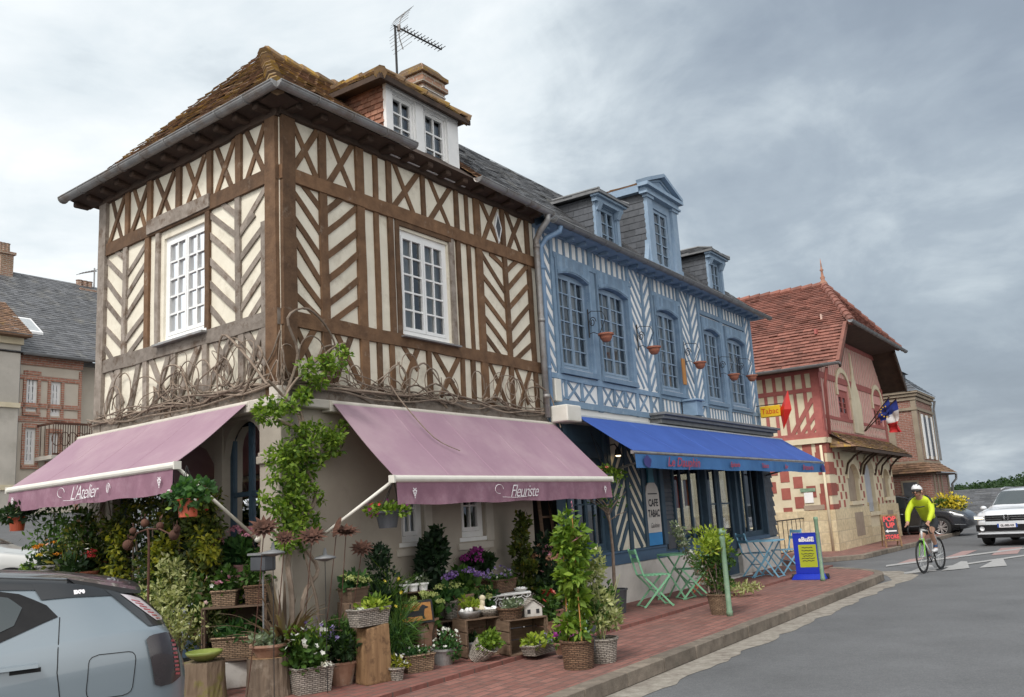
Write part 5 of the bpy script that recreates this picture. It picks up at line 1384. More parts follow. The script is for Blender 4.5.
dp=MB(ST);dp.tube([(B1+.16,BWf+.16,5.45),(B1+.10,BWf+.08,5.1),(B1+.10,BWf+.08,2.9)],.05,6);dp.tube([(B1+.5,BWf+.52,2.32),(B1+.48,BWf+.5,2.1),(B1+.3,BWf+.34,1.9),(B1+.3,BWf+.32,.1)],.05,6);dp.build('downpipe',M['lead'],kh)
# ------------------------------------------------------------------ terrace of houses up the side street
WB=-19.41
BGF=Fr(ST(0,WB,0),S_,N_)
def bg(x,y,w_=0.0):return on_face(BGF,x,y,w_)
rp=MB(WORLD)
def rampz(q):return max(0.006,.17*((q-V((-6.2,10.8,0))).dot(V((-.783,.622,0)).normalized())-1.0))
n=14;grid=[]
for i in range(n+1):
 row=[]
 for j in range(5):
  q=LF(4.0+i*2.6,14-j*7.2,0);row.append(rp.p(V((q.x,q.y,rampz(q)))))
 grid.append(row)
for i in range(n):
 for j in range(4):rp.fi((grid[i][j],grid[i][j+1],grid[i+1][j+1],grid[i+1][j]))
struct(rp.build('side_street',M['asphalt'],smooth=True))
bb=thing('brick_trimmed_house','two-storey rendered house with red brick window surrounds and slate roof up the side street','house',ST(8,WB-3,1.5),STREET_YAW-90)
b0=bg(15.5,400)[0];b1=bg(80,400)[0];ze=bg(50,358)[1];zs=bg(50,411)[1]
wins=[]
for x0,y0,x1,y1 in((25.5,375,37,411),(50,382,60.5,416),(24,428,35,464),(48,433,58,470)):
 a,zt=bg((x0+x1)/2-(x1-x0)/2,(y0+y1)/2)[0],bg((x0+x1)/2,y0)[1];b=bg(x1,(y0+y1)/2)[0];zb=bg((x0+x1)/2,y1)[1];wins.append((a,b,zb,zt))
w=MB(BGF);wall_holes(w,b0,b1,0,ze,wins,.12);w.face([(b1,0,0),(b1,-8,0),(b1,-8,ze),(b1,0,ze)]);w.build('wall',M['render_beige'],bb,fix=False)
rm=MB(BGF);rooms(rm,wins,-.125,.6,e=.06);rm.build('interior',M['dark_room'],bb,fix=False)
T=MB(BGF)
T.box(b0,b1+.03,0,.07,ze-.28,ze-.02);T.box(b0,b1+.03,0,.10,ze-.14,ze-.01);T.box(b0,b1+.02,0,.04,ze-.72,ze-.58)
T.box(b0,b1+.02,0,.05,zs+.06,zs+.2);T.box(b0,b1+.02,0,.04,zs-.36,zs-.2);T.box(b1-.06,b1+.02,-.1,.045,0,ze-.35)
for a,b,z0,z1 in wins:
 T.box(a-.085,a-.002,-.01,.05,z0-.05,z1+.12);T.box(b+.002,b+.085,-.01,.05,z0-.05,z1+.12);T.box(a-.002,b+.002,-.01,.06,z1+.002,z1+.13);T.box(a-.085,b+.085,-.01,.09,z0-.14,z0-.05)
M['brick_orange']=brickmat('brick_orange',(.36,.15,.10),(.46,.21,.14),(.42,.36,.30),.22,.068,.010)
T.build('brick_trim',M['brick_orange'],bb)
for h in wins:window(bb,BGF,*h,-.04,1,4,fw=.06,bar=.03,curt='full',gm='glass')
wr_=-5.0
ra_=bg(0,265,wr_);rb_=bg(97,310,wr_);zr=(ra_[1]+rb_[1])/2+.35
r=MB(BGF);slope_tiles(r,(b0-6,.35,ze),(b1+5,.35,ze),(b0-6,wr_,zr),(b1+5,wr_,zr),.24,.16,th=.008,jit=.003,lift=.006)
r.build('roof',M['slate'],bb)
r=MB(BGF);r.face([(b0-6,.34,ze-.02),(b1+5,.34,ze-.02),(b1+5,wr_,zr-.03),(b0-6,wr_,zr-.03)]);r.face([(b0-6,.34,ze-.02),(b1+.2,.34,ze-.02),(b1+.2,0,ze-.02),(b0-6,0,ze-.02)])
r.face([(b0-6,-10,ze),(b1+5,-10,ze),(b1+5,wr_,zr-.03),(b0-6,wr_,zr-.03)]);r.build('roof_deck',M['oak_dark'],bb,fix=False)
g_=MB(WORLD);gutter(g_,BGF(b0,.42,ze),BGF(b1+.3,.42,ze),.07);g_.fr=BGF;g_.tube([(b0-.02,.12,ze-.1),(b0-.02,.10,0)],.06,8);g_.build('gutter',M['lead'],bb,fix=False)
for x,y in((27,333),(3,326)):
 t_=.5
 for w_t in(-1.2,-1.6,-2.0):
  u_,z_=bg(x,y,w_t)
  if abs(z_-(ze+(zr-ze)*(.35-w_t)/(.35-wr_)))<.35:break
 zz=ze+(zr-ze)*(.35-w_t)/(.35-wr_);sl_=(zr-ze)/(.35-wr_)
 s_=MB(BGF);s_.hexa([(u_-.3,w_t+.4,zz-.4*sl_),(u_+.3,w_t+.4,zz-.4*sl_),(u_+.3,w_t-.4,zz+.4*sl_),(u_-.3,w_t-.4,zz+.4*sl_)],[(u_-.3,w_t+.4,zz-.4*sl_+.09),(u_+.3,w_t+.4,zz-.4*sl_+.09),(u_+.3,w_t-.4,zz+.4*sl_+.09),(u_-.3,w_t-.4,zz+.4*sl_+.09)])
 so_=s_.build('skylight',M['white_paint'],bb)
 s_=MB(BGF);s_.face([(u_-.24,w_t+.33,zz-.33*sl_+.094),(u_+.24,w_t+.33,zz-.33*sl_+.094),(u_+.24,w_t-.33,zz+.33*sl_+.094),(u_-.24,w_t-.33,zz+.33*sl_+.094)]);s_.build('pane',M['zinc_bright'],so_)
for x,y,hh_,ww in((2,266,.62,.24),(84,305,.75,.36)):
 u_,z_=bg(x,y,wr_);c=MB(BGF);c.box(u_-ww,u_+ww*.8,wr_-.4,wr_+.4,z_-1,z_+hh_*.55);c.box(u_-ww-.06,u_+ww*.8+.06,wr_-.46,wr_+.46,z_+hh_*.55,z_+hh_*.7)
 for k in range(3):c.lathe((u_-ww*.6+k*ww*.55,wr_,z_+hh_*.7),[(.13,0),(.11,.35),(.13,.4)],8,0,True,True)
 c.build('chimney',M['brick_chim'],bb)
ba=thing('balcony','rusty iron balcony railing jutting out between the house and the mauve awning','balcony',BGF(b1-.4,1,4.4))
y_=.9;A0,A1=bg(53,436,y_),bg(92,425,y_)
c=MB(BGF);za=A1[1]
c.beam(V((A0[0],y_,za)),V((A1[0],y_,za)),.05,.06);c.beam(V((A0[0],y_,za-.9)),V((A1[0],y_,za-.9)),.05,.06);c.beam(V((A0[0],0,za)),V((A0[0],y_,za)),.05,.06)
n=16
for k in range(n+1):u_=A0[0]+(A1[0]-A0[0])*k/n;c.tube([(u_,y_,za-.9),(u_,y_,za)],.014,4)
for k in range(5):c.tube([(A0[0]+(A1[0]-A0[0])*(k+.5)/5+.15*math.cos(t*.5),y_,za-.45+.2*math.sin(t*.5))for t in range(14)],.012,4)
for k in range(4):w_=y_*k/4;c.tube([(A0[0],w_,za-.9),(A0[0],w_,za)],.014,4)
c.build('railing',M['rust'],ba)
c=MB(BGF);c.box(A0[0]-.05,A1[0]+.05,-.0,y_+.05,za-1.04,za-.93);c.build('balcony_floor',M['stone_light'],ba)
nb=thing('pale_stone_house','plain pale stone house at the left edge with a moss-brown eave','house',BGF(b0-3,-3,1),STREET_YAW-90)
w=MB(BGF);ze2=bg(5,352,.3)[1]+.5;w.box(b0-6,b0-.06,-8,.30,0,ze2)
w.build('wall',M['stone_light'],nb)
T=MB(BGF);T.box(b0-6,b0-.04,.2,.38,zs-.02,zs+.12);T.box(b0-6,b0-.04,.2,.42,ze2-.25,ze2-.01);T.box(b0-6,b0-.04,.2,.36,3.2,3.34);T.build('stone_band',M['cream_stone'],nb)
r=MB(BGF);slope_tiles(r,(b0-6,.75,ze2),(b0+.05,.75,ze2),(b0-6,-1.0,ze2+1.3),(b0+.05,-1.0,ze2+1.3),.2,.13,th=.015,jit=.005);r.box(b0-6,b0+.04,.3,.74,ze2-.06,ze2-.005);r.build('roof',M['tile_old'],nb)
sh_=thing('rendered_house','low cream rendered wing under the slate roof, beside the corner post of the brown house','house',BGF(b1+2,-3,1),STREET_YAW-90)
w=MB(BGF);w.box(b1+.04,b1+5,-8,-.5,0,ze-.05);w.build('wall',M['render_beige'],sh_)
w=MB(BGF);w.box(b1+.04,b1+5,-.52,-.30,ze-.06,ze+.06);w.build('eave',M['lead'],sh_)
a2=thing('rooftop_aerial','thin rooftop aerial beside the distant chimney at the left','aerial',BGF(*[bg(93,300,wr_)[0],wr_,zr]))
u_,z_=bg(94.5,268,wr_);u2,z2=bg(80,271,wr_);c=MB(BGF);c.tube([(u_,wr_,zr-.2),(u_,wr_,z_)],.03,5);c.build('mast',M['zinc'],a2)
c=MB(BGF);c.tube([(u_+.1,wr_,z_-.1),(u2,wr_,z2-.1)],.02,5)
for k in range(6):q=u_+(u2-u_)*k/5;c.tube([(q,wr_-.25,z_-.1+(z2-z_)*k/5),(q,wr_+.25,z_-.1+(z2-z_)*k/5)],.012,4)
c.build('boom',M['zinc'],a2)
# ------------------------------------------------------------------ crossing, far hill, barn
def gline(x0,y0,x1,y1,h0,h1):return[(x0,y0),(x1,y1),(x1,y1+h1),(x0,y0+h0)]
gpoly('pink_paving',[(939.5,559.5),(962.6,551),(977.6,550),(957,558.2)],.008,M['road_pink'])
gpoly('pink_paving',[(991,555.2),(1001,548),(1022.5,546.8),(1017.5,553.6)],.008,M['road_pink'])
gpoly('pink_paving',[(893,565),(910,559),(926,557.5),(908,564)],.008,M['road_pink'])
gpoly('white_line',gline(886,565,1060,543.0,1.6,1.2),.0125,M['road_white'])
gpoly('white_line',gline(904,572.2,1060,549.5,1.5,1.3),.0125,M['road_white'])
for q in([(905,573.8),(927,564.5),(932,565),(937,570.5)],[(941,570.8),(961,561.2),(967,561.2),(969.5,568)],[(979,567.8),(997,558.4),(1003.5,559),(1007,565.6)]):
 gpoly('white_triangle',q,.012,M['road_white'])
hl=MB(WORLD);rh_=random.Random(5)
pts=[(x,G(x,489.5,1.7))for x in(0,)]
def far(x,dist,z):
 d=ray(x,490);k=dist/math.hypot(d.x,d.y);return V((d.x*k,d.y*k,z))
prof=[]
for k in range(61):
 x=880+k*8;d0=230
 prof.append((far(x,d0,-1),far(x,d0+60,-.1+3.4*min(1,max(0,(x-915)/110))+.5*math.sin(k*.8))))
for(a,b),(c,d)in zip(prof[:-1],prof[1:]):hl.face([a,c,d,b])
struct(hl.build('hill',M['hedge'],fix=False))
tb=MB(WORLD)
for k in range(2600):
 x=rh_.uniform(885,1200);dd=235+rh_.uniform(0,60);top=-.1+3.4*min(1,max(0,(x-915)/110))+rh_.uniform(-1.0,.5)
 c=far(x,dd,top*(dd-235)/60+rh_.uniform(.2,1.6));r_=rh_.uniform(.35,.9)
 for j in range(6):
  n_=V((rh_.gauss(0,1),rh_.gauss(0,1),rh_.gauss(0,1))).normalized();d=V((rh_.gauss(0,1),rh_.gauss(0,1),rh_.gauss(0,.6))).normalized()
  tb.leaf(c+n_*r_*.6,d,n_,r_*1.1,r_*.9)
tag(tb.build('far_wood',M['hedge'],fix=False),'dark green wooded hill on the skyline at the right','wood',kind='stuff')
lb=thing('slate_barn','long low building with a grey slate roof behind the cars at the right','barn',far(1000,62,0))
e0,e1=far(945,60,0),far(1140,60,0);e0.z=e1.z=.05;t0,t1=far(942,72,1.45),far(1140,72,1.75)
d_=MB(WORLD);slope_tiles(d_,e0,e1,t0,t1,.7,.5,th=.03,jit=.008);d_.build('roof',M['slate'],lb)
d_=MB(WORLD);d_.face([e0-V((0,0,.4)),e1-V((0,0,.4)),e1,e0]);d_.face([e0-V((0,0,.02)),e1-V((0,0,.02)),t1-V((0,0,.02)),t0-V((0,0,.02))]);d_.build('wall',M['slate_dark'],lb,fix=False)
# ------------------------------------------------------------------ bollards, railing, boards
bol=thing('bollard','pale green bollard with a ball top behind the tall clematis basket','bollard',G(588,648,.13),0,'pale green bollards along the kerb')
F=frame_of(bol)
b=MB(F);b.lathe((0,0,0),[(.045,0),(.045,.06),(.037,.08),(.035,1.0),(.042,1.02),(.042,1.05),(.025,1.07)],14);b.build('post',M['green_paint'],bol,smooth=True)
b=MB(F);b.ball((0,0,1.115),.055,14,8);b.build('ball',M['green_paint'],bol,smooth=True)
copy_tree(bol,G(730,616,.13),0,'pale green bollard with a ball top in front of the yellow-green bush')
b3=thing('bollard','pale green bollard beside the blue pavement board, its ball missing','bollard',G(823,581,.13),0,'pale green bollards along the kerb')
F=frame_of(b3)
b=MB(F);b.lathe((0,0,0),[(.045,0),(.045,.06),(.037,.08),(.035,1.08),(.042,1.10),(.042,1.15),(.02,1.16)],14,cap1=True);b.build('post',M['green_paint'],b3,smooth=True)
rl_=thing('railing','dark iron railing at the lane beside the blue cafe','railing',ST(16.2,-.8,0))
P0,P1=G(772,562,.06),G(808,553.5,.06)
b=MB(WORLD);d=P1-P0;H=1.02
b.tube([P0+UP*H,P1+UP*H],.02,6);b.tube([P0+UP*.16,P1+UP*.16],.015,6);b.build('rail',M['iron_black'],rl_)
b=MB(WORLD)
for k in range(9):q=P0+d*(k/8);b.tube([q+UP*(.0 if k in(0,8)else.16),q+UP*H],.018 if k in(0,8)else.010,6)
b.build('bars',M['iron_black'],rl_)
def aboard(name,label,loc,rz,wd,ht,lean):
 return thing(name,label,'board',loc,rz)
pb=aboard('pavement_board','black pop up sign with red letters in a wooden frame, leaning open on the far pavement',G(892.5,546.5,.11),math.degrees(math.atan2(*[(EYEP-G(892.5,546.5,.11)).y,(EYEP-G(892.5,546.5,.11)).x]))+90+14,0,0,0)
F=frame_of(pb);wd,ht=.235,.92
def panel(mb,x0,x1,z0,z1,off,mi=0,th=.02):
 f=lambda x,z,o:(x,.20*z-.2+o,z)
 mb.hexa([f(x0,z0,off),f(x1,z0,off),f(x1,z0,off+th),f(x0,z0,off+th)],[f(x0,z1,off),f(x1,z1,off),f(x1,z1,off+th),f(x0,z1,off+th)],mi)
b=MB(F);panel(b,-wd,-wd+.045,0,ht,0,th=.03);panel(b,wd-.045,wd,0,ht,0,th=.03);panel(b,-wd+.045,wd-.045,ht-.045,ht,0,th=.029);panel(b,-wd+.045,wd-.045,.16,.205,0,th=.029)
for x in(-wd+.02,wd-.02):b.beam(V((x,-.02,ht-.05)),V((x,.26,0)),.03,.03)
b.build('frame',M['log_cut'],pb)
b=MB(F);panel(b,-wd+.046,wd-.046,.206,ht-.046,.008,th=.015);bo=b.build('board',M['ink_black'],pb)
mm('letter_coral',(.66,.07,.07),None,rough=.7)
b=MB(F);f_=lambda x,y,zc:(x*1.0,.20*(zc+y)-.2+.004,zc+y)
text_mesh(b,'POP',.20,lambda x,y:f_(x,y,.79),bold=.008,space=.95);text_mesh(b,'UP',.20,lambda x,y:f_(x,y,.61),bold=.008)
text_mesh(b,'STORE',.16,lambda x,y:f_(x*.8,y,.28),bold=.006)
bo2=b.build('lettering',M['letter_coral'],bo,fix=False)
b=MB(F);b.face([f_(x,y,.45)for x,y in((-.17,0),(-.09,.05),(-.09,.018),(.15,.018),(.15,-.018),(-.09,-.018),(-.09,-.05))]);b.build('arrow',M['letter_white'],bo,fix=False)
mm('board_blue',(.008,.025,.36),(.012,.035,.42),3,.4);mm('board_lime',(.36,.40,.015),(.40,.44,.03),3,.5)
q=G(811,579,.13);sb=thing('advertising_board','bright blue advertising board with a lime panel beside a green bollard','board',q,math.degrees(math.atan2((EYEP-q).y,(EYEP-q).x))+90-14)
F=frame_of(sb);b=MB(F);b.box(-.24,.24,-.018,.018,.10,.84,0);b.box(-.255,-.24,-.022,.022,.08,.86);b.box(.24,.255,-.022,.022,.08,.86);b.box(-.255,.255,-.022,.022,.84,.86);bo=b.build('panel',M['board_blue'],sb,bevel=.004)
b=MB(F);b.hexa([(-.33,-.22,0),(.33,-.22,0),(.33,.22,0),(-.33,.22,0)],[(-.28,-.06,.10),(.28,-.06,.10),(.28,.06,.10),(-.28,.06,.10)]);b.build('foot',M['board_blue'],sb,bevel=.02)
b=MB(F)
for s_ in(-1,1):b.wheel_lathe((s_*.31,.0,.05),[(.0,-.03),(.05,-.03),(.05,.03),(0,.03)],14,axis=V((1,0,0)))
b.build('wheel',M['char_rubber'],sb)
b=MB(F);b.box(-.165,.165,-.0225,-.0185,.22,.64);b.build('lime_panel',M['board_lime'],bo)
b=MB(F);text_mesh(b,'aBuSE',.115,lambda x,y:(x,-.0215,.735+y),bold=.006);b.build('lettering',M['letter_white'],bo,fix=False)
b=MB(F)
for k,(w0_,z_)in enumerate(((.20,.585),(.22,.53),(.24,.47),(.18,.43),(.25,.385),(.22,.34))):b.tube([(-w0_/2+w0_*j/8,-.0235,z_+.008*math.sin(j*2.1+k))for j in range(9)],.006,4)
b.build('writing',M['ink_black'],bo,fix=False)
# ------------------------------------------------------------------ plants
pr=random.Random(23)
def rdir(up=0.0):
 v=V((pr.gauss(0,1),pr.gauss(0,1),pr.gauss(0,1)+up));return v.normalized()
def clump(mb,c,rx,ry,rz,n,ln,wd,mi=0,lobes=7,up=.5,fold=.15,lob=.5,low=-.7):
 """leaves set round several lobes inside an ellipsoid: gaps and an uneven outline"""
 c=V(c);L=[]
 for k in range(lobes):
  d=rdir();d.z=max(d.z,low);t=pr.uniform(.25,.78)
  L.append((V((d.x*rx*t,d.y*ry*t,d.z*rz*t)),lob*pr.uniform(.7,1.15)))
 for k in range(n):
  o,s_=L[pr.randrange(lobes)]
  d=rdir();r_=pr.uniform(.45,1.0)**.6
  p=c+o+V((d.x*rx*s_*r_,d.y*ry*s_*r_,d.z*rz*s_*r_))
  ld=(d*.8+rdir(up)*.8).normalized();nm=(d*.7+rdir(.8)*.6).normalized()
  f=pr.uniform(.7,1.25)
  mb.leaf(p,ld,nm,ln*f,wd*f,mi,fold)
def bloom(mb,c,r,kind,mi=0):
 c=V(c)
 if kind=='daisy':
  n=rdir(1.2);a=n.orthogonal().normalized();b=n.cross(a)
  for k in range(5):
   t=6.283*k/5;d=a*math.cos(t)+b*math.sin(t);mb.leaf(c,(d+n*.25).normalized(),n,r,r*.75,mi,.05)
 elif kind=='head':
  for k in range(34):
   d=rdir(.6);d.z=abs(d.z)*1.0-.15;nm=rdir(.4);p=c+V((d.x,d.y,d.z*.72))*r*pr.uniform(.85,1.05)
   for j in range(2):mb.leaf(p,rdir(.1),(d+nm*.4).normalized(),r*.34,r*.34,mi,.0)
 elif kind=='spike':
  for k in range(22):
   z=pr.random();mb.leaf(c+V((pr.gauss(0,r*.16)*(1-z),pr.gauss(0,r*.16)*(1-z),z*r*2)),rdir(1.0),rdir(.2),r*.38,r*.22,mi,.0)
 elif kind=='star':
  n=(EYEP-c).normalized()+rdir(.4)*.6;n.normalize();a=n.orthogonal().normalized();b=n.cross(a)
  for k in range(7):t=6.283*k/7;d=a*math.cos(t)+b*math.sin(t);mb.leaf(c,(d+n*.12).normalized(),n,r,r*.42,mi,.05)
def flowers(mb,c,rx,ry,rz,n,r,kind,mi=0,lo=.1):
 for k in range(n):
  d=rdir(.7);d.z=max(lo,d.z);d.normalize();s_=pr.uniform(.85,1.12)
  bloom(mb,V(c)+V((d.x*rx*s_,d.y*ry*s_,d.z*rz*s_)),r*pr.uniform(.8,1.2),kind,mi)
def stems(mb,base,c,n,spread,r=.004,mi=0):
 for k in range(n):
  e=V(c)+V((pr.uniform(-spread,spread),pr.uniform(-spread,spread),pr.uniform(-.02,.05)));b=V(base)+V((pr.uniform(-.04,.04),pr.uniform(-.04,.04),0))
  m_=(b+e)/2+V((pr.uniform(-.03,.03),pr.uniform(-.03,.03),0));mb.tube([b,m_,e],[r*1.4,r,r*.7],4,mi)
def make_pot(root,kind,a,b,h,m,z0=0.0,name=None):
 """round: a foot radius, b rim radius; rect: a x b at the rim"""
 F=frame_of(root);mb=MB(F);nm=name or('basket' if m.startswith('wicker')else 'pot')
 if kind=='round':
  t=.012
  mb.lathe((0,0,z0),[(a,0),(a+(b-a)*.5,h*.5),(b,h-.02),(b+.012,h-.02),(b+.012,h),(b-t,h),(b-t*1.5,h-.03),(a*.9,h-.05)],20)
  o=mb.build(nm,M[m],root,smooth=False)
  s_=MB(F);s_.lathe((0,0,z0+h-.045),[(.001,.008),(b-t*1.2,0)],16,cap0=False);s_.build('soil',M['soil'],root)
 else:
  x,y,k,t=a/2,b/2,.86,.014
  q0=[(-x*k,-y*k,z0),(x*k,-y*k,z0),(x*k,y*k,z0),(-x*k,y*k,z0)];q1=[(-x,-y,z0+h),(x,-y,z0+h),(x,y,z0+h),(-x,y,z0+h)]
  i1=[(-x+t,-y+t,z0+h),(x-t,-y+t,z0+h),(x-t,y-t,z0+h),(-x+t,y-t,z0+h)];i0=[(-x*k+t,-y*k+t,z0+h*.5),(x*k-t,-y*k+t,z0+h*.5),(x*k-t,y*k-t,z0+h*.5),(-x*k+t,y*k-t,z0+h*.5)]
  mb.face(q0)
  for k_ in range(4):
   j=(k_+1)%4;mb.face([q0[k_],q0[j],q1[j],q1[k_]]);mb.face([i0[k_],i0[j],i1[j],i1[k_]])
   mb.tube([V(q1[k_]),V(q1[j])],.013,6)
  o=mb.build(nm,M[m],root)
  s_=MB(F);s_.box(-x+.02,x-.02,-y+.02,y-.02,z0+h-.06,z0+h-.04);s_.build('soil',M['soil'],root)
 return o
def potted(name,label,cat,loc,pot,leaves,blooms=(),rot=STREET_YAW,group=None,lift=0.0):
 """pot = (kind, a, b, h, material) or None; leaves = [(mat, dx, dy, dz, rx, ry, rz, n, len, wid)]; blooms = [(mat, kind, n, r, dx,dy,dz, rx,ry,rz)]"""
 root=thing(name,label,cat,loc,rot,group)
 h=0
 if pot:make_pot(root,*pot);h=pot[3]-.03
 F=frame_of(root)
 for(m,dx,dy,dz,rx,ry,rz,n,ln,wd)in leaves:
  mb=MB(F);c=(dx,dy,h+dz);stems(mb,(0,0,max(0,h-.02)),c,7,min(rx,ry)*.6)
  clump(mb,c,rx,ry,rz,n,ln,wd);mb.build('foliage',M[m],root,fix=False)
 for(m,kind,n,r,dx,dy,dz,rx,ry,rz)in blooms:
  mb=MB(F);flowers(mb,(dx,dy,h+dz),rx,ry,rz,n,r,kind);mb.build('blossom',M[m],root,fix=False)
 return root
def crate(label,loc,wd,dp,ht,rot=STREET_YAW-26,open_front=True,m='wood_old',slat=3,upright=False,grp='wooden crates of the flower stall'):
 root=thing('wooden_crate',label,'crate',loc,rot,grp);F=frame_of(root);t=.014
 x,y=wd/2,dp/2
 mb=MB(F)
 for k in range(slat):
  a=-y+dp*k/slat+.004;b=-y+dp*(k+1)/slat-.004
  mb.box(-x,x,a,b,ht-t,ht);mb.box(-x+t,x-t,a,b,0,t)
 mb.build('boards',M[m],root,bevel=.002)
 for s_ in(-1,1):
  mb=MB(F)
  for k in range(slat):
   a=ht*k/slat+.006;b=ht*(k+1)/slat-.006
   mb.box(s_*x-(t if s_>0 else 0),s_*x+(t if s_<0 else 0),-y,y,max(a,t),min(b,ht-t-.001))
  for yy in(-y+.012,y-.045):mb.box(s_*(x-t)-(.022 if s_>0 else 0),s_*(x-t)+(.022 if s_<0 else 0),yy,yy+.03,t,ht-t)
  mb.build('side',M[m],root,bevel=.002)
 mb=MB(F)
 for k in range(slat):
  if upright:a=-x+wd*k/slat+.008;b=-x+wd*(k+1)/slat-.008;mb.box(a,b,-y-.001 if not open_front else y-t,-y+t if not open_front else y,t,ht-t)
  else:a=ht*k/slat+.006;b=ht*(k+1)/slat-.006;mb.box(-x+t,x-t,(-y if not open_front else y-t),(-y+t if not open_front else y),max(a,t),min(b,ht-t))
 mb.build('back' if open_front else 'front',M[m],root,bevel=.002)
 return root
TZ=.172
CAMROT=STREET_YAW
def B(x,y,z=TZ):return G(x,y,z)
def BB(x,w_):return ST(on_face(ST,x,620,w_)[0],w_,TZ)
def on(p,z):return V((p.x,p.y,z))
def ridged(mb,r_,h,n):
 k0=[r_*(1+pr.uniform(-.045,.045))for k in range(n)];prev=None
 for j in range(6):
  z=h*j/5;fl=1+.10*(1-j/5)**3
  cur=[mb.p((fl*(k0[k]+pr.uniform(-.004,.004))*math.cos(6.283*k/n),fl*(k0[k]+pr.uniform(-.004,.004))*math.sin(6.283*k/n),z))for k in range(n)]
  if prev:
   for k in range(n):mb.fi((prev[k],prev[(k+1)%n],cur[(k+1)%n],cur[k]))
  prev=cur
p=B(203,699);st1=thing('tree_stump','pale stump streaked with yellow moss beside the grey car','stump',p,0);F=frame_of(st1)
mb=MB(F);ridged(mb,.185,.33,48);mb.lathe((0,0,.325),[(.0,.006),(.175,0)],26,cap0=False);mb.build('bark',M['bark_moss'],st1)
gd_=thing('glazed_dish','shallow olive green glazed dish standing on the mossy stump','dish',on(p,TZ+.335)+V((.02,-.03,0)),0);F=frame_of(gd_)
mb=MB(F);mb.lathe((0,0,0),[(.07,0),(.15,.05),(.165,.08),(.155,.085),(.13,.05),(.02,.03)],20);mb.build('dish',M['green_glaze'],gd_,smooth=True)
p=B(270,695);st2=thing('tree_stump','round bark-covered stump carrying a bowl of pale succulents','stump',p,0);F=frame_of(st2)
mb=MB(F);n=26;prof=[(.205,0),(.195,.1),(.19,.24),(.192,.335)]
ridged(mb,.192,.335,52);mb.build('bark',M['bark'],st2);mb=MB(F);mb.lathe((0,0,.335),[(.0,.004),(.19,0)],n,cap0=False);mb.build('cut_top',M['log_cut'],st2)
potted('succulent_bowl','brown bowl heaped with pale grey-green succulents on the bark stump','plant',on(p,TZ+.338),('round',.12,.17,.11,'terracotta_old'),[('leaf_pale',0,0,.06,.20,.20,.10,420,.05,.028)])
p=B(238,690)+V((-.05,.18,0));sb_=thing('stone_block','grey stone block under the dark crate','block',p,STREET_YAW-30);F=frame_of(sb_)
mb=MB(F);mb.box(-.22,.30,-.13,.15,0,.26);mb.build('stone',M['plinth_stone'],sb_,bevel=.015)
CR=STREET_YAW-52
cA=crate('dark open crate holding a long basket, on the stone block',on(p,TZ+.262),.62,.36,.50,CR,True,'wood_dark')
FA=frame_of(cA)
def on_f(F_,x,y,z):return F_(x,y,z)
potted('flower_basket','long wicker basket of upright green leaves inside the dark crate','basket',FA(.02,-.03,.016),('rect',.50,.20,.19,'wicker'),[('leaf_glossy',0,0,.06,.24,.09,.09,330,.10,.035)],rot=CR)
potted('flower_basket','small wicker basket of pink and white blooms on the left of the dark crate','basket',FA(-.12,-.02,.502),('rect',.24,.17,.14,'wicker'),[('leaf_mid',0,0,.10,.16,.13,.13,260,.07,.04)],[('pet_pink','daisy',7,.035,.02,-.06,.08,.14,.10,.10),('pet_white','daisy',5,.03,0,-.05,.08,.14,.10,.12)],rot=CR)
potted('flower_basket','reddish handled basket on the right of the dark crate','basket',FA(.17,-.02,.502),('rect',.22,.17,.17,'wicker_brown'),[('leaf_mid',0,0,.12,.15,.12,.13,240,.06,.035)],rot=CR+12)
p=B(176,690)+V((0,.05,0));vs_=thing('variegated_shrub','large pale yellow-green variegated shrub behind the grey car','shrub',p,0);F=frame_of(vs_)
mb=MB(F);mb.lathe((0,0,0),[(.17,0),(.21,.25),(.225,.26),(.2,.26),(.15,.2)],18);mb.build('pot',M['grey_plastic'],vs_)
mb=MB(F);stems(mb,(0,0,.2),(0,0,.7),9,.25,.007);mb.build('stems',M['vine_bark'],vs_)
mb=MB(F)
for(x,z,r_,n)in((-.10,.50,.38,950),(.12,.62,.36,900),(-.16,.86,.32,760),(.04,.98,.26,560),(-.10,1.16,.16,260),(.30,.50,.22,400)):clump(mb,(x,0,z),r_,r_*.8,r_*.75,n,.055,.024,0,9)
mb.build('foliage',M['leaf_varieg'],vs_,fix=False)
p=B(229,690)+V((.0,.62,0))
hs=thing('plant_stand','dark slatted plant stand carrying pink flowers beside the arch','stand',p,CR);F=frame_of(hs)
mb=MB(F)
for x in(-.22,.22):
 for y in(-.14,.14):mb.box(x-.015,x+.015,y-.015,y+.015,0,.93)
mb.build('legs',M['iron_black'],hs);mb=MB(F)
for k in range(4):mb.box(-.26,.26,-.17+k*.087,-.17+k*.087+.075,.93,.948)
mb.build('shelf',M['wood_dark'],hs)
potted('hydrangea','pink hydrangea with broad flat flower heads in a mauve glazed pot','plant',F(-.06,0,.95),('round',.08,.105,.18,'pink_glaze'),[('leaf_glossy',-.02,0,.17,.24,.18,.20,300,.11,.07)],[('pet_pink','head',9,.085,-.02,-.03,.24,.26,.16,.15)],rot=CR)
potted('astilbe','creamy pink plumed astilbe in a white pot, right of the pink hydrangea','plant',F(.14,-.06,.95),('round',.07,.09,.15,'cream_metal'),[('leaf_mid',0,0,.12,.15,.13,.12,200,.08,.035)],[('pet_palepink','spike',10,.09,0,0,.14,.12,.10,.10)],rot=CR)
p2=B(205,690)+V((.0,.55,0))
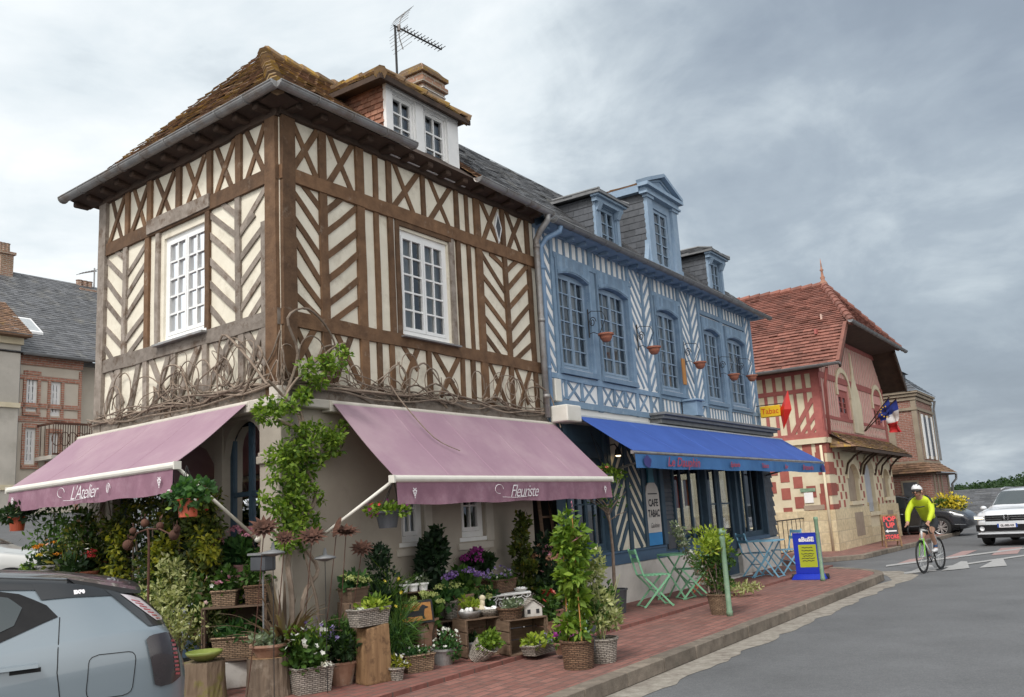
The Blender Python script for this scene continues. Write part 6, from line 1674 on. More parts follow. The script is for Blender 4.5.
potted('geranium','leafy geranium with small pink flower heads behind the variegated shrub','plant',p2,('round',.13,.17,.3,'terracotta'),[('leaf_mid',0,0,.42,.27,.25,.42,750,.08,.055)],[('pet_pink','head',8,.055,.04,-.08,.45,.25,.2,.28),('pet_white','daisy',10,.03,0,-.08,.4,.25,.2,.3)])
lb_=thing('lamp_box','dark grey rounded lantern box on the wall left of the climbing plant','lantern',LF(.12,.42,1.0),CR);F=frame_of(lb_)
u_,z_=on_face(LF,263,561,.45);F=Fr(LF(u_,.45,z_),L_,NL_)
mb=MB(F);mb.box(-.11,.11,-.07,.07,-.09,.05);mb.build('body',M['grey_plastic'],lb_,bevel=.03,seg=3);mb=MB(F);mb.box(-.125,.125,-.085,.085,.055,.075);mb.tube([(0,0,-.08),(0,0,-z_+TZ)],.008,6);mb.build('lid',M['lead'],lb_)
p=BB(284,.30);ph=thing('flax_plant','bronze strap-leaved flax plant arching at the foot of the corner','plant',p,0);F=frame_of(ph)
mb=MB(F);mb.lathe((0,0,0),[(.10,0),(.13,.22),(.14,.24),(.12,.24),(.09,.2)],18);mb.build('pot',M['grey_plastic'],ph)
mb=MB(F)
for k in range(62):
 a=pr.uniform(0,6.283);L=pr.uniform(.5,1.0);ben=pr.uniform(.3,1.5);d=V((math.cos(a),math.sin(a),0));w_=pr.uniform(.014,.026);sd_=V((-d.y,d.x,0));prev=None
 for j in range(8):
  t=j/7;q=V((0,0,.25))+d*(.03+L*ben*.55*t*(.6+.4*t))+UP*(L*(t-ben*.42*t*t));ww=w_*(1-t**3)*(.6+.4*min(1,t*3))+.001
  cur=(mb.p(q-sd_*ww),mb.p(q+UP*.004+sd_*0),mb.p(q+sd_*ww))
  if prev:mb.fi((prev[0],prev[1],cur[1],cur[0]));mb.fi((prev[1],prev[2],cur[2],cur[1]))
  prev=cur
mb.build('blades',M['leaf_bronze'],ph,fix=False)
# ---- row in front of the street wall
p=B(310,692)
potted('flower_basket','large pale wicker basket of white busy lizzies at the front','basket',p,('rect',.36,.26,.22,'wicker_grey'),[('leaf_mid',0,0,.14,.27,.22,.25,620,.08,.04),('leaf_bright',0,.08,.26,.26,.2,.16,300,.06,.03)],[('pet_white','daisy',26,.03,0,-.03,.14,.26,.22,.26),('pet_violet','daisy',8,.025,0,0,.2,.25,.2,.24),('pet_white','head',1,.06,.05,-.22,.05,.02,.02,.05)],rot=STREET_YAW-20)
p=B(342,684)
potted('leafy_pot','weathered terracotta pot of dense green leaves with small plant labels','plant',p,('round',.10,.15,.21,'terracotta_old'),[('leaf_dark',0,0,.12,.22,.2,.22,520,.07,.035),('leaf_mid',0,0,.18,.2,.18,.2,330,.06,.03)],[('pet_palepink','daisy',4,.025,0,-.1,.05,.15,.1,.1)])
for k,(x,y,m_,lab)in enumerate(((327,640,'plaster_white','small white plant label on a stick among the green leaves'),(339,640,'board_blue','small dark blue plant label on a stick among the green leaves'))):
 q=B(x,679);l_=thing('plant_label',lab,'label',q,STREET_YAW-60);F=frame_of(l_);mb=MB(F);mb.box(-.04,.04,-.003,.003,.36,.42);mb.build('plate',M[m_ if k==0 else 'grey_plastic'],l_);mb=MB(F);mb.tube([(0,.004,0),(0,.004,.40)],.004,4);mb.build('stick',M['wood_old'],l_)
p=B(374,683)+V((0,.02,0));lg=thing('split_log','upright split log with a reddish cut face','log',p,STREET_YAW-8);F=frame_of(lg)
pf=[(-.145,0),(-.13,.10),(-.05,.15),(.06,.14),(.13,.07),(.135,-.06),(.04,-.085),(-.08,-.08),(-.14,-.05)]
mb=MB(F);mb.hexa([(-.15,-.09,0),(.15,-.09,0),(.13,.12,0),(-.13,.12,0)],[(-.125,-.07,.50),(.135,-.08,.53),(.12,.11,.53),(-.11,.11,.50)]);mb.build('log',M['log_cut'],lg,bevel=.018,seg=2)
lt=on(p,TZ+.522)
potted('flower_basket','grey wicker trough of lime leaves and one white bloom on the split log','basket',lt+V((-.03,-.02,0)),('rect',.40,.17,.15,'wicker_grey'),[('leaf_lime',.04,0,.04,.20,.09,.07,240,.06,.03),('leaf_bright',.1,0,.08,.12,.09,.08,120,.07,.03)],[('pet_white','head',1,.06,-.13,-.04,.0,.01,.01,.03)],rot=STREET_YAW-6)
p=BB(354,.34);cU=crate('tall slatted crate standing on end behind the wicker trough',p,.27,.24,.70,STREET_YAW-30,False,'wood_old',4,True)
potted('hydrangea','lime green hydrangea in a small wooden box on the tall crate','plant',on(p,TZ+.702),('rect',.24,.2,.13,'wood_old'),[('leaf_glossy',0,0,.05,.16,.14,.10,170,.09,.06)],[('pet_green','head',9,.05,0,0,.08,.16,.13,.08)],rot=STREET_YAW)
p=B(397,680)
potted('flower_pot','tiny zinc pot of white and yellow flowers on the brick step','plant',p,('round',.055,.075,.12,'wicker_grey'),[('leaf_yellow',0,0,.05,.11,.1,.07,130,.05,.022)],[('pet_white','daisy',9,.022,0,0,.05,.10,.09,.09)])
p=B(412,662)+V((0,.10,0));cD=crate('dark open crate behind the dachshund mat',p,.42,.30,.40,STREET_YAW-26,True,'wood_dark')
dm_=thing('door_mat','orange coir mat with a black dachshund silhouette, propped on a crate','mat',on(p,TZ+.36),STREET_YAW-30);F=frame_of(dm_)
F=Fr(F(0,-.165,.03),F.x,(F.y*.22-F.z*.0).normalized(),F.z);F=Fr(F.o,F.x,F.y,(UP+F.y*.28).normalized())
mb=MB(F);mb.box(-.205,.205,0,.016,0,.245);mb.build('border',M['char_rubber'],dm_,bevel=.004)
mb=MB(F);mb.box(-.18,.18,-.005,-.001,.028,.218);mb.build('coir',M['gold_coir'],dm_)
dog=[(-.165,.155),(-.15,.160),(-.12,.140),(-.08,.143),(.0,.135),(.035,.140),(.06,.175),(.085,.196),(.108,.192),(.120,.180),(.146,.172),(.148,.162),(.125,.155),(.105,.150),(.098,.125),(.092,.095),(.094,.060),(.106,.052),(.104,.046),(.074,.046),(.070,.078),(.03,.080),(-.03,.076),(-.085,.082),(-.092,.060),(-.080,.052),(-.082,.046),(-.112,.046),(-.118,.078),(-.132,.105),(-.14,.132)]
mb=MB(F);mb.prism(dog,-.009,-.0055);mb.build('dog_silhouette',M['char_rubber'],dm_)
potted('flower_basket','oblong wicker basket of tiny white flowers below the dachshund mat','basket',B(418,671)+V((0,-.02,0)),('rect',.31,.17,.16,'wicker'),[('leaf_glossy',0,0,.04,.17,.10,.07,260,.05,.022)],[('pet_white','daisy',22,.016,0,0,.04,.16,.10,.08)],rot=STREET_YAW-24)
p=B(444,664)+V((0,-.02,0))
potted('flower_pot','zinc pot hidden under a round heap of white starry flowers','plant',p,('round',.09,.12,.16,'zinc'),[('leaf_glossy',.02,-.03,.05,.17,.15,.16,380,.05,.025)],[('pet_white','daisy',46,.017,.02,-.03,.05,.17,.15,.17)])
bf=thing('wooden_tray','pale wooden tray with a rope handle behind the white starry flowers','tray',B(447,655)+V((0,.12,0)),STREET_YAW);F=frame_of(bf)
F2=Fr(F.o,F.x,F.y,(UP+F.y*.3).normalized());mb=MB(F2);mb.box(-.16,.16,0,.02,0,.30);mb.build('board',M['log_cut'],bf,bevel=.004);mb=MB(F2);mb.tube([(.04+.10*math.cos(t*.3),-.01,.27+.09*math.sin(t*.3))for t in range(11)],.008,5);mb.build('handle',M['vine_bark'],bf)
c1=crate('low crate under the tall wicker pot',BB(449,.44),.36,.30,.36,STREET_YAW-26,True,'wood_dark');F1=frame_of(c1)
potted('hydrangea','lime green hydrangea in a tall pale wicker pot','plant',F1(.02,-.02,.362),('round',.07,.095,.20,'wicker_grey'),[('leaf_glossy',0,0,.08,.19,.17,.12,230,.11,.07)],[('pet_green','head',9,.058,0,0,.10,.19,.16,.10)])
potted('hydrangea','pale lime hydrangea with flat heads above the dachshund mat','plant',BB(425,.46),('round',.10,.14,.42,'terracotta_old'),[('leaf_mid',0,0,.12,.22,.18,.16,250,.10,.06)],[('pet_green','head',10,.055,0,-.02,.16,.22,.16,.12)])
c2=crate('open crate carrying two zinc bowls',B(478,657)+V((0,.12,0)),.44,.32,.40,STREET_YAW-26,True,'wood_old');F2_=frame_of(c2)
def bowl(label,loc,r_,m,content):
 root=thing('zinc_bowl',label,'bowl',loc,0,'zinc bowls on the crate');F=frame_of(root)
 mb=MB(F);mb.lathe((0,0,0),[(r_*.75,0),(r_*.97,.05),(r_,.075),(r_*.95,.078),(r_*.85,.03),(.01,.02)],20);mb.build('bowl',M[m],root,smooth=True)
 mb=MB(F)
 for k in range(9):
  a=pr.uniform(0,6.283);d=pr.uniform(0,r_*.65);mb.ball((d*math.cos(a),d*math.sin(a),.065+pr.uniform(0,.02)),.026,8,6,0,1.25 if content=='egg' else.6)
 mb.build('egg' if content=='egg' else 'shell',M['pet_white' if content=='x' else 'plaster_white'],root,smooth=True)
bowl('zinc bowl of white eggs on the left of the open crate',F2_(-.11,-.05,.402),.125,'zinc','egg')
bowl('paler bowl of shells on the right of the open crate',F2_(.15,-.03,.402),.13,'wicker_grey','shell')
potted('flower_pot','bright yellow-green leafy plant behind the zinc bowl of eggs','plant',F2_(.0,.10,.402),('round',.06,.08,.10,'terracotta_old'),[('leaf_lime',0,0,.06,.15,.10,.10,200,.06,.03)])
gs=thing('stone_duck','small buff stone duck between the zinc bowls','ornament',F2_(.06,.02,.402),STREET_YAW);F=frame_of(gs)
mb=MB(F);mb.ball((0,0,.06),.06,12,8,0,.95);mb.tube([(.03,0,.09),(.045,0,.14),(.04,0,.17)],[.035,.026,.026],10);mb.ball((.045,0,.185),.036,10,7);mb.tube([(.07,0,.183),(.105,0,.178)],[.016,.008],8);mb.tube([(-.04,0,.07),(-.09,0,.10)],[.03,.008],8);mb.build('stone',M['cream_stone'],gs,smooth=True)
potted('flower_pot','small dark pot of leaves inside the open crate','plant',F2_(-.10,-.02,.016),('round',.07,.09,.14,'zinc'),[('leaf_dark',0,0,.05,.10,.09,.07,130,.06,.03)])
tb_=thing('tipped_basket','wicker basket tipped on its side with fresh green leaves spilling out','basket',B(482,661),STREET_YAW);F=frame_of(tb_);F=Fr(F(0,0,.10),F.x,(F.y*.6+UP*.5).normalized(),(UP*.7-F.y*.6+F.x*.25).normalized())
mb=MB(F);mb.lathe((0,0,-.10),[(.08,0),(.115,.10),(.13,.20),(.12,.205),(.10,.1)],18);mb.build('basket',M['wicker_grey'],tb_);mb=MB(F);clump(mb,(.02,0,.13),.16,.13,.12,260,.06,.035);mb.build('foliage',M['leaf_bright'],tb_,fix=False)
c3=crate('small dark crate at the wall carrying three white pots',BB(413,.22),.40,.24,.70,STREET_YAW-26,True,'wood_dark');F3=frame_of(c3)
for k in range(3):
 potted('white_pot',('leftmost','middle','rightmost')[k]+' of the three small white pots on the dark wall crate','plant',F3(-.12+.12*k,-.04,.702),('round',.045,.055,.085,'plaster_white'),[('leaf_pale' if k!=1 else 'leaf_mid',0,0,.05,.07,.06,.06,70,.06,.012)],[('pet_white','daisy',3,.016,0,0,.05,.06,.05,.06)],group='small white pots')
potted('reed_plant','tall green reedy plant with pale yellow tips left of the white pots','plant',BB(393,.42),('round',.11,.14,.24,'grey_plastic'),[('leaf_mid',0,0,.30,.18,.16,.36,320,.30,.012),('leaf_bright',0,0,.36,.14,.12,.40,120,.26,.010)],[('pet_yellow','daisy',7,.022,0,0,.45,.14,.10,.32)])
potted('ivy_cone','dark ivy cone in front of the wall below the hanging grey basket','plant',BB(384,.30),('round',.13,.16,.3,'grey_plastic'),[('leaf_ivy',-.05,0,.48,.24,.20,.46,1000,.055,.035),('leaf_ivy',-.02,0,.86,.15,.12,.2,300,.05,.03)])
potted('camellia','dark glossy bush with white blooms between the two ground floor windows','plant',BB(433,.26),('round',.13,.16,.3,'grey_plastic'),[('leaf_ivy',0,0,.55,.27,.22,.55,950,.09,.05),('leaf_dark',0,0,.95,.16,.15,.22,260,.08,.045)],[('pet_white','daisy',8,.045,.12,-.05,.55,.20,.18,.42)])
c4=crate('tall crate at the wall under the magenta hydrangea',BB(479,.24),.40,.32,.62,STREET_YAW-26,True,'wood_dark');F4=frame_of(c4)
potted('hydrangea','magenta hydrangea on the crate below the right-hand window','plant',F4(.02,0,.622),('round',.09,.12,.18,'terracotta_old'),[('leaf_dark',0,0,.12,.26,.2,.15,300,.10,.065)],[('pet_magenta','head',7,.085,.02,-.02,.17,.22,.15,.12)])
potted('hydrangea','lilac hydrangea with broad heads in front of the magenta one','plant',BB(462,.50),('round',.11,.15,.62,'terracotta_old'),[('leaf_mid',0,0,.14,.26,.2,.16,300,.10,.065)],[('pet_purple','head',9,.075,.0,-.02,.20,.25,.17,.12),('pet_palepink','head',3,.06,.22,-.04,.18,.05,.05,.06)])
for lab,nm,cat_,loc,pot,lv,bl in(('airy green bush with pale pink flowers between the arch and the dark crate','geranium','plant',LF(.62,.36,TZ),('round',.13,.17,.34,'terracotta_old'),[('leaf_mid',0,0,.40,.26,.22,.40,650,.065,.032),('leaf_bright',.05,-.05,.55,.2,.18,.25,220,.05,.025)],[('pet_palepink','daisy',14,.03,0,-.05,.45,.24,.2,.38)]),('leafy dark perennial with tiny white flowers at the foot of the side pier','perennial','plant',LF(1.35,.60,TZ),('round',.13,.16,.28,'grey_plastic'),[('leaf_dark',0,0,.40,.30,.25,.45,800,.065,.035),('leaf_mid',0,-.05,.6,.24,.2,.25,300,.06,.03)],[('pet_white','daisy',12,.025,0,-.06,.5,.28,.2,.4)]),('lavender with violet spikes in front of the grey wall below the metal flowers','lavender','plant',BB(318,.42),('round',.10,.13,.22,'terracotta_old'),[('leaf_pale',0,0,.10,.18,.16,.14,260,.11,.010)],[('pet_violet','spike',16,.05,0,0,.14,.19,.16,.14)]),('spreading fern-green plant at the wall right of the bronze flax','fern','plant',BB(335,.34),('round',.11,.14,.26,'grey_plastic'),[('leaf_mid',0,0,.16,.24,.2,.2,420,.09,.03)],[]),('dark green grassy clump between the split log and the dachshund mat','grass_clump','plant',BB(392,.66),('round',.10,.13,.2,'grey_plastic'),[('leaf_mid',0,0,.20,.2,.17,.22,260,.26,.012),('leaf_glossy',0,0,.12,.18,.15,.14,180,.08,.04)],[('pet_yellow','daisy',6,.02,0,0,.3,.14,.12,.2)]),('glossy foliage plant with pale green flower heads behind the zinc bowls','foliage_plant','plant',BB(482,.50),('round',.11,.14,.34,'terracotta_old'),[('leaf_glossy',0,0,.14,.24,.18,.18,380,.09,.055)],[('pet_green','head',5,.055,0,-.03,.2,.22,.16,.14),('pet_white','daisy',8,.03,0,0,.2,.2,.16,.16)]),('blue-violet campanula spilling from a pot left of the iron table','campanula','plant',BB(494,.78),('round',.09,.12,.22,'terracotta_old'),[('leaf_mid',0,0,.08,.18,.15,.11,260,.05,.03)],[('pet_violet','daisy',24,.025,0,0,.10,.18,.15,.12)]),('trailing plant with pink stars under the iron table','trailing_plant','plant',BB(510,.72),('round',.09,.12,.18,'grey_plastic'),[('leaf_dark',0,0,.08,.2,.16,.12,300,.06,.03)],[('pet_pink','daisy',10,.026,0,-.05,.1,.18,.15,.1)]),('dusky pink and cream flowering bush left of the clematis','flowering_bush','plant',BB(553,.75),('round',.11,.14,.28,'terracotta_old'),[('leaf_dark',0,0,.35,.2,.18,.36,480,.075,.04)],[('pet_pink','daisy',12,.04,0,-.06,.4,.2,.16,.34),('pet_peach','head',4,.05,0,-.08,.5,.16,.12,.22)]),):
 potted(nm,lab,cat_,loc,pot,lv,bl)
p=BB(504,.56);it=thing('iron_table','white wrought iron scrollwork table','table',p,STREET_YAW-24);F=frame_of(it);H=.56
mb=MB(F);mb.box(-.29,.29,-.17,.17,H-.016,H);mb.tube([(-.29,-.17,H-.02),(.29,-.17,H-.02),(.29,.17,H-.02),(-.29,.17,H-.02),(-.29,-.17,H-.02)],.012,6);mb.build('table_top',M['white_metal'],it)
for sx in(-1,1):
 for sy in(-1,1):
  mb=MB(F);mb.tube([(sx*.27,sy*.15,H-.02),(sx*.20,sy*.13,H*.6),(sx*.17,sy*.12,H*.35),(sx*.25,sy*.15,.03),(sx*.28,sy*.16,.0)],.010,6);mb.build('leg',M['white_metal'],it)
mb=MB(F)
for sx in(-1,1):
 for cx0,cz0,r0,tw in((.13,H-.11,.075,1),(.07,H-.26,.06,-1),(.21,H-.10,.04,-1)):
  mb.tube([(sx*(cx0+r0*math.exp(-t*.10)*math.cos(t*.55*tw)),-.165,cz0+r0*math.exp(-t*.10)*math.sin(t*.55*tw))for t in range(20)],.006,5)
for cx0 in(-.24,-.12,0,.12,.24):mb.tube([(cx0+.05*math.cos(t*.4+3.3),-.172,H-.035+.03*math.sin(t*.4+3.3))for t in range(9)],.006,5)
mb.build('scrollwork',M['white_metal'],it)
potted('flower_basket','oval brown basket of violet and white violas on the iron table','basket',F(-.04,0,H+.001),('rect',.42,.24,.15,'wicker_brown'),[('leaf_mid',0,0,.05,.24,.14,.09,300,.05,.025)],[('pet_violet','daisy',34,.024,0,0,.06,.24,.14,.12),('pet_white','daisy',16,.022,0,0,.06,.24,.14,.11)])
eg=thing('white_dish','small white dish of pebbles at the right of the iron table','dish',F(.20,-.10,H+.001),0);Fe=frame_of(eg);mb=MB(Fe);mb.lathe((0,0,0),[(.05,0),(.085,.03),(.08,.034),(.01,.015)],14);mb.build('dish',M['white_metal'],eg);mb=MB(Fe)
for k in range(7):mb.ball((.04*math.cos(k),.04*math.sin(k),.035),.02,7,5,0,.8)
mb.build('pebbles',M['plaster_white'],eg)
c5=crate('open crate with a round basket and a toy cottage on top',B(523,654)+V((0,.10,0)),.50,.30,.37,STREET_YAW-26,True,'wood_old');F5=frame_of(c5)
potted('flower_basket','round brown basket of pale sprigs on the crate by the toy cottage','basket',F5(-.14,-.02,.372),('round',.12,.14,.12,'wicker_brown'),[('leaf_pale',0,0,.04,.15,.13,.07,240,.05,.02)],[('pet_white','daisy',10,.018,0,0,.05,.13,.12,.07)])
tc_=thing('toy_cottage','little weathered wooden cottage ornament on the crate','ornament',F5(.13,-.02,.372),STREET_YAW-40);F=frame_of(tc_)
mb=MB(F);mb.prism([(-.10,0),(.10,0),(.10,.10),(0,.17),(-.10,.10)],-.06,.06);mb.build('walls',M['plinth_stone'],tc_);mb=MB(F)
for s_ in(-1,1):mb.beam(V((s_*.125,0,.092)),V((0,0,.186)),.15,.012)
mb.build('roof',M['wicker_grey'],tc_);mb=MB(F)
for x in(-.05,.05):mb.box(x-.018,x+.018,-.063,-.060,.03,.075)
mb.build('window',M['ink_black'],tc_)
potted('flower_basket','long low wicker basket of lime leaves and violas at the edge of the step','basket',B(537,653)+V((.04,-.02,0)),('rect',.50,.18,.10,'wicker_grey'),[('leaf_lime',-.14,0,.05,.11,.09,.08,150,.07,.04),('leaf_lime',.12,0,.05,.13,.09,.07,160,.07,.04),('leaf_pale',0,0,.03,.24,.09,.05,160,.04,.02)],[('pet_violet','daisy',18,.022,.02,0,.05,.24,.10,.08)])
tp=thing('topiary_column','tall dark spiral evergreen against the beige wall','plant',BB(526,.32),0);F=frame_of(tp)
make_pot(tp,'round',.12,.15,.3,'grey_plastic');mb=MB(F);mb.tube([(0,0,.2),(.01,0,1.2)],.015,6);mb.build('stem',M['vine_bark'],tp);mb=MB(F)
for k,(z,r_,n)in enumerate(((.55,.24,420),(.80,.20,360),(1.03,.17,300),(1.24,.14,240),(1.38,.09,120))):clump(mb,(.03*math.sin(k*2),0,z),r_,r_,.12,n,.075,.045)
mb.build('foliage',M['leaf_olive'],tp,fix=False)
potted('hydrangea','tall dark bush with peach and dusty pink heads beside the topiary column','plant',BB(547,.36),('round',.14,.18,.32,'terracotta_old'),[('leaf_ivy',0,0,.45,.25,.22,.42,520,.10,.06)],[('pet_peach','head',8,.06,.0,-.08,.45,.22,.18,.42),('pet_pink','head',4,.055,-.02,-.1,.62,.14,.12,.24)])
potted('dipladenia','bright red trumpet flowers on stakes in a terracotta pot','plant',B(549,637)+V((0,.12,0)),('round',.09,.12,.18,'terracotta_old'),[('leaf_mid',0,0,.20,.17,.15,.22,330,.08,.04)],[('pet_red','daisy',12,.045,0,-.03,.18,.15,.13,.2),('pet_coral','daisy',6,.04,0,-.03,.2,.13,.12,.2)])
potted('leafy_pot','orange terracotta pot of mixed leaves behind the red trumpet flowers','plant',BB(545,.45),('round',.10,.14,.40,'terracotta'),[('leaf_mid',0,0,.10,.2,.18,.15,260,.08,.04)],[('pet_violet','daisy',7,.03,0,0,.1,.16,.15,.12)])
potted('pansy_pot','small pot of purple pansies at the foot of the clematis basket','plant',B(563,654),('round',.07,.09,.12,'terracotta_old'),[('leaf_mid',0,0,.06,.13,.12,.10,170,.06,.03)],[('pet_magenta','daisy',9,.035,0,-.02,.08,.12,.10,.12)])
p=B(579,668,.13);cl_=thing('clematis_basket','tall leafy clematis on canes in a brown wicker basket at the pavement edge','plant',p,STREET_YAW);F=frame_of(cl_)
make_pot(cl_,'round',.145,.165,.27,'wicker_brown');mb=MB(F)
for k in range(3):a=2.1*k;mb.tube([(.09*math.cos(a),.09*math.sin(a),.2),(.07*math.cos(a),.07*math.sin(a),1.45)],.006,5)
mb.build('canes',M['gold_coir'],cl_);mb=MB(F)
for k,(x,z,r_,n)in enumerate(((.0,.42,.17,190),(.02,.65,.17,240),(-.03,.88,.18,280),(-.02,1.10,.19,320),(-.01,1.28,.15,230),(.0,1.42,.09,90))):clump(mb,(x,0,z),r_,r_,.15,n,.10,.05,0,6,-.2)
mb.build('foliage',M['leaf_bright'],cl_,fix=False);mb=MB(F)
fx=on_face(Fr(p,S_,N_),566,543,0.0);bloom(mb,(fx[0]-.02,-.14,fx[1]-.10),.085,'star');bloom(mb,(fx[0]+.04,-.12,fx[1]-.08),.06,'star');bloom(mb,(.0,-.05,1.50),.05,'spike');mb.build('blossom',M['pet_pink'],cl_,fix=False)
mb=MB(F);mb.box(-.02,.07,-.185,-.180,.34,.40);mb.tube([(.025,-.18,.15),(.025,-.18,.36)],.004,4);mb.build('price_tag',M['grey_plastic'],cl_)
p=B(604,662,.13);vb=thing('variegated_basket','cream-edged variegated bush in a grey wicker basket beside the clematis','plant',p,STREET_YAW);F=frame_of(vb)
make_pot(vb,'round',.125,.155,.24,'wicker_grey');mb=MB(F)
for(x,z,r_,n)in((0,.42,.22,420),(.04,.66,.24,430),(-.02,.88,.19,320),(.12,.55,.2,240),(.0,1.03,.10,90)):clump(mb,(x,0,z),r_,r_*.9,.17,n,.06,.028,0,6)
stems(mb,(0,0,.2),(0,0,.8),10,.2);mb.build('foliage',M['leaf_varieg'],vb,fix=False);mb=MB(F);clump(mb,(.0,0,.55),.2,.2,.3,420,.06,.03);mb.build('inner_foliage',M['leaf_mid'],vb,fix=False)
p=ST(5.62,.62,TZ);sd2=thing('standard_tree','slim bare-stemmed little tree with sparse leaves in front of the dark blue bay','tree',p,0);F=frame_of(sd2)
make_pot(sd2,'round',.14,.18,.34,'grey_plastic');mb=MB(F);mb.tube([(0,0,.3),(.02,0,.9),(0,.01,1.55)],[.028,.022,.016],7)
for k in range(16):
 a=pr.uniform(0,6.283);l_=pr.uniform(.2,.45);d=V((math.cos(a),math.sin(a),pr.uniform(.3,1.4))).normalized();q=V((0,.01,pr.uniform(1.25,1.6)));mb.tube([q,q+d*l_*.5+UP*.02,q+d*l_],[.008,.006,.003],5)
mb.build('trunk',M['vine_bark'],sd2);mb=MB(F);clump(mb,(.0,0,1.72),.36,.34,.36,190,.06,.03,0,12);mb.build('crown',M['leaf_mid'],sd2,fix=False)
def hanging(name,label,loc,top,pot,leaves,blooms,rot=0):
 root=thing(name,label,'hanging plant',loc,rot);make_pot(root,*pot);F=frame_of(root);h=pot[3]-.03;r_=pot[2]
 mb=MB(F);t=V(F.x)*0
 lt_=top-loc
 for k in range(3):a=2.094*k;mb.tube([(r_*.95*math.cos(a),r_*.95*math.sin(a),pot[3]),(lt_.dot(F.x),lt_.dot(F.y),lt_.z)],.004,4)
 mb.build('hanger',M['iron_black'],root)
 for(m,dx,dy,dz,rx,ry,rz,n,ln,wd)in leaves:mb=MB(F);clump(mb,(dx,dy,h+dz),rx,ry,rz,n,ln,wd);mb.build('foliage',M[m],root,fix=False)
 for(m,kind,n,r,dx,dy,dz,rx,ry,rz)in blooms:mb=MB(F);flowers(mb,(dx,dy,h+dz),rx,ry,rz,n,r,kind,0,-.6);mb.build('blossom',M[m],root,fix=False)
 return root
u_,z_=on_face(LF,188,517,.88);q=LF(u_,.88,z_);hanging('hanging_pot','square orange-red hanging pot of strawberry leaves under the right end of the side awning',q,LF(u_,.90,2.28),('round',.082,.09,.17,'red_plastic'),[('leaf_glossy',.0,0,.08,.24,.22,.16,330,.08,.055),('leaf_bright',.1,0,.0,.24,.2,.14,70,.06,.03)],[('pet_red','head',2,.02,.15,0,-.02,.1,.1,.1),('pet_white','daisy',6,.02,0,0,.08,.2,.2,.15)])
u_,z_=on_face(LF,17,531,.9);q=LF(u_,.9,z_);hanging('hanging_pot','round orange-red hanging pot at the far left end of the side awning',q,LF(u_,.92,2.28),('round',.075,.095,.17,'red_plastic'),[('leaf_dark',.05,0,.08,.26,.22,.16,330,.08,.045)],[('pet_white','daisy',5,.02,0,0,.05,.2,.2,.12)])
u_,z_=on_face(ST,388,528,.80);q=ST(u_,.80,z_);hanging('hanging_basket','dark grey hanging basket of green leaves and dark red flowers under the street awning',q,ST(u_,.9,2.06),('round',.09,.125,.17,'grey_plastic'),[('leaf_bright',0,0,.05,.25,.20,.09,420,.055,.03)],[('pet_magenta','daisy',9,.028,0,-.05,.05,.2,.18,.09),('pet_red','daisy',4,.025,-.1,-.05,.05,.1,.1,.09)])
u_,z_=on_face(ST,609,484,.55);q=ST(u_,.55,z_);hanging('hanging_basket','small hanging basket with trailing green leaves in front of the blue chevron timbers',q,ST(u_,.3,z_+.8),('round',.08,.11,.15,'grey_plastic'),[('leaf_bright',.05,0,.06,.25,.2,.13,380,.07,.035)],[('pet_coral','daisy',4,.03,-.05,-.1,.06,.12,.1,.1)])
ld=thing('ladder','old wooden ladder leaning in the dark doorway beside the blue bay','ladder',ST(4.9,.1,TZ),0)
mb=MB(ST);a0,a1=V((4.66,.14,TZ)),V((5.00,-.25,2.7));b0_,b1_=V((4.98,.14,TZ)),V((5.28,-.25,2.7))
for p_,q_ in((a0,a1),(b0_,b1_)):mb.beam(p_,q_,.05,.03)
mb.build('rails',M['wood_old'],ld);mb=MB(ST)
for k in range(8):t=(k+.6)/8.2;mb.tube([a0.lerp(a1,t),b0_.lerp(b1_,t)],.018,6)
mb.build('rungs',M['wood_old'],ld)
# ---- rusty metal flowers, wire ornament, solar saucers
def rusty(label,x,y,kind,wx,r_=.11,lean=0.0):
 fr_=ST;u,z=on_face(fr_,x,y,wx);c=fr_(u,wx,z);root=thing('metal_flower',label,'ornament',fr_(u+lean,wx,TZ),0,'rusty metal flowers on stems');mb=MB(WORLD)
 mb.tube([fr_(u+lean,wx-.25,TZ),fr_(u+lean*.6,wx-.1,(TZ+z)/2),c],.0045,5);mb.build('stem',M['rust'],root);mb=MB(WORLD)
 n=(V((0,-1,pr.uniform(.5,1.6)))if kind!='disc' else V((-.8,-.5,.3))).normalized();n=(n+S_*.2).normalized();a=n.orthogonal().normalized();b=n.cross(a)
 if kind=='disc':
  k_=16;mb.face([c+(a*math.cos(6.283*k/k_)+b*math.sin(6.283*k/k_))*r_*.8 for k in range(k_)]);mb.face([c+n*.012+(a*math.cos(6.283*k/k_)+b*math.sin(6.283*k/k_))*r_*.55 for k in range(k_)])
  for k in range(k_):d0,d1=[a*math.cos(6.283*j/k_)+b*math.sin(6.283*j/k_)for j in(k,k+1)];mb.face([c+d0*r_*.8,c+d1*r_*.8,c+d1*r_*.55+n*.012,c+d0*r_*.55+n*.012])
 else:
  for ring,(m_,tilt,rr)in enumerate(((14,.15,1.0),(10,.55,.78),(7,1.1,.5))):
   for k in range(m_):
    t=6.283*(k+ring*.4)/m_;d=(a*math.cos(t)+b*math.sin(t)+n*tilt*(1 if kind=='dahlia' else.6)).normalized();mb.leaf(c,d,n,r_*rr*pr.uniform(.9,1.1),r_*.34,0,.25)
  mb.ball(c+n*.01,r_*.18,8,6)
 mb.build('petals',M['rust'],root,fix=False)
rusty('spiky rust-brown metal dahlia in front of the climbing plant, leftmost of the metal flowers',264,529,'dahlia',.75,.15)
rusty('small rusty metal flower half hidden in the climbing plant leaves',285,538,'dahlia',.55,.10)
rusty('broad dark rusty metal daisy left of the grey wall',312,537,'daisy',.75,.15)
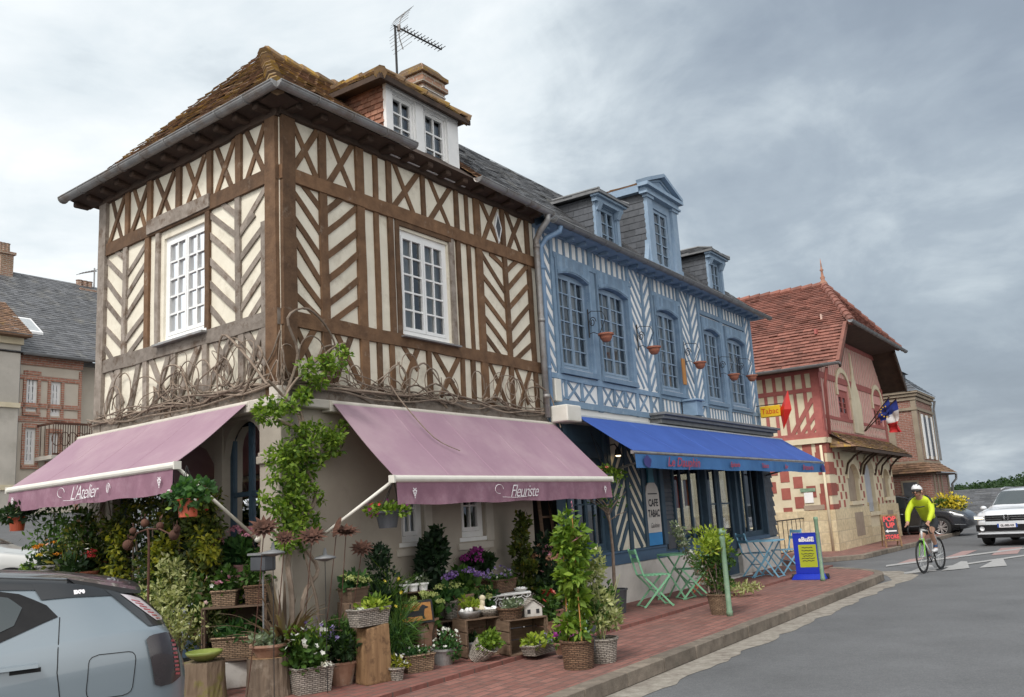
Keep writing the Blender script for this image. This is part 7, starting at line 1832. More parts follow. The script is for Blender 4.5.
rusty('rusty metal disc behind the large red-brown metal flower',337,527,'disc',.60,.13,-.05)
rusty('large red-brown metal dahlia against the grey wall',346,533,'dahlia',.70,.15,.02)
rusty('small tilted orange-brown metal flower, rightmost of the metal flowers',362,549,'daisy',.70,.13,-.08)
for x,y,lab in((273,553,'small grey saucer lamp on a thin stem left of the dark metal daisy'),(325,558,'small grey saucer lamp on a thin stem below the dark metal daisy')):
 u,z=on_face(ST,x,y,.8);root=thing('saucer_lamp',lab,'lamp',ST(u,.8,TZ),0,'saucer lamps on stems');mb=MB(ST);mb.lathe((u,.8,z),[(.02,-.03),(.095,-.008),(.105,0),(.09,.012),(.02,.03),(.01,.09)],16,0,True,True);mb.build('saucer',M['lead'],root,smooth=True);mb=MB(ST);mb.tube([(u,.8,TZ),(u,.8,z-.03)],.004,5);mb.build('stem',M['iron_black'],root)
ro_=thing('apple_ornament','rusty wire arch with metal apples on a stake before the side wall','ornament',LF(2.3,.9,TZ),0)
def lfp(x,y,w_):u,z=on_face(LF,x,y,w_);return LF(u,w_,z)
mb=MB(WORLD);b_=lfp(149,545,.9);top=lfp(148,529,.9);mb.tube([on(b_,TZ),b_,top],.012,6);mb.tube([lfp(128,548,.9),lfp(137,533,.9),top,lfp(160,529,.9),lfp(172,535,.9)],.008,5);mb.build('wire',M['rust'],ro_)
mb=MB(WORLD)
for x,y,r_ in((128,545,.075),(133,531,.05),(145,523,.06),(160,526,.055),(174,535,.07),(177,529,.05)):mb.ball(lfp(x,y,.88),r_*.72,10,7);q=lfp(x,y,.88);mb.tube([q+UP*r_*.8,q+UP*(r_+.03)],.006,4);mb.leaf(q+UP*r_,rdir(.5),rdir(.5),.07,.04)
mb.build('apple',M['rust'],ro_,smooth=True)
# ---- climbing plant at the corner: trunk, leaves
wi=thing('climbing_wisteria','bright green climbing plant with twisting pale stems up the corner of the brown house','climber',ST(.12,.30,TZ),0)
def sp(x,y,w_=.12):u,z=on_face(ST,x,y,w_);return ST(u,w_,z)
mb=MB(WORLD)
def vine(pts,r0,r1):
 pts=[V(q)for q in pts];out=[]
 for k in range(len(pts)-1):
  p0,p1,p2,p3=pts[max(k-1,0)],pts[k],pts[k+1],pts[min(k+2,len(pts)-1)]
  for j in range(4):
   t=j/4;out.append(.5*((2*p1)+(p2-p0)*t+(2*p0-5*p1+4*p2-p3)*t*t+(3*p1-p0-3*p2+p3)*t**3))
 out.append(pts[-1]);n=len(out);mb.tube(out,[r0+(r1-r0)*k/(n-1)for k in range(n)],6)
vine([on(sp(292,660,.30),TZ),sp(292,600,.28),sp(288,560,.22),sp(300,525,.22),sp(313,505,.2),sp(315,490,.18),sp(308,470,.18),sp(306,440,.16),sp(296,428,.2),sp(277,420,.2)],.028,.016)
vine([on(sp(300,655,.30),TZ),sp(303,600,.30),sp(318,570,.25),sp(300,540,.22),sp(292,500,.18),sp(296,460,.16),sp(300,420,.14),sp(282,395,.12),sp(268,380,.12)],.024,.014)
vine([sp(306,440,.16),sp(300,410,.14),sp(285,402,.14),sp(296,380,.14),sp(330,350,.13),sp(345,343,.12)],.018,.012)
vine([on(sp(322,660,.35),TZ),sp(318,610,.35),sp(310,575,.32),sp(303,545,.26)],.018,.010)
mb.build('trunk',M['vine_bark'],wi)
mb=MB(WORLD)
for x,y,r_,n in((273,414,.17,200),(288,408,.13,110),(303,398,.16,190),(303,370,.14,150),(325,366,.18,230),(318,382,.13,130),(340,352,.10,80),(297,430,.15,150),(325,442,.20,260),(312,428,.15,150),(333,452,.10,80),(300,455,.18,220),(285,463,.16,170),(310,470,.14,130),(288,480,.18,230),(272,478,.10,70),(305,490,.15,150),(290,500,.19,240),(276,507,.14,130),(268,497,.09,60),(300,512,.17,190),(285,525,.18,210),(300,535,.16,160),(318,520,.08,50),(322,500,.06,35),(280,545,.15,130),(264,405,.12,90),(262,418,.10,60),(338,438,.12,90),(342,425,.08,50),(300,445,.2,200),(280,450,.14,110),(272,460,.11,70),(318,460,.14,110)):
 c=sp(x,y,.20);c=c+N_*pr.uniform(-.03,.06);F_=Fr(c,S_,N_);m2=MB(F_);
 clump(mb,c,r_*.95,r_*.8,r_*.75,int(n*.95),.062,.030,0,5,-.1)
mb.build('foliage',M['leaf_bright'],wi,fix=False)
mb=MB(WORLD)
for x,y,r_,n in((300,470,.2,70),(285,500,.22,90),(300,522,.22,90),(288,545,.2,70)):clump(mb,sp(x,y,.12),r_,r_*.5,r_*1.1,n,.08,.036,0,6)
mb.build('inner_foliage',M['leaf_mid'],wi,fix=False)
bv=thing('bare_vine','tangle of bare looping vine stems along the foot of the timbered storey','climber',ST(.1,.05,3.0),0)
mb=MB(ST);vr=random.Random(3)
def tangle(fr,length,n):
 mb.fr=fr
 for k in range(n):
  u=vr.uniform(.0,length-.5);du=vr.uniform(.3,1.5)*vr.choice((-1,1));hh=vr.choice((.1,.15,.2,.3,.45,.62))*vr.uniform(.7,1.2);w_=vr.uniform(.04,.10)
  pts=[(u,w_,3.02+vr.uniform(0,.12))]
  for j in range(1,6):
   t=j/5;pts.append((min(max(u+du*t+.22*math.sin(t*vr.uniform(3,6)+k),-.05),length),w_+vr.uniform(-.02,.03),3.04+hh*math.sin(math.pi*min(1,t*1.05))+vr.uniform(-.09,.09)))
  vine(pts,vr.choice((.005,.007,.010,.016)),vr.uniform(.003,.007))
 for k in range(5):
  z=vr.uniform(3.02,3.14);vine([(length*j/8+vr.uniform(-.1,.1),.07+vr.uniform(0,.05),z+vr.uniform(-.04,.07))for j in range(9)],.012,.009)
 for k in range(int(n*.3)):
  u=vr.uniform(.25,length-.3);r_=vr.uniform(.08,.22);z=vr.uniform(3.2,3.42);w_=vr.uniform(.05,.12)
  vine([(u+r_*math.cos(j*.75+k),w_+.004*j,z+r_*1.2*math.sin(j*.75+k))for j in range(10)],.008,.006)
tangle(ST,Bw,36);tangle(LF,Bl,34)
mb.fr=ST;vine([(-.02,.10,3.0),(.10,.14,3.4),(-.05,.16,3.75),(.25,.14,3.9),(.6,.10,3.7),(.75,.1,3.35)],.016,.010)
vine([(4.7,.10,3.5),(4.95,.16,3.35),(5.02,.2,3.1),(5.03,.26,2.86)],.012,.008);vine([(1.55,.1,3.2),(1.62,.22,2.98),(1.75,.55,2.56),(2.0,.72,2.40)],.010,.005)
mb.fr=LF;vine([(.1,.1,3.1),(.5,.12,3.5),(.9,.10,3.75),(1.0,.1,3.4),(.95,.12,3.1)],.015,.010);vine([(1.5,.1,3.05),(1.7,.12,3.5),(2.1,.10,3.55),(2.2,.1,3.2)],.013,.009)
mb.build('stems',M['vine_bark'],bv,fix=False)
# ---- dense climber on the side wall under the awning
sc_=thing('climbing_shrub','dense dark green and yellow climbing shrub under the side awning','climber',LF(2.4,.4,TZ),0)
mb=MB(LF)
for k in range(9):u=1.3+k*.26;vv=[(u,.3,TZ),(u+pr.uniform(-.1,.1),.34,.9),(u+pr.uniform(-.2,.2),.36,1.7),(u+pr.uniform(-.25,.25),.3,2.2)];mb.tube(vv,[.018,.014,.010,.006],5)
mb.build('stems',M['vine_bark'],sc_);mb=MB(WORLD)
for x,y,r_,n in((120,590,.30,420),(105,560,.26,330),(115,530,.26,320),(100,540,.22,220),(160,580,.32,440),(165,550,.28,360),(192,570,.27,420),(196,540,.27,420),(175,520,.25,330),(208,525,.18,200),(206,560,.2,240),(203,505,.2,220),(150,505,.22,140),(130,510,.22,160),(90,520,.2,140),(205,595,.24,300)):
 clump(mb,lfp(x,y,.40),r_,r_*.8,r_,int(n*1.5),.070,.034,0,8,-.3)
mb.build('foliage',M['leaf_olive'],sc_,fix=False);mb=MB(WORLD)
for x,y,r_,n in((112,575,.22,130),(165,545,.22,130),(205,550,.22,120),(120,545,.18,90),(160,560,.2,110)):clump(mb,lfp(x,y,.58),r_,r_*.6,r_,n,.066,.032,0,6,-.3)
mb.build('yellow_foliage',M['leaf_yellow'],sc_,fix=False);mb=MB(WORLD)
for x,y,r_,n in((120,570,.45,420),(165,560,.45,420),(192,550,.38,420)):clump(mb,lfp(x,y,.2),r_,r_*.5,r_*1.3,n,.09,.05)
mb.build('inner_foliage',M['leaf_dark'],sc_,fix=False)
# ---- table of pots at the far left end
q=LF(4.15,.75,TZ-.05);pt_=thing('potting_table','long wooden potting table behind the grey car','table',q,STREET_YAW-34);F=frame_of(pt_)
th_=1.0
mb=MB(F)
for k in range(5):mb.box(-.7,.7,-.3+k*.12,-.3+k*.12+.112,th_-.03,th_)
mb.build('table_top',M['wood_old'],pt_,bevel=.003)
for x in(-.64,.64):
 for y in(-.24,.24):mb=MB(F);mb.box(x-.03,x+.03,y-.03,y+.03,0,th_-.03);mb.build('leg',M['wood_old'],pt_)
def tz_(x,y,w_):u,z=on_face(LF,x,y,w_);return LF(u,w_,q.z+th_+.001)
potted('marigold_bucket','zinc bucket of orange marigolds on the potting table','plant',tz_(52,560,.75),('round',.13,.17,.27,'zinc'),[('leaf_dark',0,0,.10,.26,.22,.18,420,.07,.03)],[('pet_orange','head',10,.04,0,-.02,.12,.25,.2,.16),('pet_yellow','head',4,.035,0,0,.12,.22,.2,.16)])
potted('leafy_pot','terracotta pot of rambling twigs right of the marigold bucket','plant',tz_(68,560,.7),('round',.11,.14,.2,'terracotta_old'),[('leaf_olive',0,0,.35,.28,.25,.42,330,.07,.03),('leaf_mid',.1,0,.5,.25,.25,.3,200,.08,.035)],[('pet_peach','daisy',8,.03,0,0,.3,.25,.2,.3)])
potted('red_flower_pot','pot of scarlet and white blooms at the right end of the potting table','plant',tz_(85,572,.6),('round',.11,.14,.18,'terracotta'),[('leaf_dark',0,0,.12,.26,.22,.2,380,.09,.05)],[('pet_red','head',4,.045,0,-.05,.1,.2,.15,.14),('pet_white','daisy',6,.03,0,0,.25,.2,.2,.2)])
potted('leafy_pot','small pot of yellow-green leaves left of the marigold bucket','plant',tz_(27,566,.85),('round',.08,.10,.14,'terracotta'),[('leaf_bright',0,0,.06,.13,.12,.11,170,.06,.03)])
tr2=thing('twiggy_shrub','tall twiggy shrub rising between the potting table and the side wall','shrub',LF(3.7,.5,TZ),0);F=frame_of(tr2);mb=MB(F)
for k in range(20):a=pr.uniform(0,6.283);e=V((.55*math.cos(a)*pr.random(),.5*math.sin(a)*pr.random(),pr.uniform(1.3,2.05)));mb.tube([(0,0,0),e*.5+V((pr.uniform(-.05,.05),0,0)),e],[.014,.009,.004],5)
mb.build('twigs',M['vine_bark'],tr2);mb=MB(F)
for z,r_,n in((1.0,.45,260),(1.5,.45,300),(1.8,.35,180)):clump(mb,(0,0,z),r_,r_*.8,.3,n,.08,.032,0,9)
mb.build('foliage',M['leaf_mid'],tr2,fix=False)
# ------------------------------------------------------------------ cafe terrace: folding bistro chairs and tables
def bistro_chair(label,loc,rz,m,grp=None):
 root=thing('bistro_chair',label,'chair',loc,rz,grp);F=frame_of(root);x=.19
 mb=MB(F)
 for s_ in(-1,1):mb.beam(V((s_*x,.22,0)),V((s_*x,-.22,.46)),.014,.026);mb.beam(V((s_*(x-.022),-.24,0)),V((s_*(x-.022),.19,.46)),.014,.026);mb.beam(V((s_*(x-.022),.19,.46)),V((s_*(x-.022),.30,.86)),.014,.026)
 for y,z in((.22,.02),(-.24,.02),(.0,.24)):mb.tube([(-x,y,z),(x,y,z)],.008,5)
 mb.build('legs',M[m],root);mb=MB(F)
 for k in range(7):y=-.22+k*.062;mb.box(-x,x,y,y+.045,.455,.468)
 mb.build('seat',M[m],root,bevel=.002);mb=MB(F)
 for z in(.66,.78):y=.19+.11*(z-.46)/.4;mb.box(-x,x,y,y+.014,z,z+.06)
 mb.build('backrest',M[m],root,bevel=.003);return root
def bistro_table(label,loc,rz,m,r_=.30,round_=True,ht=.71):
 root=thing('bistro_table',label,'table',loc,rz);F=frame_of(root);mb=MB(F)
 if round_:mb.lathe((0,0,ht-.025),[(r_,0),(r_,.025),(.001,.026)],24)
 else:mb.box(-r_,r_,-r_,r_,ht-.025,ht)
 mb.build('table_top',M[m],root);mb=MB(F)
 for s_ in(-1,1):mb.beam(V((s_*.2,.24,0)),V((s_*.2,-.2,ht-.03)),.014,.024);mb.beam(V((s_*.18,-.24,0)),V((s_*.18,.2,ht-.03)),.014,.024)
 for y in(.24,-.24):mb.tube([(-.2,y,.02),(.2,y,.02)],.008,5)
 mb.build('legs',M[m],root);return root
bistro_chair('pale green folding chair nearest the variegated basket, left of the green table',B(655,606),100,'bistro_green','folding chairs of the cafe')
bistro_table('pale green folding cafe table against the stained plinth',B(673,600)+V((.1,.18,0)),STREET_YAW,'bistro_green',.27)
bistro_chair('pale green folding chair right of the green table',B(694,598),-80,'bistro_green','folding chairs of the cafe')
bistro_chair('orange folding chair half hidden behind the yellow-green bush',B(706,592),-95,'bistro_orange','folding chairs of the cafe')
bistro_table('light blue folding table near the end of the cafe front',B(770,577),STREET_YAW,'bistro_blue',.28,False)
bistro_chair('light blue folding chair left of the blue table',B(759,577)+V((0,.1,0)),105,'bistro_blue','folding chairs of the cafe')
bistro_chair('light blue folding chair beyond the blue table, nearest the railing',B(783,574)+V((.2,.3,0)),-70,'bistro_blue','folding chairs of the cafe')
p=B(721,614,.13);bs2=thing('potted_bush','yellow-green bush in a wicker basket behind the middle bollard','shrub',p,STREET_YAW);F=frame_of(bs2)
make_pot(bs2,'round',.13,.17,.28,'wicker');mb=MB(F);stems(mb,(0,0,.2),(0,0,.7),10,.25,.006);mb.build('stems',M['vine_bark'],bs2);mb=MB(F)
for x,z,r_,n in((0,.45,.26,420),(-.05,.75,.30,420),(.12,.72,.26,300)):clump(mb,(x,0,z),r_,r_,.22,n,.07,.03,0,8)
mb.build('foliage',M['leaf_mid'],bs2,fix=False);mb=MB(F)
for x,z,r_,n in((-.12,1.0,.26,330),(.12,.98,.26,330),(.26,.85,.2,200),(-.28,.9,.18,160)):clump(mb,(x,0,z),r_,r_,.18,n,.075,.028,0,8,1.2)
mb.build('yellow_foliage',M['leaf_lime'],bs2,fix=False)
wb_=thing('white_flowering_branch','arching branch of white flowers reaching left from the yellow-green bush','plant',B(705,605),0);mb=MB(WORLD);def_=[B(712,606),ST(*[on_face(ST,706,572,1.0)[0],1.0,on_face(ST,706,572,1.0)[1]])]
def sw(x,y,w_):u,z=on_face(ST,x,y,w_);return ST(u,w_,z)
path=[B(712,608,.15),sw(708,585,1.1),sw(700,570,1.1),sw(689,555,1.1),sw(681,540,1.1),sw(677,529,1.1)];mb.tube(path,[.012,.010,.008,.007,.005,.003],5);mb.build('branch',M['vine_bark'],wb_)
mb=MB(WORLD)
for k in range(1,6):clump(mb,path[k],.13,.1,.11,75,.06,.028)
for k in range(2,6):clump(mb,(path[k]+path[k-1])/2,.13,.1,.11,75,.06,.028)
mb.build('foliage',M['leaf_pale'],wb_,fix=False);mb=MB(WORLD)
for k in range(2,6):
 for j in range(9):bloom(mb,path[k].lerp(path[k-1],pr.random())+rdir()*.09,.035,'daisy')
mb.build('blossom',M['pet_white'],wb_,fix=False)
lp=thing('trailing_plant','low trailing pale yellow plant on the bricks before the cafe door','plant',B(742,594),0);F=frame_of(lp);mb=MB(F);clump(mb,(0,0,.08),.45,.18,.10,330,.07,.025);clump(mb,(-.3,.05,.2),.2,.15,.2,120,.07,.03);mb.build('foliage',M['leaf_varieg'],lp,fix=False)
wd_=thing('weed_tuft','small green weed tuft at the foot of the drainpipe on the cream house','plant',G(845,546,.1),0);F=frame_of(wd_);mb=MB(F);clump(mb,(0,0,.15),.17,.15,.16,130,.12,.035);mb.build('foliage',M['leaf_mid'],wd_,fix=False)
yb=thing('yellow_shrub','bright yellow flowering shrub behind the dark car','shrub',V((17.4,33.5,0)),0)
q=far(946,37,0);yb.location=q;WM[yb.name]=Matrix.Translation(q);F=frame_of(yb);mb=MB(F)
clump(mb,(0,0,.95),.8,.5,.5,700,.12,.06,0,10);mb.build('foliage',M['leaf_mid'],yb,fix=False);mb=MB(F);clump(mb,(0,-.1,1.12),.85,.5,.4,600,.11,.07,0,10);mb.build('blossom',M['pet_yellow'],yb,fix=False)
# ------------------------------------------------------------------ vehicles
mm('paint_grey',(.185,.225,.255),(.195,.235,.265),2,.32,metal=.15,coat=.9)
mm('paint_silver',(.44,.45,.44),(.48,.49,.48),2,.3,metal=.3,coat=.8)
mm('paint_white',(.64,.67,.70),(.68,.70,.73),2,.3,coat=.9)
mm('paint_black',(.016,.018,.024),(.022,.025,.032),2,.25,coat=.9)
mm('roof_black',(.012,.013,.015),(.017,.018,.02),2,.28,coat=.6)
mm('trim_black',(.008,.008,.009),(.014,.014,.015),12,.6,spec=.25)
mm('tyre',(.018,.018,.018),(.03,.03,.03),20,.9,bmp=.2)
mm('alloy',(.45,.46,.48),(.55,.56,.58),6,.35,metal=.7)
mm('car_glass',(.022,.032,.036),(.03,.042,.046),2,.06,spec=.8)
mm('lamp_dark',(.025,.02,.022),(.04,.03,.032),8,.12,coat=1)
mm('lamp_red',(.34,.06,.07),(.42,.09,.10),6,.2,coat=1)
mm('lamp_pale',(.45,.40,.42),(.55,.50,.52),20,.15,coat=1)
mm('lamp_clear',(.62,.64,.66),(.72,.74,.76),10,.12,coat=1)
mm('chrome',(.6,.62,.64),(.7,.71,.73),6,.15,metal=.9)
class Car:
 """a body lofted from cross-sections; x runs from the nose backwards, y to one side, z up"""
 def __init__(s,name,label,loc,ux,sc,L,W,st,paint,group=None,roofmat=None):
  ux=V(ux).normalized();uy=V((-ux.y,ux.x,0))
  s.root=thing(name,label,'car',loc,0,group);s.L,s.W=L,W
  s.fr=Fr(loc,ux*sc,uy*sc,UP*sc)
  s.st=np.array(st,float)
  xs=np.linspace(0,L,64);s.xs=xs
  def ip(k):return np.interp(xs,s.st[:,0],s.st[:,k])
  def sm(a):
   b=a.copy()
   for _ in range(2):b[1:-1]=(b[:-2]+2*b[1:-1]+b[2:])/4
   return b
  s.c=[sm(ip(k))for k in range(1,6)]
  mb=MB(s.fr);rows=[]
  for i,x in enumerate(xs):
   sec=s.sec(i);full=[(x,y,z)for y,z in sec]+[(x,-y,z)for y,z in sec[-2::-1]]
   rows.append([mb.p(q)for q in full])
  for i in range(len(xs)-1):
   for j in range(len(rows[0])-1):mb.fi((rows[i][j],rows[i+1][j],rows[i+1][j+1],rows[i][j+1]))
   mb.fi((rows[i][0],rows[i][-1],rows[i+1][-1],rows[i+1][0]))
  mb.fi(rows[0]);mb.fi(rows[-1])
  s.body=mb.build('body',M[paint],s.root,smooth=True)
 def sec(s,i):
  zb,be,ro,wf,rw=[c[i]for c in s.c];W=s.W*wf
  h=be-zb
  p=[(W*.88,zb),(W*.965,zb+h*.10),(W*.985,zb+h*.30),(W*.985,zb+h*.52),(W*1.0,zb+h*.72),(W*.992,zb+h*.86),(W*.965,be-.02),(W*.945,be)]
  rr=rw*s.W*min(1,wf+.08)
  p+=[(W*.945+(rr-W*.945)*t,be+(ro-.06-be)*t)for t in(.33,.66,1)]
  p+=[(rr*.93,ro-.028),(rr*.78,ro-.010),(rr*.45,ro+.002),(0,ro+.006)]
  return p
 def _sec_at(s,x):
  t=np.clip(x/s.L*63,0,62.999);i=int(t);f=t-i
  a,b=s.sec(i),s.sec(i+1);return[(p[0]*(1-f)+q[0]*f,p[1]*(1-f)+q[1]*f)for p,q in zip(a,b)]
 def side(s,x,z,off=0.0,sg=1):
  sec=s._sec_at(x)
  for(y0,z0),(y1,z1)in zip(sec[:-1],sec[1:]):
   if z0<=z<=z1 or(z<=z0 and(y0,z0)==sec[0]):
    f=0 if z1-z0<1e-6 else(z-z0)/(z1-z0);return(x,sg*(y0+(y1-y0)*max(0,f)+off),z)
  return(x,sg*(sec[-1][0]+off),min(z,sec[-1][1])+off*.3)
 def top(s,x,y,off=0.0):
  sec=s._sec_at(x)[::-1];ay=abs(y)
  for(y0,z0),(y1,z1)in zip(sec[:-1],sec[1:]):
   if y0<=ay<=y1:f=0 if y1-y0<1e-6 else(ay-y0)/(y1-y0);return(x,y,z0+(z1-z0)*f+off)
  return(x,y,sec[-1][1])
 def patch(s,mb,a,b,off=.006,m=6,sg=1,n=10,mi=0,on='side'):
  """surface patch between polyline a and polyline b given as (x, z) on a side or (x, y) on top"""
  def res(pl):
   pl=[V(q)for q in pl];d=[0]
   for p,q in zip(pl[:-1],pl[1:]):d.append(d[-1]+(q-p).length)
   out=[]
   for k in range(n+1):
    t=d[-1]*k/n
    for i in range(len(pl)-1):
     if t<=d[i+1]+1e-9:f=0 if d[i+1]==d[i]else(t-d[i])/(d[i+1]-d[i]);out.append(pl[i].lerp(pl[i+1],f));break
   return out
  A,B_=res(a),res(b);g=[]
  for j in range(m+1):
   g.append([mb.p(s.side(*(p.lerp(q,j/m)),off,sg)if on=='side' else s.top(*(p.lerp(q,j/m)),off))for p,q in zip(A,B_)])
  for j in range(m):
   for i in range(n):mb.fi((g[j][i],g[j][i+1],g[j+1][i+1],g[j+1][i]),mi)
 def add(s,name,m,fn,parent=None,smooth=True):
  mb=MB(s.fr);fn(mb);return mb.build(name,M[m],parent or s.root,smooth=smooth,fix=False)
 def line(s,mb,pts,r=.005,off=.001,sg=1):
  out=[]
  for p,q in zip(pts[:-1],pts[1:]):
   for k in range(6):t=k/6;out.append(s.side(p[0]+(q[0]-p[0])*t,p[1]+(q[1]-p[1])*t,off,sg))
  out.append(s.side(*pts[-1],off,sg));mb.tube(out,r,5)
 def wheel(s,x,sg,r=.33,w=.21,spokes=5,inset=.0):
  y=sg*(s.W-w*.5+.005-inset);c=V((x,y,r))
  mb=MB(s.fr);mb.wheel_lathe(c,[(r*.68,-w/2),(r*.93,-w/2),(r,-w*.36),(r,w*.36),(r*.93,w/2),(r*.68,w/2)],32,axis=V((0,1,0)));wh=mb.build('wheel',M['tyre'],s.root,smooth=True)
  mb=MB(s.fr);o=sg*w*.40
  mb.wheel_lathe(c,[(r*.69,o-sg*.10),(r*.69,o+sg*.025),(r*.64,o+sg*.012),(r*.62,o-sg*.05)],32,axis=V((0,1,0)))
  for k in range(spokes):
   a=6.283*k/spokes
   for da in(-.16,.16):mb.beam(c+V((math.cos(a+da*.4)*r*.12,o,math.sin(a+da*.4)*r*.12)),c+V((math.cos(a+da)*r*.65,o+sg*.01,math.sin(a+da)*r*.65)),r*.10,.025,up=(0,1,0))
  mb.wheel_lathe(c,[(.001,o+sg*.02),(r*.16,o+sg*.015),(r*.17,o-sg*.02)],16,axis=V((0,1,0)));mb.build('rim',M['alloy'],wh)
  mb=MB(s.fr);mb.wheel_lathe(c,[(.001,o-sg*.07),(r*.66,o-sg*.07)],24,axis=V((0,1,0)));mb.build('brake_disc',M['trim_black'],wh)
  mb=MB(s.fr);n=20
  for k in range(n):
   a0,a1=math.pi*k/n*1.06-.09,math.pi*(k+1)/n*1.06-.09
   q=[(x+math.cos(t)*rr,r+math.sin(t)*rr)for t,rr in((a0,r*1.02),(a1,r*1.02),(a1,r*1.19),(a0,r*1.19))]
   mb.face([s.side(px_,max(pz_,.2),.010,sg)for px_,pz_ in q])
  mb.build('wheel_arch',M['trim_black'],s.root,fix=False)
  mb=MB(s.fr);mb.face([s.side(x+math.cos(6.283*k/24)*r*1.05,max(.2,r+math.sin(6.283*k/24)*r*1.05),.004,sg)for k in range(24)]);mb.build('wheel_well',M['trim_black'],s.root,fix=False)
AX=V((-.80,-.60,0))
k_=.965;Lc=4.23
tail=V((-2.17,6.0,0))
nose=tail+AX*(Lc*k_)+V((-.60,.80,0))*(.92*k_)
st_=[(0,.32,.60,.66,.80,.70),(.10,.26,.70,.76,.90,.74),(.45,.22,.82,.90,.985,.78),(1.0,.20,.93,1.0,1.0,.80),(1.35,.20,.96,1.22,1.0,.78),(1.8,.20,.97,1.50,1.0,.70),(2.3,.20,.98,1.555,1.0,.69),(3.0,.20,1.04,1.535,1.0,.685),(3.55,.22,1.09,1.475,.995,.67),(3.86,.27,1.10,1.39,.975,.66),(4.05,.32,1.09,1.25,.95,.68),(4.14,.36,1.05,1.15,.90,.72),(4.20,.40,.98,1.04,.84,.74),(4.23,.45,.84,.90,.78,.74)]
g=Car('parked_car','blue-grey hatchback with black roof cut off by the left edge',nose,-AX,k_,Lc,.92,st_,'paint_grey')
SG=1 if(g.fr.y).dot(V((.6,-.8,0)))>0 else-1
def both(fn):
 for q in(1,-1):fn(q)
def rf_(mb):
 n=30
 for sg in(1,-1):
  a=[(1.55+(3.72-1.55)*k/n,0)for k in range(n+1)]
  g.patch(mb,[(1.70,.0),(3.86,.0)],[(1.78,sg*.62),(3.74,sg*.60)],.008,8,1,24,0,'top')
 for sg in(1,-1):g.patch(mb,[(1.85,1.475),(2.4,1.526),(3.0,1.507),(3.6,1.437),(3.84,1.375)],[(1.95,1.40),(2.4,1.43),(3.0,1.425),(3.55,1.375),(3.70,1.345)],.008,6,sg,24)
g.add('roof','roof_black',rf_)
def spoiler(mb):
 for y0,y1 in((-.62,.62),):
  n=12;rows=[]
  for k in range(n+1):
   y=y0+(y1-y0)*k/n;e=.06*(abs(y)/.62)**2
   rows.append([mb.p(q)for q in((3.50,y,1.497-e*.8),(3.85-e,y*1.0,1.435-e),(4.02-e,y,1.385-e*.9),(4.01-e,y,1.368-e*.9),(3.84-e,y,1.395-e),(3.56,y,1.46-e))])
  for a,b in zip(rows[:-1],rows[1:]):
   for j in range(6):mb.fi((a[j],b[j],b[(j+1)%6],a[(j+1)%6]))
  mb.fi(rows[0]);mb.fi(rows[-1])
g.add('spoiler','roof_black',spoiler,smooth=False)
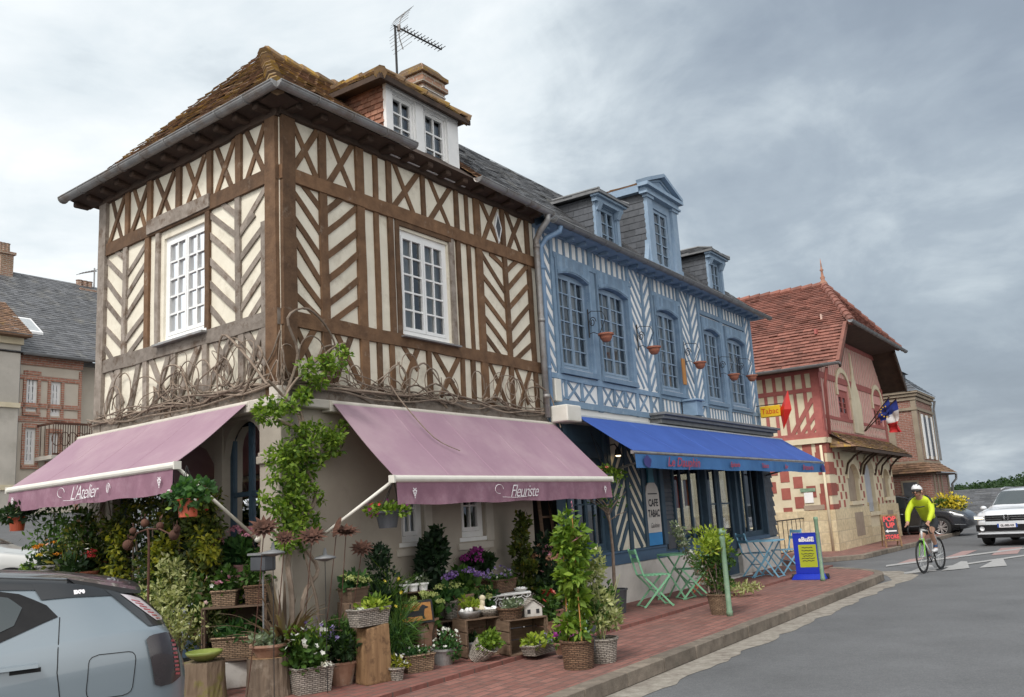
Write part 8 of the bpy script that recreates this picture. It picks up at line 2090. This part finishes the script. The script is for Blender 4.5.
for sg in(1,-1):
 fr_=g.add('window_frame','trim_black',lambda mb:g.patch(mb,[(1.42,1.02),(1.75,1.30),(2.1,1.42),(2.6,1.44),(3.0,1.43),(3.22,1.38),(3.36,1.30)],[(1.44,1.0),(1.9,1.0),(2.5,1.01),(3.0,1.08),(3.2,1.15),(3.34,1.20),(3.42,1.225)],.006,8,sg,24))
 g.add('side_window','car_glass',lambda mb:(g.patch(mb,[(1.52,1.04),(1.78,1.28),(2.1,1.39),(2.32,1.40)],[(1.54,1.03),(1.9,1.03),(2.1,1.03),(2.34,1.03)],.010,8,sg,16),g.patch(mb,[(2.44,1.41),(2.8,1.41),(3.0,1.40),(3.15,1.365),(3.22,1.30)],[(2.44,1.05),(2.7,1.07),(2.9,1.11),(3.04,1.15),(3.17,1.20)],.010,8,sg,16)),fr_)
 g.add('pillar_strip','roof_black',lambda mb:g.patch(mb,[(3.28,1.44),(3.5,1.415),(3.74,1.375)],[(3.33,1.335),(3.5,1.335),(3.76,1.32)],.009,3,sg,10))
 up_=g.add('upper_lamp_panel','roof_black',lambda mb:g.patch(mb,[(3.70,1.385),(3.84,1.355),(3.97,1.30)],[(3.96,1.11),(4.06,1.105),(4.13,1.10)],.012,8,sg,6))
 g.add('upper_tail_lamp','lamp_pale',lambda mb:g.patch(mb,[(3.82,1.325),(3.90,1.305),(3.955,1.28)],[(4.03,1.135),(4.08,1.13),(4.115,1.125)],.018,8,sg,4),up_)
 g.add('lamp_segment','lamp_red',lambda mb:[g.patch(mb,[(3.885+.024*k,1.285-.022*k),(3.945+.021*k,1.265-.02*k)],[(3.89+.024*k,1.277-.022*k),(3.950+.021*k,1.257-.02*k)],.022,1,sg,3)for k in range(7)],up_)
 lo_=g.add('lower_tail_lamp','lamp_dark',lambda mb:g.patch(mb,[(3.93,1.03),(3.96,1.055),(4.06,1.06),(4.15,1.035)],[(3.99,.74),(4.03,.72),(4.12,.725),(4.185,.755)],.016,8,sg,8))
 g.add('lamp_segment','lamp_red',lambda mb:[g.patch(mb,[(4.105+.004*k,1.005-.027*k),(4.14+.004*k,1.0-.027*k)],[(4.106+.004*k,.991-.027*k),(4.141+.004*k,.985-.027*k)],.020,1,sg,3)for k in range(9)],lo_)
 dr_=g.add('door_seam','trim_black',lambda mb:(g.line(mb,[(3.43,1.22),(3.405,1.04),(3.40,.90),(3.42,.75),(3.36,.55),(3.20,.35),(3.05,.25)],.0035,0,sg),g.line(mb,[(2.38,1.0),(2.36,.6),(2.38,.25)],.0035,0,sg)))
 ff=[(a-.02,b+.07)for a,b in((3.60,.86),(3.605,.88),(3.62,.895),(3.66,.905),(3.84,.90),(3.865,.893),(3.88,.875),(3.885,.85),(3.87,.68),(3.86,.655),(3.84,.642),(3.81,.635),(3.64,.64),(3.61,.647),(3.595,.67),(3.59,.70),(3.60,.86))]
 g.add('fuel_flap','trim_black',lambda mb:g.line(mb,ff,.003,0,sg))
 hd_=g.add('door_handle','paint_grey',lambda mb:[mb.hexa([g.side(x0,.975,.0,sg),g.side(x0,.945,.0,sg),g.side(x1,.945,.0,sg),g.side(x1,.975,.0,sg)],[g.side(x0,.970,.040,sg),g.side(x0,.950,.040,sg),g.side(x1,.950,.040,sg),g.side(x1,.970,.040,sg)])for x0,x1 in((3.02,3.29),(1.98,2.22))],smooth=False)
 g.add('handle_recess','trim_black',lambda mb:[g.patch(mb,[(x0,.948),(x1,.948)],[(x0,.922),(x1,.922)],.004,2,sg,6)for x0,x1 in((3.14,3.31),(2.08,2.24))],hd_)
 g.add('mirror','roof_black',lambda mb:mb.ball((1.62,sg*1.02,1.02),.10,10,7,0,.7),smooth=True)
 g.add('sill_trim','trim_black',lambda mb:g.patch(mb,[(.3,.36),(2.0,.34),(4.1,.44)],[(.3,.24),(2.0,.21),(4.1,.34)],.008,3,sg,20))
 for x in(.80,3.45):g.wheel(x,sg,.335,.22,5)
g.add('windscreen','car_glass',lambda mb:[g.patch(mb,[(1.10,0),(1.74,0)],[(1.16,q*.72),(1.78,q*.58)],.006,8,1,10,0,'top')for q in(1,-1)])
g.add('rear_window','car_glass',lambda mb:[g.patch(mb,[(3.98,0),(4.10,0)],[(3.98,q*.56),(4.10,q*.60)],.006,5,1,6,0,'top')for q in(1,-1)])
g.add('model_lettering','letter_white',lambda mb:text_mesh(mb,'EX30',.030,lambda x,y:g.side(3.56+x,1.362+y,.013,SG),bold=.003),smooth=False)
# ---- the other cars share one builder
def common(c,xf,xr,rw_,glass,front=True,wsp=5,paint='paint_white',hood_end=1.1,roof_s=1.9,roof_e=3.4,wins=()):
 for sg in(1,-1):
  for a,b in wins:c.add('side_window','car_glass',lambda mb:c.patch(mb,a,b,.008,6,sg,14))
  for x in(xf,xr):c.wheel(x,sg,rw_,.21,wsp)
  c.add('sill_trim','trim_black',lambda mb:c.patch(mb,[(.25,.42),(2.0,.36),(c.L-.2,.42)],[(.25,.26),(2.0,.22),(c.L-.2,.28)],.010,3,sg,16))
  c.add('door_seam','trim_black',lambda mb:[c.line(mb,[(x,.95),(x,.35)],.004,0,sg)for x in(1.35,2.35,3.3)])
  c.add('door_handle','chrome',lambda mb:[mb.tube([c.side(x,.86,.02,sg),c.side(x+.2,.865,.02,sg)],.012,6)for x in(2.1,3.05)])
  m_=c.add('mirror',paint,lambda mb:mb.ball((1.42,sg*(c.W+.10),1.04),.095,10,7,0,.75))
 c.add('windscreen','car_glass',lambda mb:[c.patch(mb,[(hood_end,0),(roof_s-.06,0)],[(hood_end+.06,q*c.W*.80),(roof_s+.0,q*c.W*.66)],.007,8,1,10,0,'top')for q in(1,-1)])
stv=[(0,.30,.72,.80,.84,.70),(.06,.24,.80,.88,.90,.74),(.25,.22,.92,1.00,.97,.78),(1.0,.20,1.00,1.06,1.0,.80),(1.3,.20,1.02,1.20,1.0,.79),(1.95,.20,1.03,1.53,1.0,.72),(2.5,.20,1.04,1.585,1.0,.71),(3.4,.20,1.06,1.56,1.0,.70),(3.9,.26,1.04,1.36,.97,.70),(4.11,.36,.90,1.0,.86,.74)]
q=G(1011,546,0);vw=Car('approaching_car','white compact sports utility car approaching the crossing',V((q.x,q.y,0)),(S_*.985+N_*.17),1.0,4.11,.89,stv,'paint_white')
common(vw,.82,3.38,.335,None,paint='paint_white',hood_end=1.12,roof_s=1.95,wins=(([(1.5,1.10),(1.95,1.42),(2.4,1.47)],[(1.5,1.06),(1.95,1.07),(2.4,1.07)]),([(2.5,1.47),(3.1,1.46),(3.4,1.36)],[(2.5,1.08),(3.1,1.09),(3.4,1.11)])))
def fpt(y,z,off=.0):return(-.004-off+.30*max(0,(abs(y)/.89)-.72)**1.6,y,z)
def fquad(mb,y0,y1,z0,z1,off=.012,n=14,skew=0.0):
 pr_=None
 for k in range(n+1):
  y=y0+(y1-y0)*k/n;s_=skew*abs(y)/.89;cur=(mb.p(fpt(y,z0+s_,off)),mb.p(fpt(y,z1+s_,off)))
  if pr_:mb.fi((pr_[0],cur[0],cur[1],pr_[1]))
  pr_=cur
gr=vw.add('grille','trim_black',lambda mb:fquad(mb,-.56,.56,.70,.86,.02))
vw.add('grille_bar','chrome',lambda mb:(fquad(mb,-.80,-.10,.80,.815,.03),fquad(mb,.10,.80,.80,.815,.03),fquad(mb,-.55,-.12,.735,.75,.03),fquad(mb,.12,.55,.735,.75,.03)),gr)
def roundel(mb):
 n=24;c0=(0,.79)
 def P(a,r):return fpt(c0[0]+r*math.cos(a),c0[1]+r*math.sin(a),.04)
 for k in range(n):a0,a1=6.283*k/n,6.283*(k+1)/n;mb.face([P(a0,.085),P(a1,.085),P(a1,.072),P(a0,.072)])
 for pts in([(-.055,.045),(-.02,-.01),(0,.035),(.02,-.01),(.055,.045)],[(-.06,.01),(-.03,-.058),(0,-.005),(.03,-.058),(.06,.01)]):mb.tube([fpt(a,.79+b,.045)for a,b in pts],.008,4)
vw.add('front_emblem','chrome',roundel,gr,smooth=False)
for sg in(1,-1):
 hl_=vw.add('headlight','lamp_clear',lambda mb:fquad(mb,sg*.57,sg*.86,.755,.865,.025,8,.0));
 vw.add('fog_lamp','lamp_clear',lambda mb:mb.wheel_lathe(fpt(sg*.66,.50,.03),[(.001,0),(.06,0),(.065,-.02)],12,axis=V((1,0,0))))
m,nt4,bb=newmat('headlight_glow');bb.inputs['Emission Color'].default_value=(1,.85,.45,1);bb.inputs['Emission Strength'].default_value=1.6
M['headlight_glow']=m
lsg=1 if vw.fr.y.dot(V((-1,0,0)))>0 else-1
vw.add('running_light','headlight_glow',lambda mb:fquad(mb,lsg*.60,lsg*.84,.77,.81,.032,6))
bm_=vw.add('bumper','trim_black',lambda mb:(fquad(mb,-.84,.84,.42,.60,.016),fquad(mb,-.84,.84,.24,.33,.014)))
vw.add('bumper_bar','paint_white',lambda mb:(fquad(mb,-.55,.55,.60,.69,.018),fquad(mb,-.80,.80,.34,.38,.024)))
pl_=vw.add('number_plate','letter_white',lambda mb:fquad(mb,-.26,.26,.515,.625,.03));vw.add('plate_strip','blue_cloth',lambda mb:(fquad(mb,-.26,-.215,.515,.625,.034),fquad(mb,.215,.26,.515,.625,.034)),pl_)
vw.add('plate_characters','ink_black',lambda mb:text_mesh(mb,'GL-582-VX',.075,lambda x,y:fpt(x*(-1 if vw.fr.y.cross(UP).dot(vw.fr.x)>0 else 1)*1.0,.57+y,.036),bold=.003),pl_,False)
vw.add('roof_rail','alloy',lambda mb:[mb.tube([(2.0,q_*.60,1.57),(2.5,q_*.61,1.625),(3.4,q_*.60,1.60)],.016,6)for q_ in(1,-1)])
stb=[(0,.34,.66,.74,.80,.70),(.10,.26,.78,.86,.90,.74),(.5,.22,.90,.99,.985,.78),(1.1,.20,.98,1.05,1.0,.80),(1.45,.20,1.0,1.22,1.0,.78),(2.05,.20,1.01,1.52,1.0,.71),(2.6,.20,1.02,1.60,1.0,.70),(3.6,.20,1.05,1.58,1.0,.69),(4.2,.26,1.05,1.38,.97,.70),(4.45,.36,.92,1.0,.86,.74)]
uz=30.2;nz=ST(uz,at_u(976,540,uz)[0],0);axb=(S_*.10-N_)
bc=Car('dark_car','dark charcoal family car standing across the road behind the cyclist',V((nz.x,nz.y,0))-V((-axb.y,axb.x,0))*0.0+axb*.0,axb,1.0,4.45,.92,stb,'paint_black')
common(bc,.88,3.55,.345,None,wsp=7,paint='paint_black',hood_end=1.2,roof_s=2.05,wins=(([(1.62,1.09),(2.05,1.40),(2.5,1.48)],[(1.6,1.05),(2.05,1.06),(2.5,1.06)]),([(2.62,1.49),(3.3,1.48),(3.9,1.34)],[(2.62,1.07),(3.3,1.08),(3.9,1.12)])))
for sg in(1,-1):bc.add('headlight','lamp_clear',lambda mb:bc.patch(mb,[(.10,.76),(.38,.83)],[(.10,.70),(.40,.77)],.014,3,sg,6));bc.add('bumper_strip','chrome',lambda mb:bc.patch(mb,[(.06,.42),(.4,.44)],[(.06,.40),(.4,.42)],.014,2,sg,6))
ls=LF(6.4,5.2,0);zr_=.0
cz=[(27,540)]
d=ray(24,552);k=17.5/math.hypot(d.x,d.y);pz=EYEP+d*k
sv_=[(0,.30,.60,.68,.82,.70),(.10,.24,.70,.78,.91,.74),(.5,.21,.84,.92,.985,.78),(1.0,.20,.92,1.0,1.0,.80),(1.3,.20,.94,1.16,1.0,.78),(1.9,.20,.95,1.42,1.0,.71),(2.4,.20,.96,1.48,1.0,.70),(3.3,.20,.98,1.45,1.0,.69),(3.8,.26,.97,1.2,.97,.70),(4.05,.36,.84,.92,.86,.74)]
sv_loc=V((pz.x+.9,pz.y,rampz(V((pz.x,pz.y,0)))+.02))
sc2=Car('silver_car','pale silver car parked up the side street at the left edge',sv_loc,(-.96,-.28,0),1.0,4.05,.86,sv_,'paint_silver')
common(sc2,.80,3.30,.31,None,paint='paint_silver',hood_end=1.06,roof_s=1.9,wins=(([(1.45,1.0),(1.9,1.30),(2.3,1.37)],[(1.45,.97),(1.9,.98),(2.3,.98)]),([(2.4,1.37),(3.0,1.35),(3.3,1.24)],[(2.4,.99),(3.0,1.0),(3.3,1.02)])))
for sg in(1,-1):sc2.add('rubbing_strip','trim_black',lambda mb:sc2.patch(mb,[(.9,.62),(3.6,.62)],[(.9,.54),(3.6,.54)],.016,2,sg,12))
# ------------------------------------------------------------------ cyclist
mm('hi_vis',(.40,.50,.012),(.50,.60,.02),5,.7,bmp=.15,bscale=14);mm('skin',(.40,.22,.15),(.46,.26,.18),6,.55)
mm('lycra',(.012,.013,.016),(.02,.021,.025),8,.6);mm('sock_blue',(.03,.07,.16),(.04,.09,.2),8,.8);mm('shoe_white',(.62,.63,.64),(.68,.69,.70),8,.5);mm('frame_white',(.58,.60,.60),(.64,.65,.66),5,.3,coat=.6);mm('frame_green',(.16,.42,.05),(.2,.5,.07),5,.35)
hd=V((-.686,-.727,0)).normalized();fc=G(924.5,573.5,0);fc.z=0
ORG=fc-hd*.59
CF=Fr(ORG,hd,V((-hd.y,hd.x,0)))
yaw=math.degrees(math.atan2(hd.y,hd.x))
bk=thing('road_bicycle','white road bicycle with drop handlebars under the rider in yellow','bicycle',ORG,yaw)
RWh=.335;ra,fa=V((-.41,0,RWh)),V((.59,0,RWh))
for c in(fa,ra):
 mb=MB(CF);mb.wheel_lathe(c,[(RWh-.022,-.008),(RWh-.010,-.013),(RWh,0),(RWh-.010,.013),(RWh-.022,.008)],40,axis=V((0,1,0)));w_=mb.build('wheel',M['tyre'],bk,smooth=True)
 mb=MB(CF);mb.wheel_lathe(c,[(RWh-.020,-.010),(RWh-.055,-.007),(RWh-.055,.007),(RWh-.020,.010)],40,axis=V((0,1,0)));mb.build('rim',M['trim_black'],w_,smooth=True)
 mb=MB(CF)
 for k in range(18):a=6.283*k/18;mb.tube([c+V((.018*math.cos(a+.8),.02*(-1)**k,.018*math.sin(a+.8))),c+V(((RWh-.05)*math.cos(a),0,(RWh-.05)*math.sin(a)))],.0022,4)
 mb.tube([c-V((0,.05,0)),c+V((0,.05,0))],.016,8);mb.build('spokes',M['zinc_bright'],w_)
BBk,seat,head_t,head_b=V((0,0,.275)),V((-.17,0,.86)),V((.43,0,.86)),V((.47,0,.70))
mb=MB(CF);mb.tube([BBk,head_b],.022,8);mb.tube([BBk,seat],.017,8);mb.tube([seat+V((.01,0,-.06)),head_t],.016,8);mb.tube([head_b,head_t+V((-.005,0,.02))],.021,8)
for s_ in(-1,1):mb.tube([BBk+V((0,s_*.03,0)),ra+V((0,s_*.06,0))],.010,6);mb.tube([seat+V((.0,s_*.02,-.05)),ra+V((0,s_*.06,0))],.009,6)
mb.build('frame',M['frame_white'],bk,smooth=True)
mb=MB(CF)
for s_ in(-1,1):mb.tube([head_b+V((0,s_*.03,-.01)),V((.52,s_*.05,.5)),fa+V((0,s_*.055,0))],[.018,.014,.009],6)
mb.build('fork',M['frame_green'],bk)
mb=MB(CF);mb.tube([seat,V((-.20,0,.93))],.014,8);mb.hexa([(-.34,-.07,.93),(-.34,.07,.93),(-.06,.02,.935),(-.06,-.02,.935)],[(-.34,-.07,.965),(-.34,.07,.965),(-.06,.02,.96),(-.06,-.02,.96)]);mb.build('saddle',M['lycra'],bk,bevel=.008)
mb=MB(CF);mb.tube([head_t,head_t+V((.0,0,.06)),V((.50,0,.935))],.015,8)
for s_ in(-1,1):mb.tube([(.50,0,.935),(.50,s_*.19,.935),(.57,s_*.205,.93),(.60,s_*.21,.87),(.57,s_*.215,.80),(.49,s_*.22,.79)],.014,7);mb.tube([(.57,s_*.205,.94),(.61,s_*.205,.965),(.62,s_*.205,1.0)],[.018,.017,.012],7)
mb.build('handlebar',M['lycra'],bk,smooth=True)
ca=R(38);cl,cr=BBk+V((.165*math.cos(ca),.11,.165*math.sin(ca))),BBk-V((.165*math.cos(ca),.11,.165*math.sin(ca)))
mb=MB(CF);mb.tube([BBk+V((0,.06,0)),cl+V((0,-.03,0))],.012,6);mb.tube([BBk-V((0,.06,0)),cr+V((0,.03,0))],.012,6);mb.wheel_lathe(BBk+V((0,-.05,0)),[(.085,-.002),(.10,-.002),(.10,.002),(.085,.002)],24,axis=V((0,1,0)))
for q,s_ in((cl,1),(cr,-1)):mb.box(q.x-.04,q.x+.04,q.y-.035,q.y+.035,q.z-.01,q.z+.01)
mb.build('crank',M['iron_black'],bk)
ps=thing('person','cyclist in a bright yellow jacket, black shorts, sunglasses and white helmet, hands on the bars','person',ORG,yaw)
def skin_mesh(name,verts,edges,radii,m,parent,root=0,sub=2):
 """one continuous surface grown round a skeleton"""
 me=bpy.data.meshes.new(name);inv=WM[parent.name].inverted()
 me.from_pydata([tuple(inv@CF(*v))for v in verts],edges,[])
 o=bpy.data.objects.new(name,me);COL.objects.link(o)
 sk=o.modifiers.new('skin','SKIN');sk.use_smooth_shade=True
 for k,r_ in enumerate(radii):
  r_=r_ if isinstance(r_,tuple)else(r_,r_);me.skin_vertices[0].data[k].radius=r_;me.skin_vertices[0].data[k].use_root=(k==root)
 ss=o.modifiers.new('sub','SUBSURF');ss.levels=sub;ss.render_levels=sub
 bpy.context.view_layer.update();dg=bpy.context.evaluated_depsgraph_get()
 m2=bpy.data.meshes.new_from_object(o.evaluated_get(dg));bpy.data.objects.remove(o)
 m2.name=name;m2.materials.clear();m2.materials.append(M[m])
 for p in m2.polygons:p.use_smooth=True
 o2=bpy.data.objects.new(name,m2);link(o2,parent);WM[o2.name]=WM[parent.name];return o2
lf_,rf2=cl+V((-.03,0,.05)),cr+V((-.03,0,.05))
J=[(-.14,0,1.02),(-.02,0,1.15),(.12,0,1.32),(.21,0,1.43),(.28,0,1.52),(.335,0,1.585),(.35,0,1.66)]
RJ=[(.125,.10),(.125,.10),(.145,.11),(.13,.10),(.055,.055),(.075,.088),(.07,.082)]
E_=[(0,1),(1,2),(2,3),(3,4),(4,5),(5,6)]
def arm(s_):return[(.22,s_*.175,1.43),(.37,s_*.245,1.22),(.52,s_*.215,1.06),(.585,s_*.205,.985)],[.062,.045,.034,.034]
def leg(s_,knee,foot):return[(-.12,s_*.095,.99),knee,(foot.x-.04,foot.y,foot.z+.12),(foot.x-.03,foot.y,foot.z+.02),(foot.x+.12,foot.y,foot.z-.01)],[.085,.062,.038,.036,.03]
kl,kr=(.29,.13,.80),(.13,-.125,.66)
verts,rad,ed=list(J),list(RJ),list(E_)
for pts,rs,at in((*arm(1),3),(*arm(-1),3),(*leg(1,kl,lf_),0),(*leg(-1,kr,rf2),0)):
 b0=len(verts);verts+=pts;rad+=rs;ed.append((at,b0));ed+=[(b0+k,b0+k+1)for k in range(len(pts)-1)]
body=skin_mesh('body',verts,ed,rad,'skin',ps)
for s_ in(-1,1):
 hv=[(.575,s_*.205,.995),(.605,s_*.206,.985)];he=[(0,1)];hr=[.030,.028]
 for f in range(4):
  y=s_*(.206+(f-1.5)*.016*1.0);z0=.99-f*.012;b0=len(hv);ln=(.95,1.05,1.0,.8)[f]
  hv+=[(.625,y,z0),(.645,y+s_*.018*ln,z0-.012),(.635,y+s_*.012*ln,z0-.035*ln)];hr+=[.010,.009,.008];he+=[(1,b0),(b0,b0+1),(b0+1,b0+2)]
 b0=len(hv);hv+=[(.60,s_*.178,1.0),(.63,s_*.175,.985)];hr+=[.011,.009];he+=[(0,b0),(b0,b0+1)]
 skin_mesh('hand',hv,he,hr,'skin',ps,0,1)
jv=list(J[:4])+[(.275,0,1.525)];jr=[(.162,.132),(.16,.13),(.17,.135),(.15,.115),(.082,.08)];je=[(0,1),(1,2),(2,3),(3,4)]
for s_ in(1,-1):
 pts,rs=arm(s_);b0=len(jv);jv+=pts[:3]+[(.555,s_*.209,1.02)];jr+=[.082,.062,.048,.044];je+=[(3,b0),(b0,b0+1),(b0+1,b0+2),(b0+2,b0+3)]
jk=skin_mesh('jacket',jv,je,jr,'hi_vis',ps)
mb=MB(CF)
for s_ in(-1,1):mb.tube([(.20,s_*.10,1.555),(.25,s_*.19,1.50),(.33,s_*.265,1.40)],[.02,.026,.016],7)
mb.tube([(.335,-.10,1.33),(.345,0,1.32),(.335,.10,1.33)],.012,6);mb.build('jacket_panel',M['lycra'],jk,smooth=True)
sv2=[(-.14,0,1.02),(-.03,0,1.15)];sr=[(.155,.125),(.142,.115)];se=[(0,1)]
for s_,kn in((1,kl),(-1,kr)):b0=len(sv2);hip=V((-.12,s_*.095,.99));kn=V(kn);sv2+=[tuple(hip),tuple(hip.lerp(kn,.78))];sr+=[.122,.086];se+=[(0,b0),(b0,b0+1)]
skin_mesh('shorts',sv2,se,sr,'lycra',ps)
for q in(lf_,rf2):
 skin_mesh('sock',[(q.x-.04,q.y,q.z+.17),(q.x-.035,q.y,q.z+.03)],[(0,1)],[.046,.044],'sock_blue',ps,0,1)
 skin_mesh('shoe',[(q.x-.075,q.y,q.z+.005),(q.x-.02,q.y,q.z+.015),(q.x+.06,q.y,q.z+.0),(q.x+.15,q.y,q.z-.01)],[(0,1),(1,2),(2,3)],[(.04,.04),(.05,.045),(.048,.036),(.04,.026)],'shoe_white',ps,0,1)
HC=V((.355,0,1.655))
mb=MB(CF);n,m_=18,8;rows=[]
for j in range(m_+1):
 t=(math.pi/2)*j/m_;rows.append([mb.p(HC+V((.135*math.cos(t)*math.cos(6.283*i/n)*(1.08),.100*math.cos(t)*math.sin(6.283*i/n),.02+.115*math.sin(t)+.02*math.cos(6.283*i/n)*math.cos(t))))for i in range(n)])
for j in range(m_):
 for i in range(n):mb.fi((rows[j][i],rows[j][(i+1)%n],rows[j+1][(i+1)%n],rows[j+1][i]))
hm=mb.build('helmet',M['shoe_white'],ps,smooth=True)
mb=MB(CF)
for y,x0,x1 in((0,.0,.10),(.05,.0,.08),(-.05,.0,.08),(.035,-.09,-.03),(-.035,-.09,-.03)):
 zz=lambda x:.022+.118*math.sqrt(max(0,1-(x/.146)**2-(y/.1)**2))+.004
 mb.tube([HC+V((x,y,zz(x)))for x in np.linspace(x0,x1,5)],.009,5)
mb.tube([HC+V((.02,s_*.085,.0))for s_ in(1,)]+[HC+V((.03,.05,-.10)),HC+V((.03,-.05,-.10)),HC+V((.02,-.085,0))],.004,4)
mb.build('helmet_vents',M['lycra'],hm)
mb=MB(CF);mb.tube([HC+V((.02,.085,.0)),HC+V((.085,.058,-.002)),HC+V((.105,.025,-.008)),HC+V((.108,0,-.002)),HC+V((.105,-.025,-.008)),HC+V((.085,-.058,-.002)),HC+V((.02,-.085,0))],[.005,.017,.019,.008,.019,.017,.005],6);mb.build('sunglasses',M['ink_black'],ps,smooth=True)
mb=MB(CF);mb.tube([HC+V((.09,0,-.005)),HC+V((.122,0,-.04)),HC+V((.10,0,-.052))],[.010,.015,.010],7)
for s_ in(-1,1):mb.ball(HC+V((.0,s_*.084,-.02)),.022,8,6,0,1.4)
mb.build('nose_and_ears',M['skin'],body,smooth=True)
mb=MB(CF);mb.tube([HC+V((.088,.024,-.082)),HC+V((.098,0,-.080)),HC+V((.088,-.024,-.082))],.006,5);mb.build('mouth',M['pet_coral'],body)
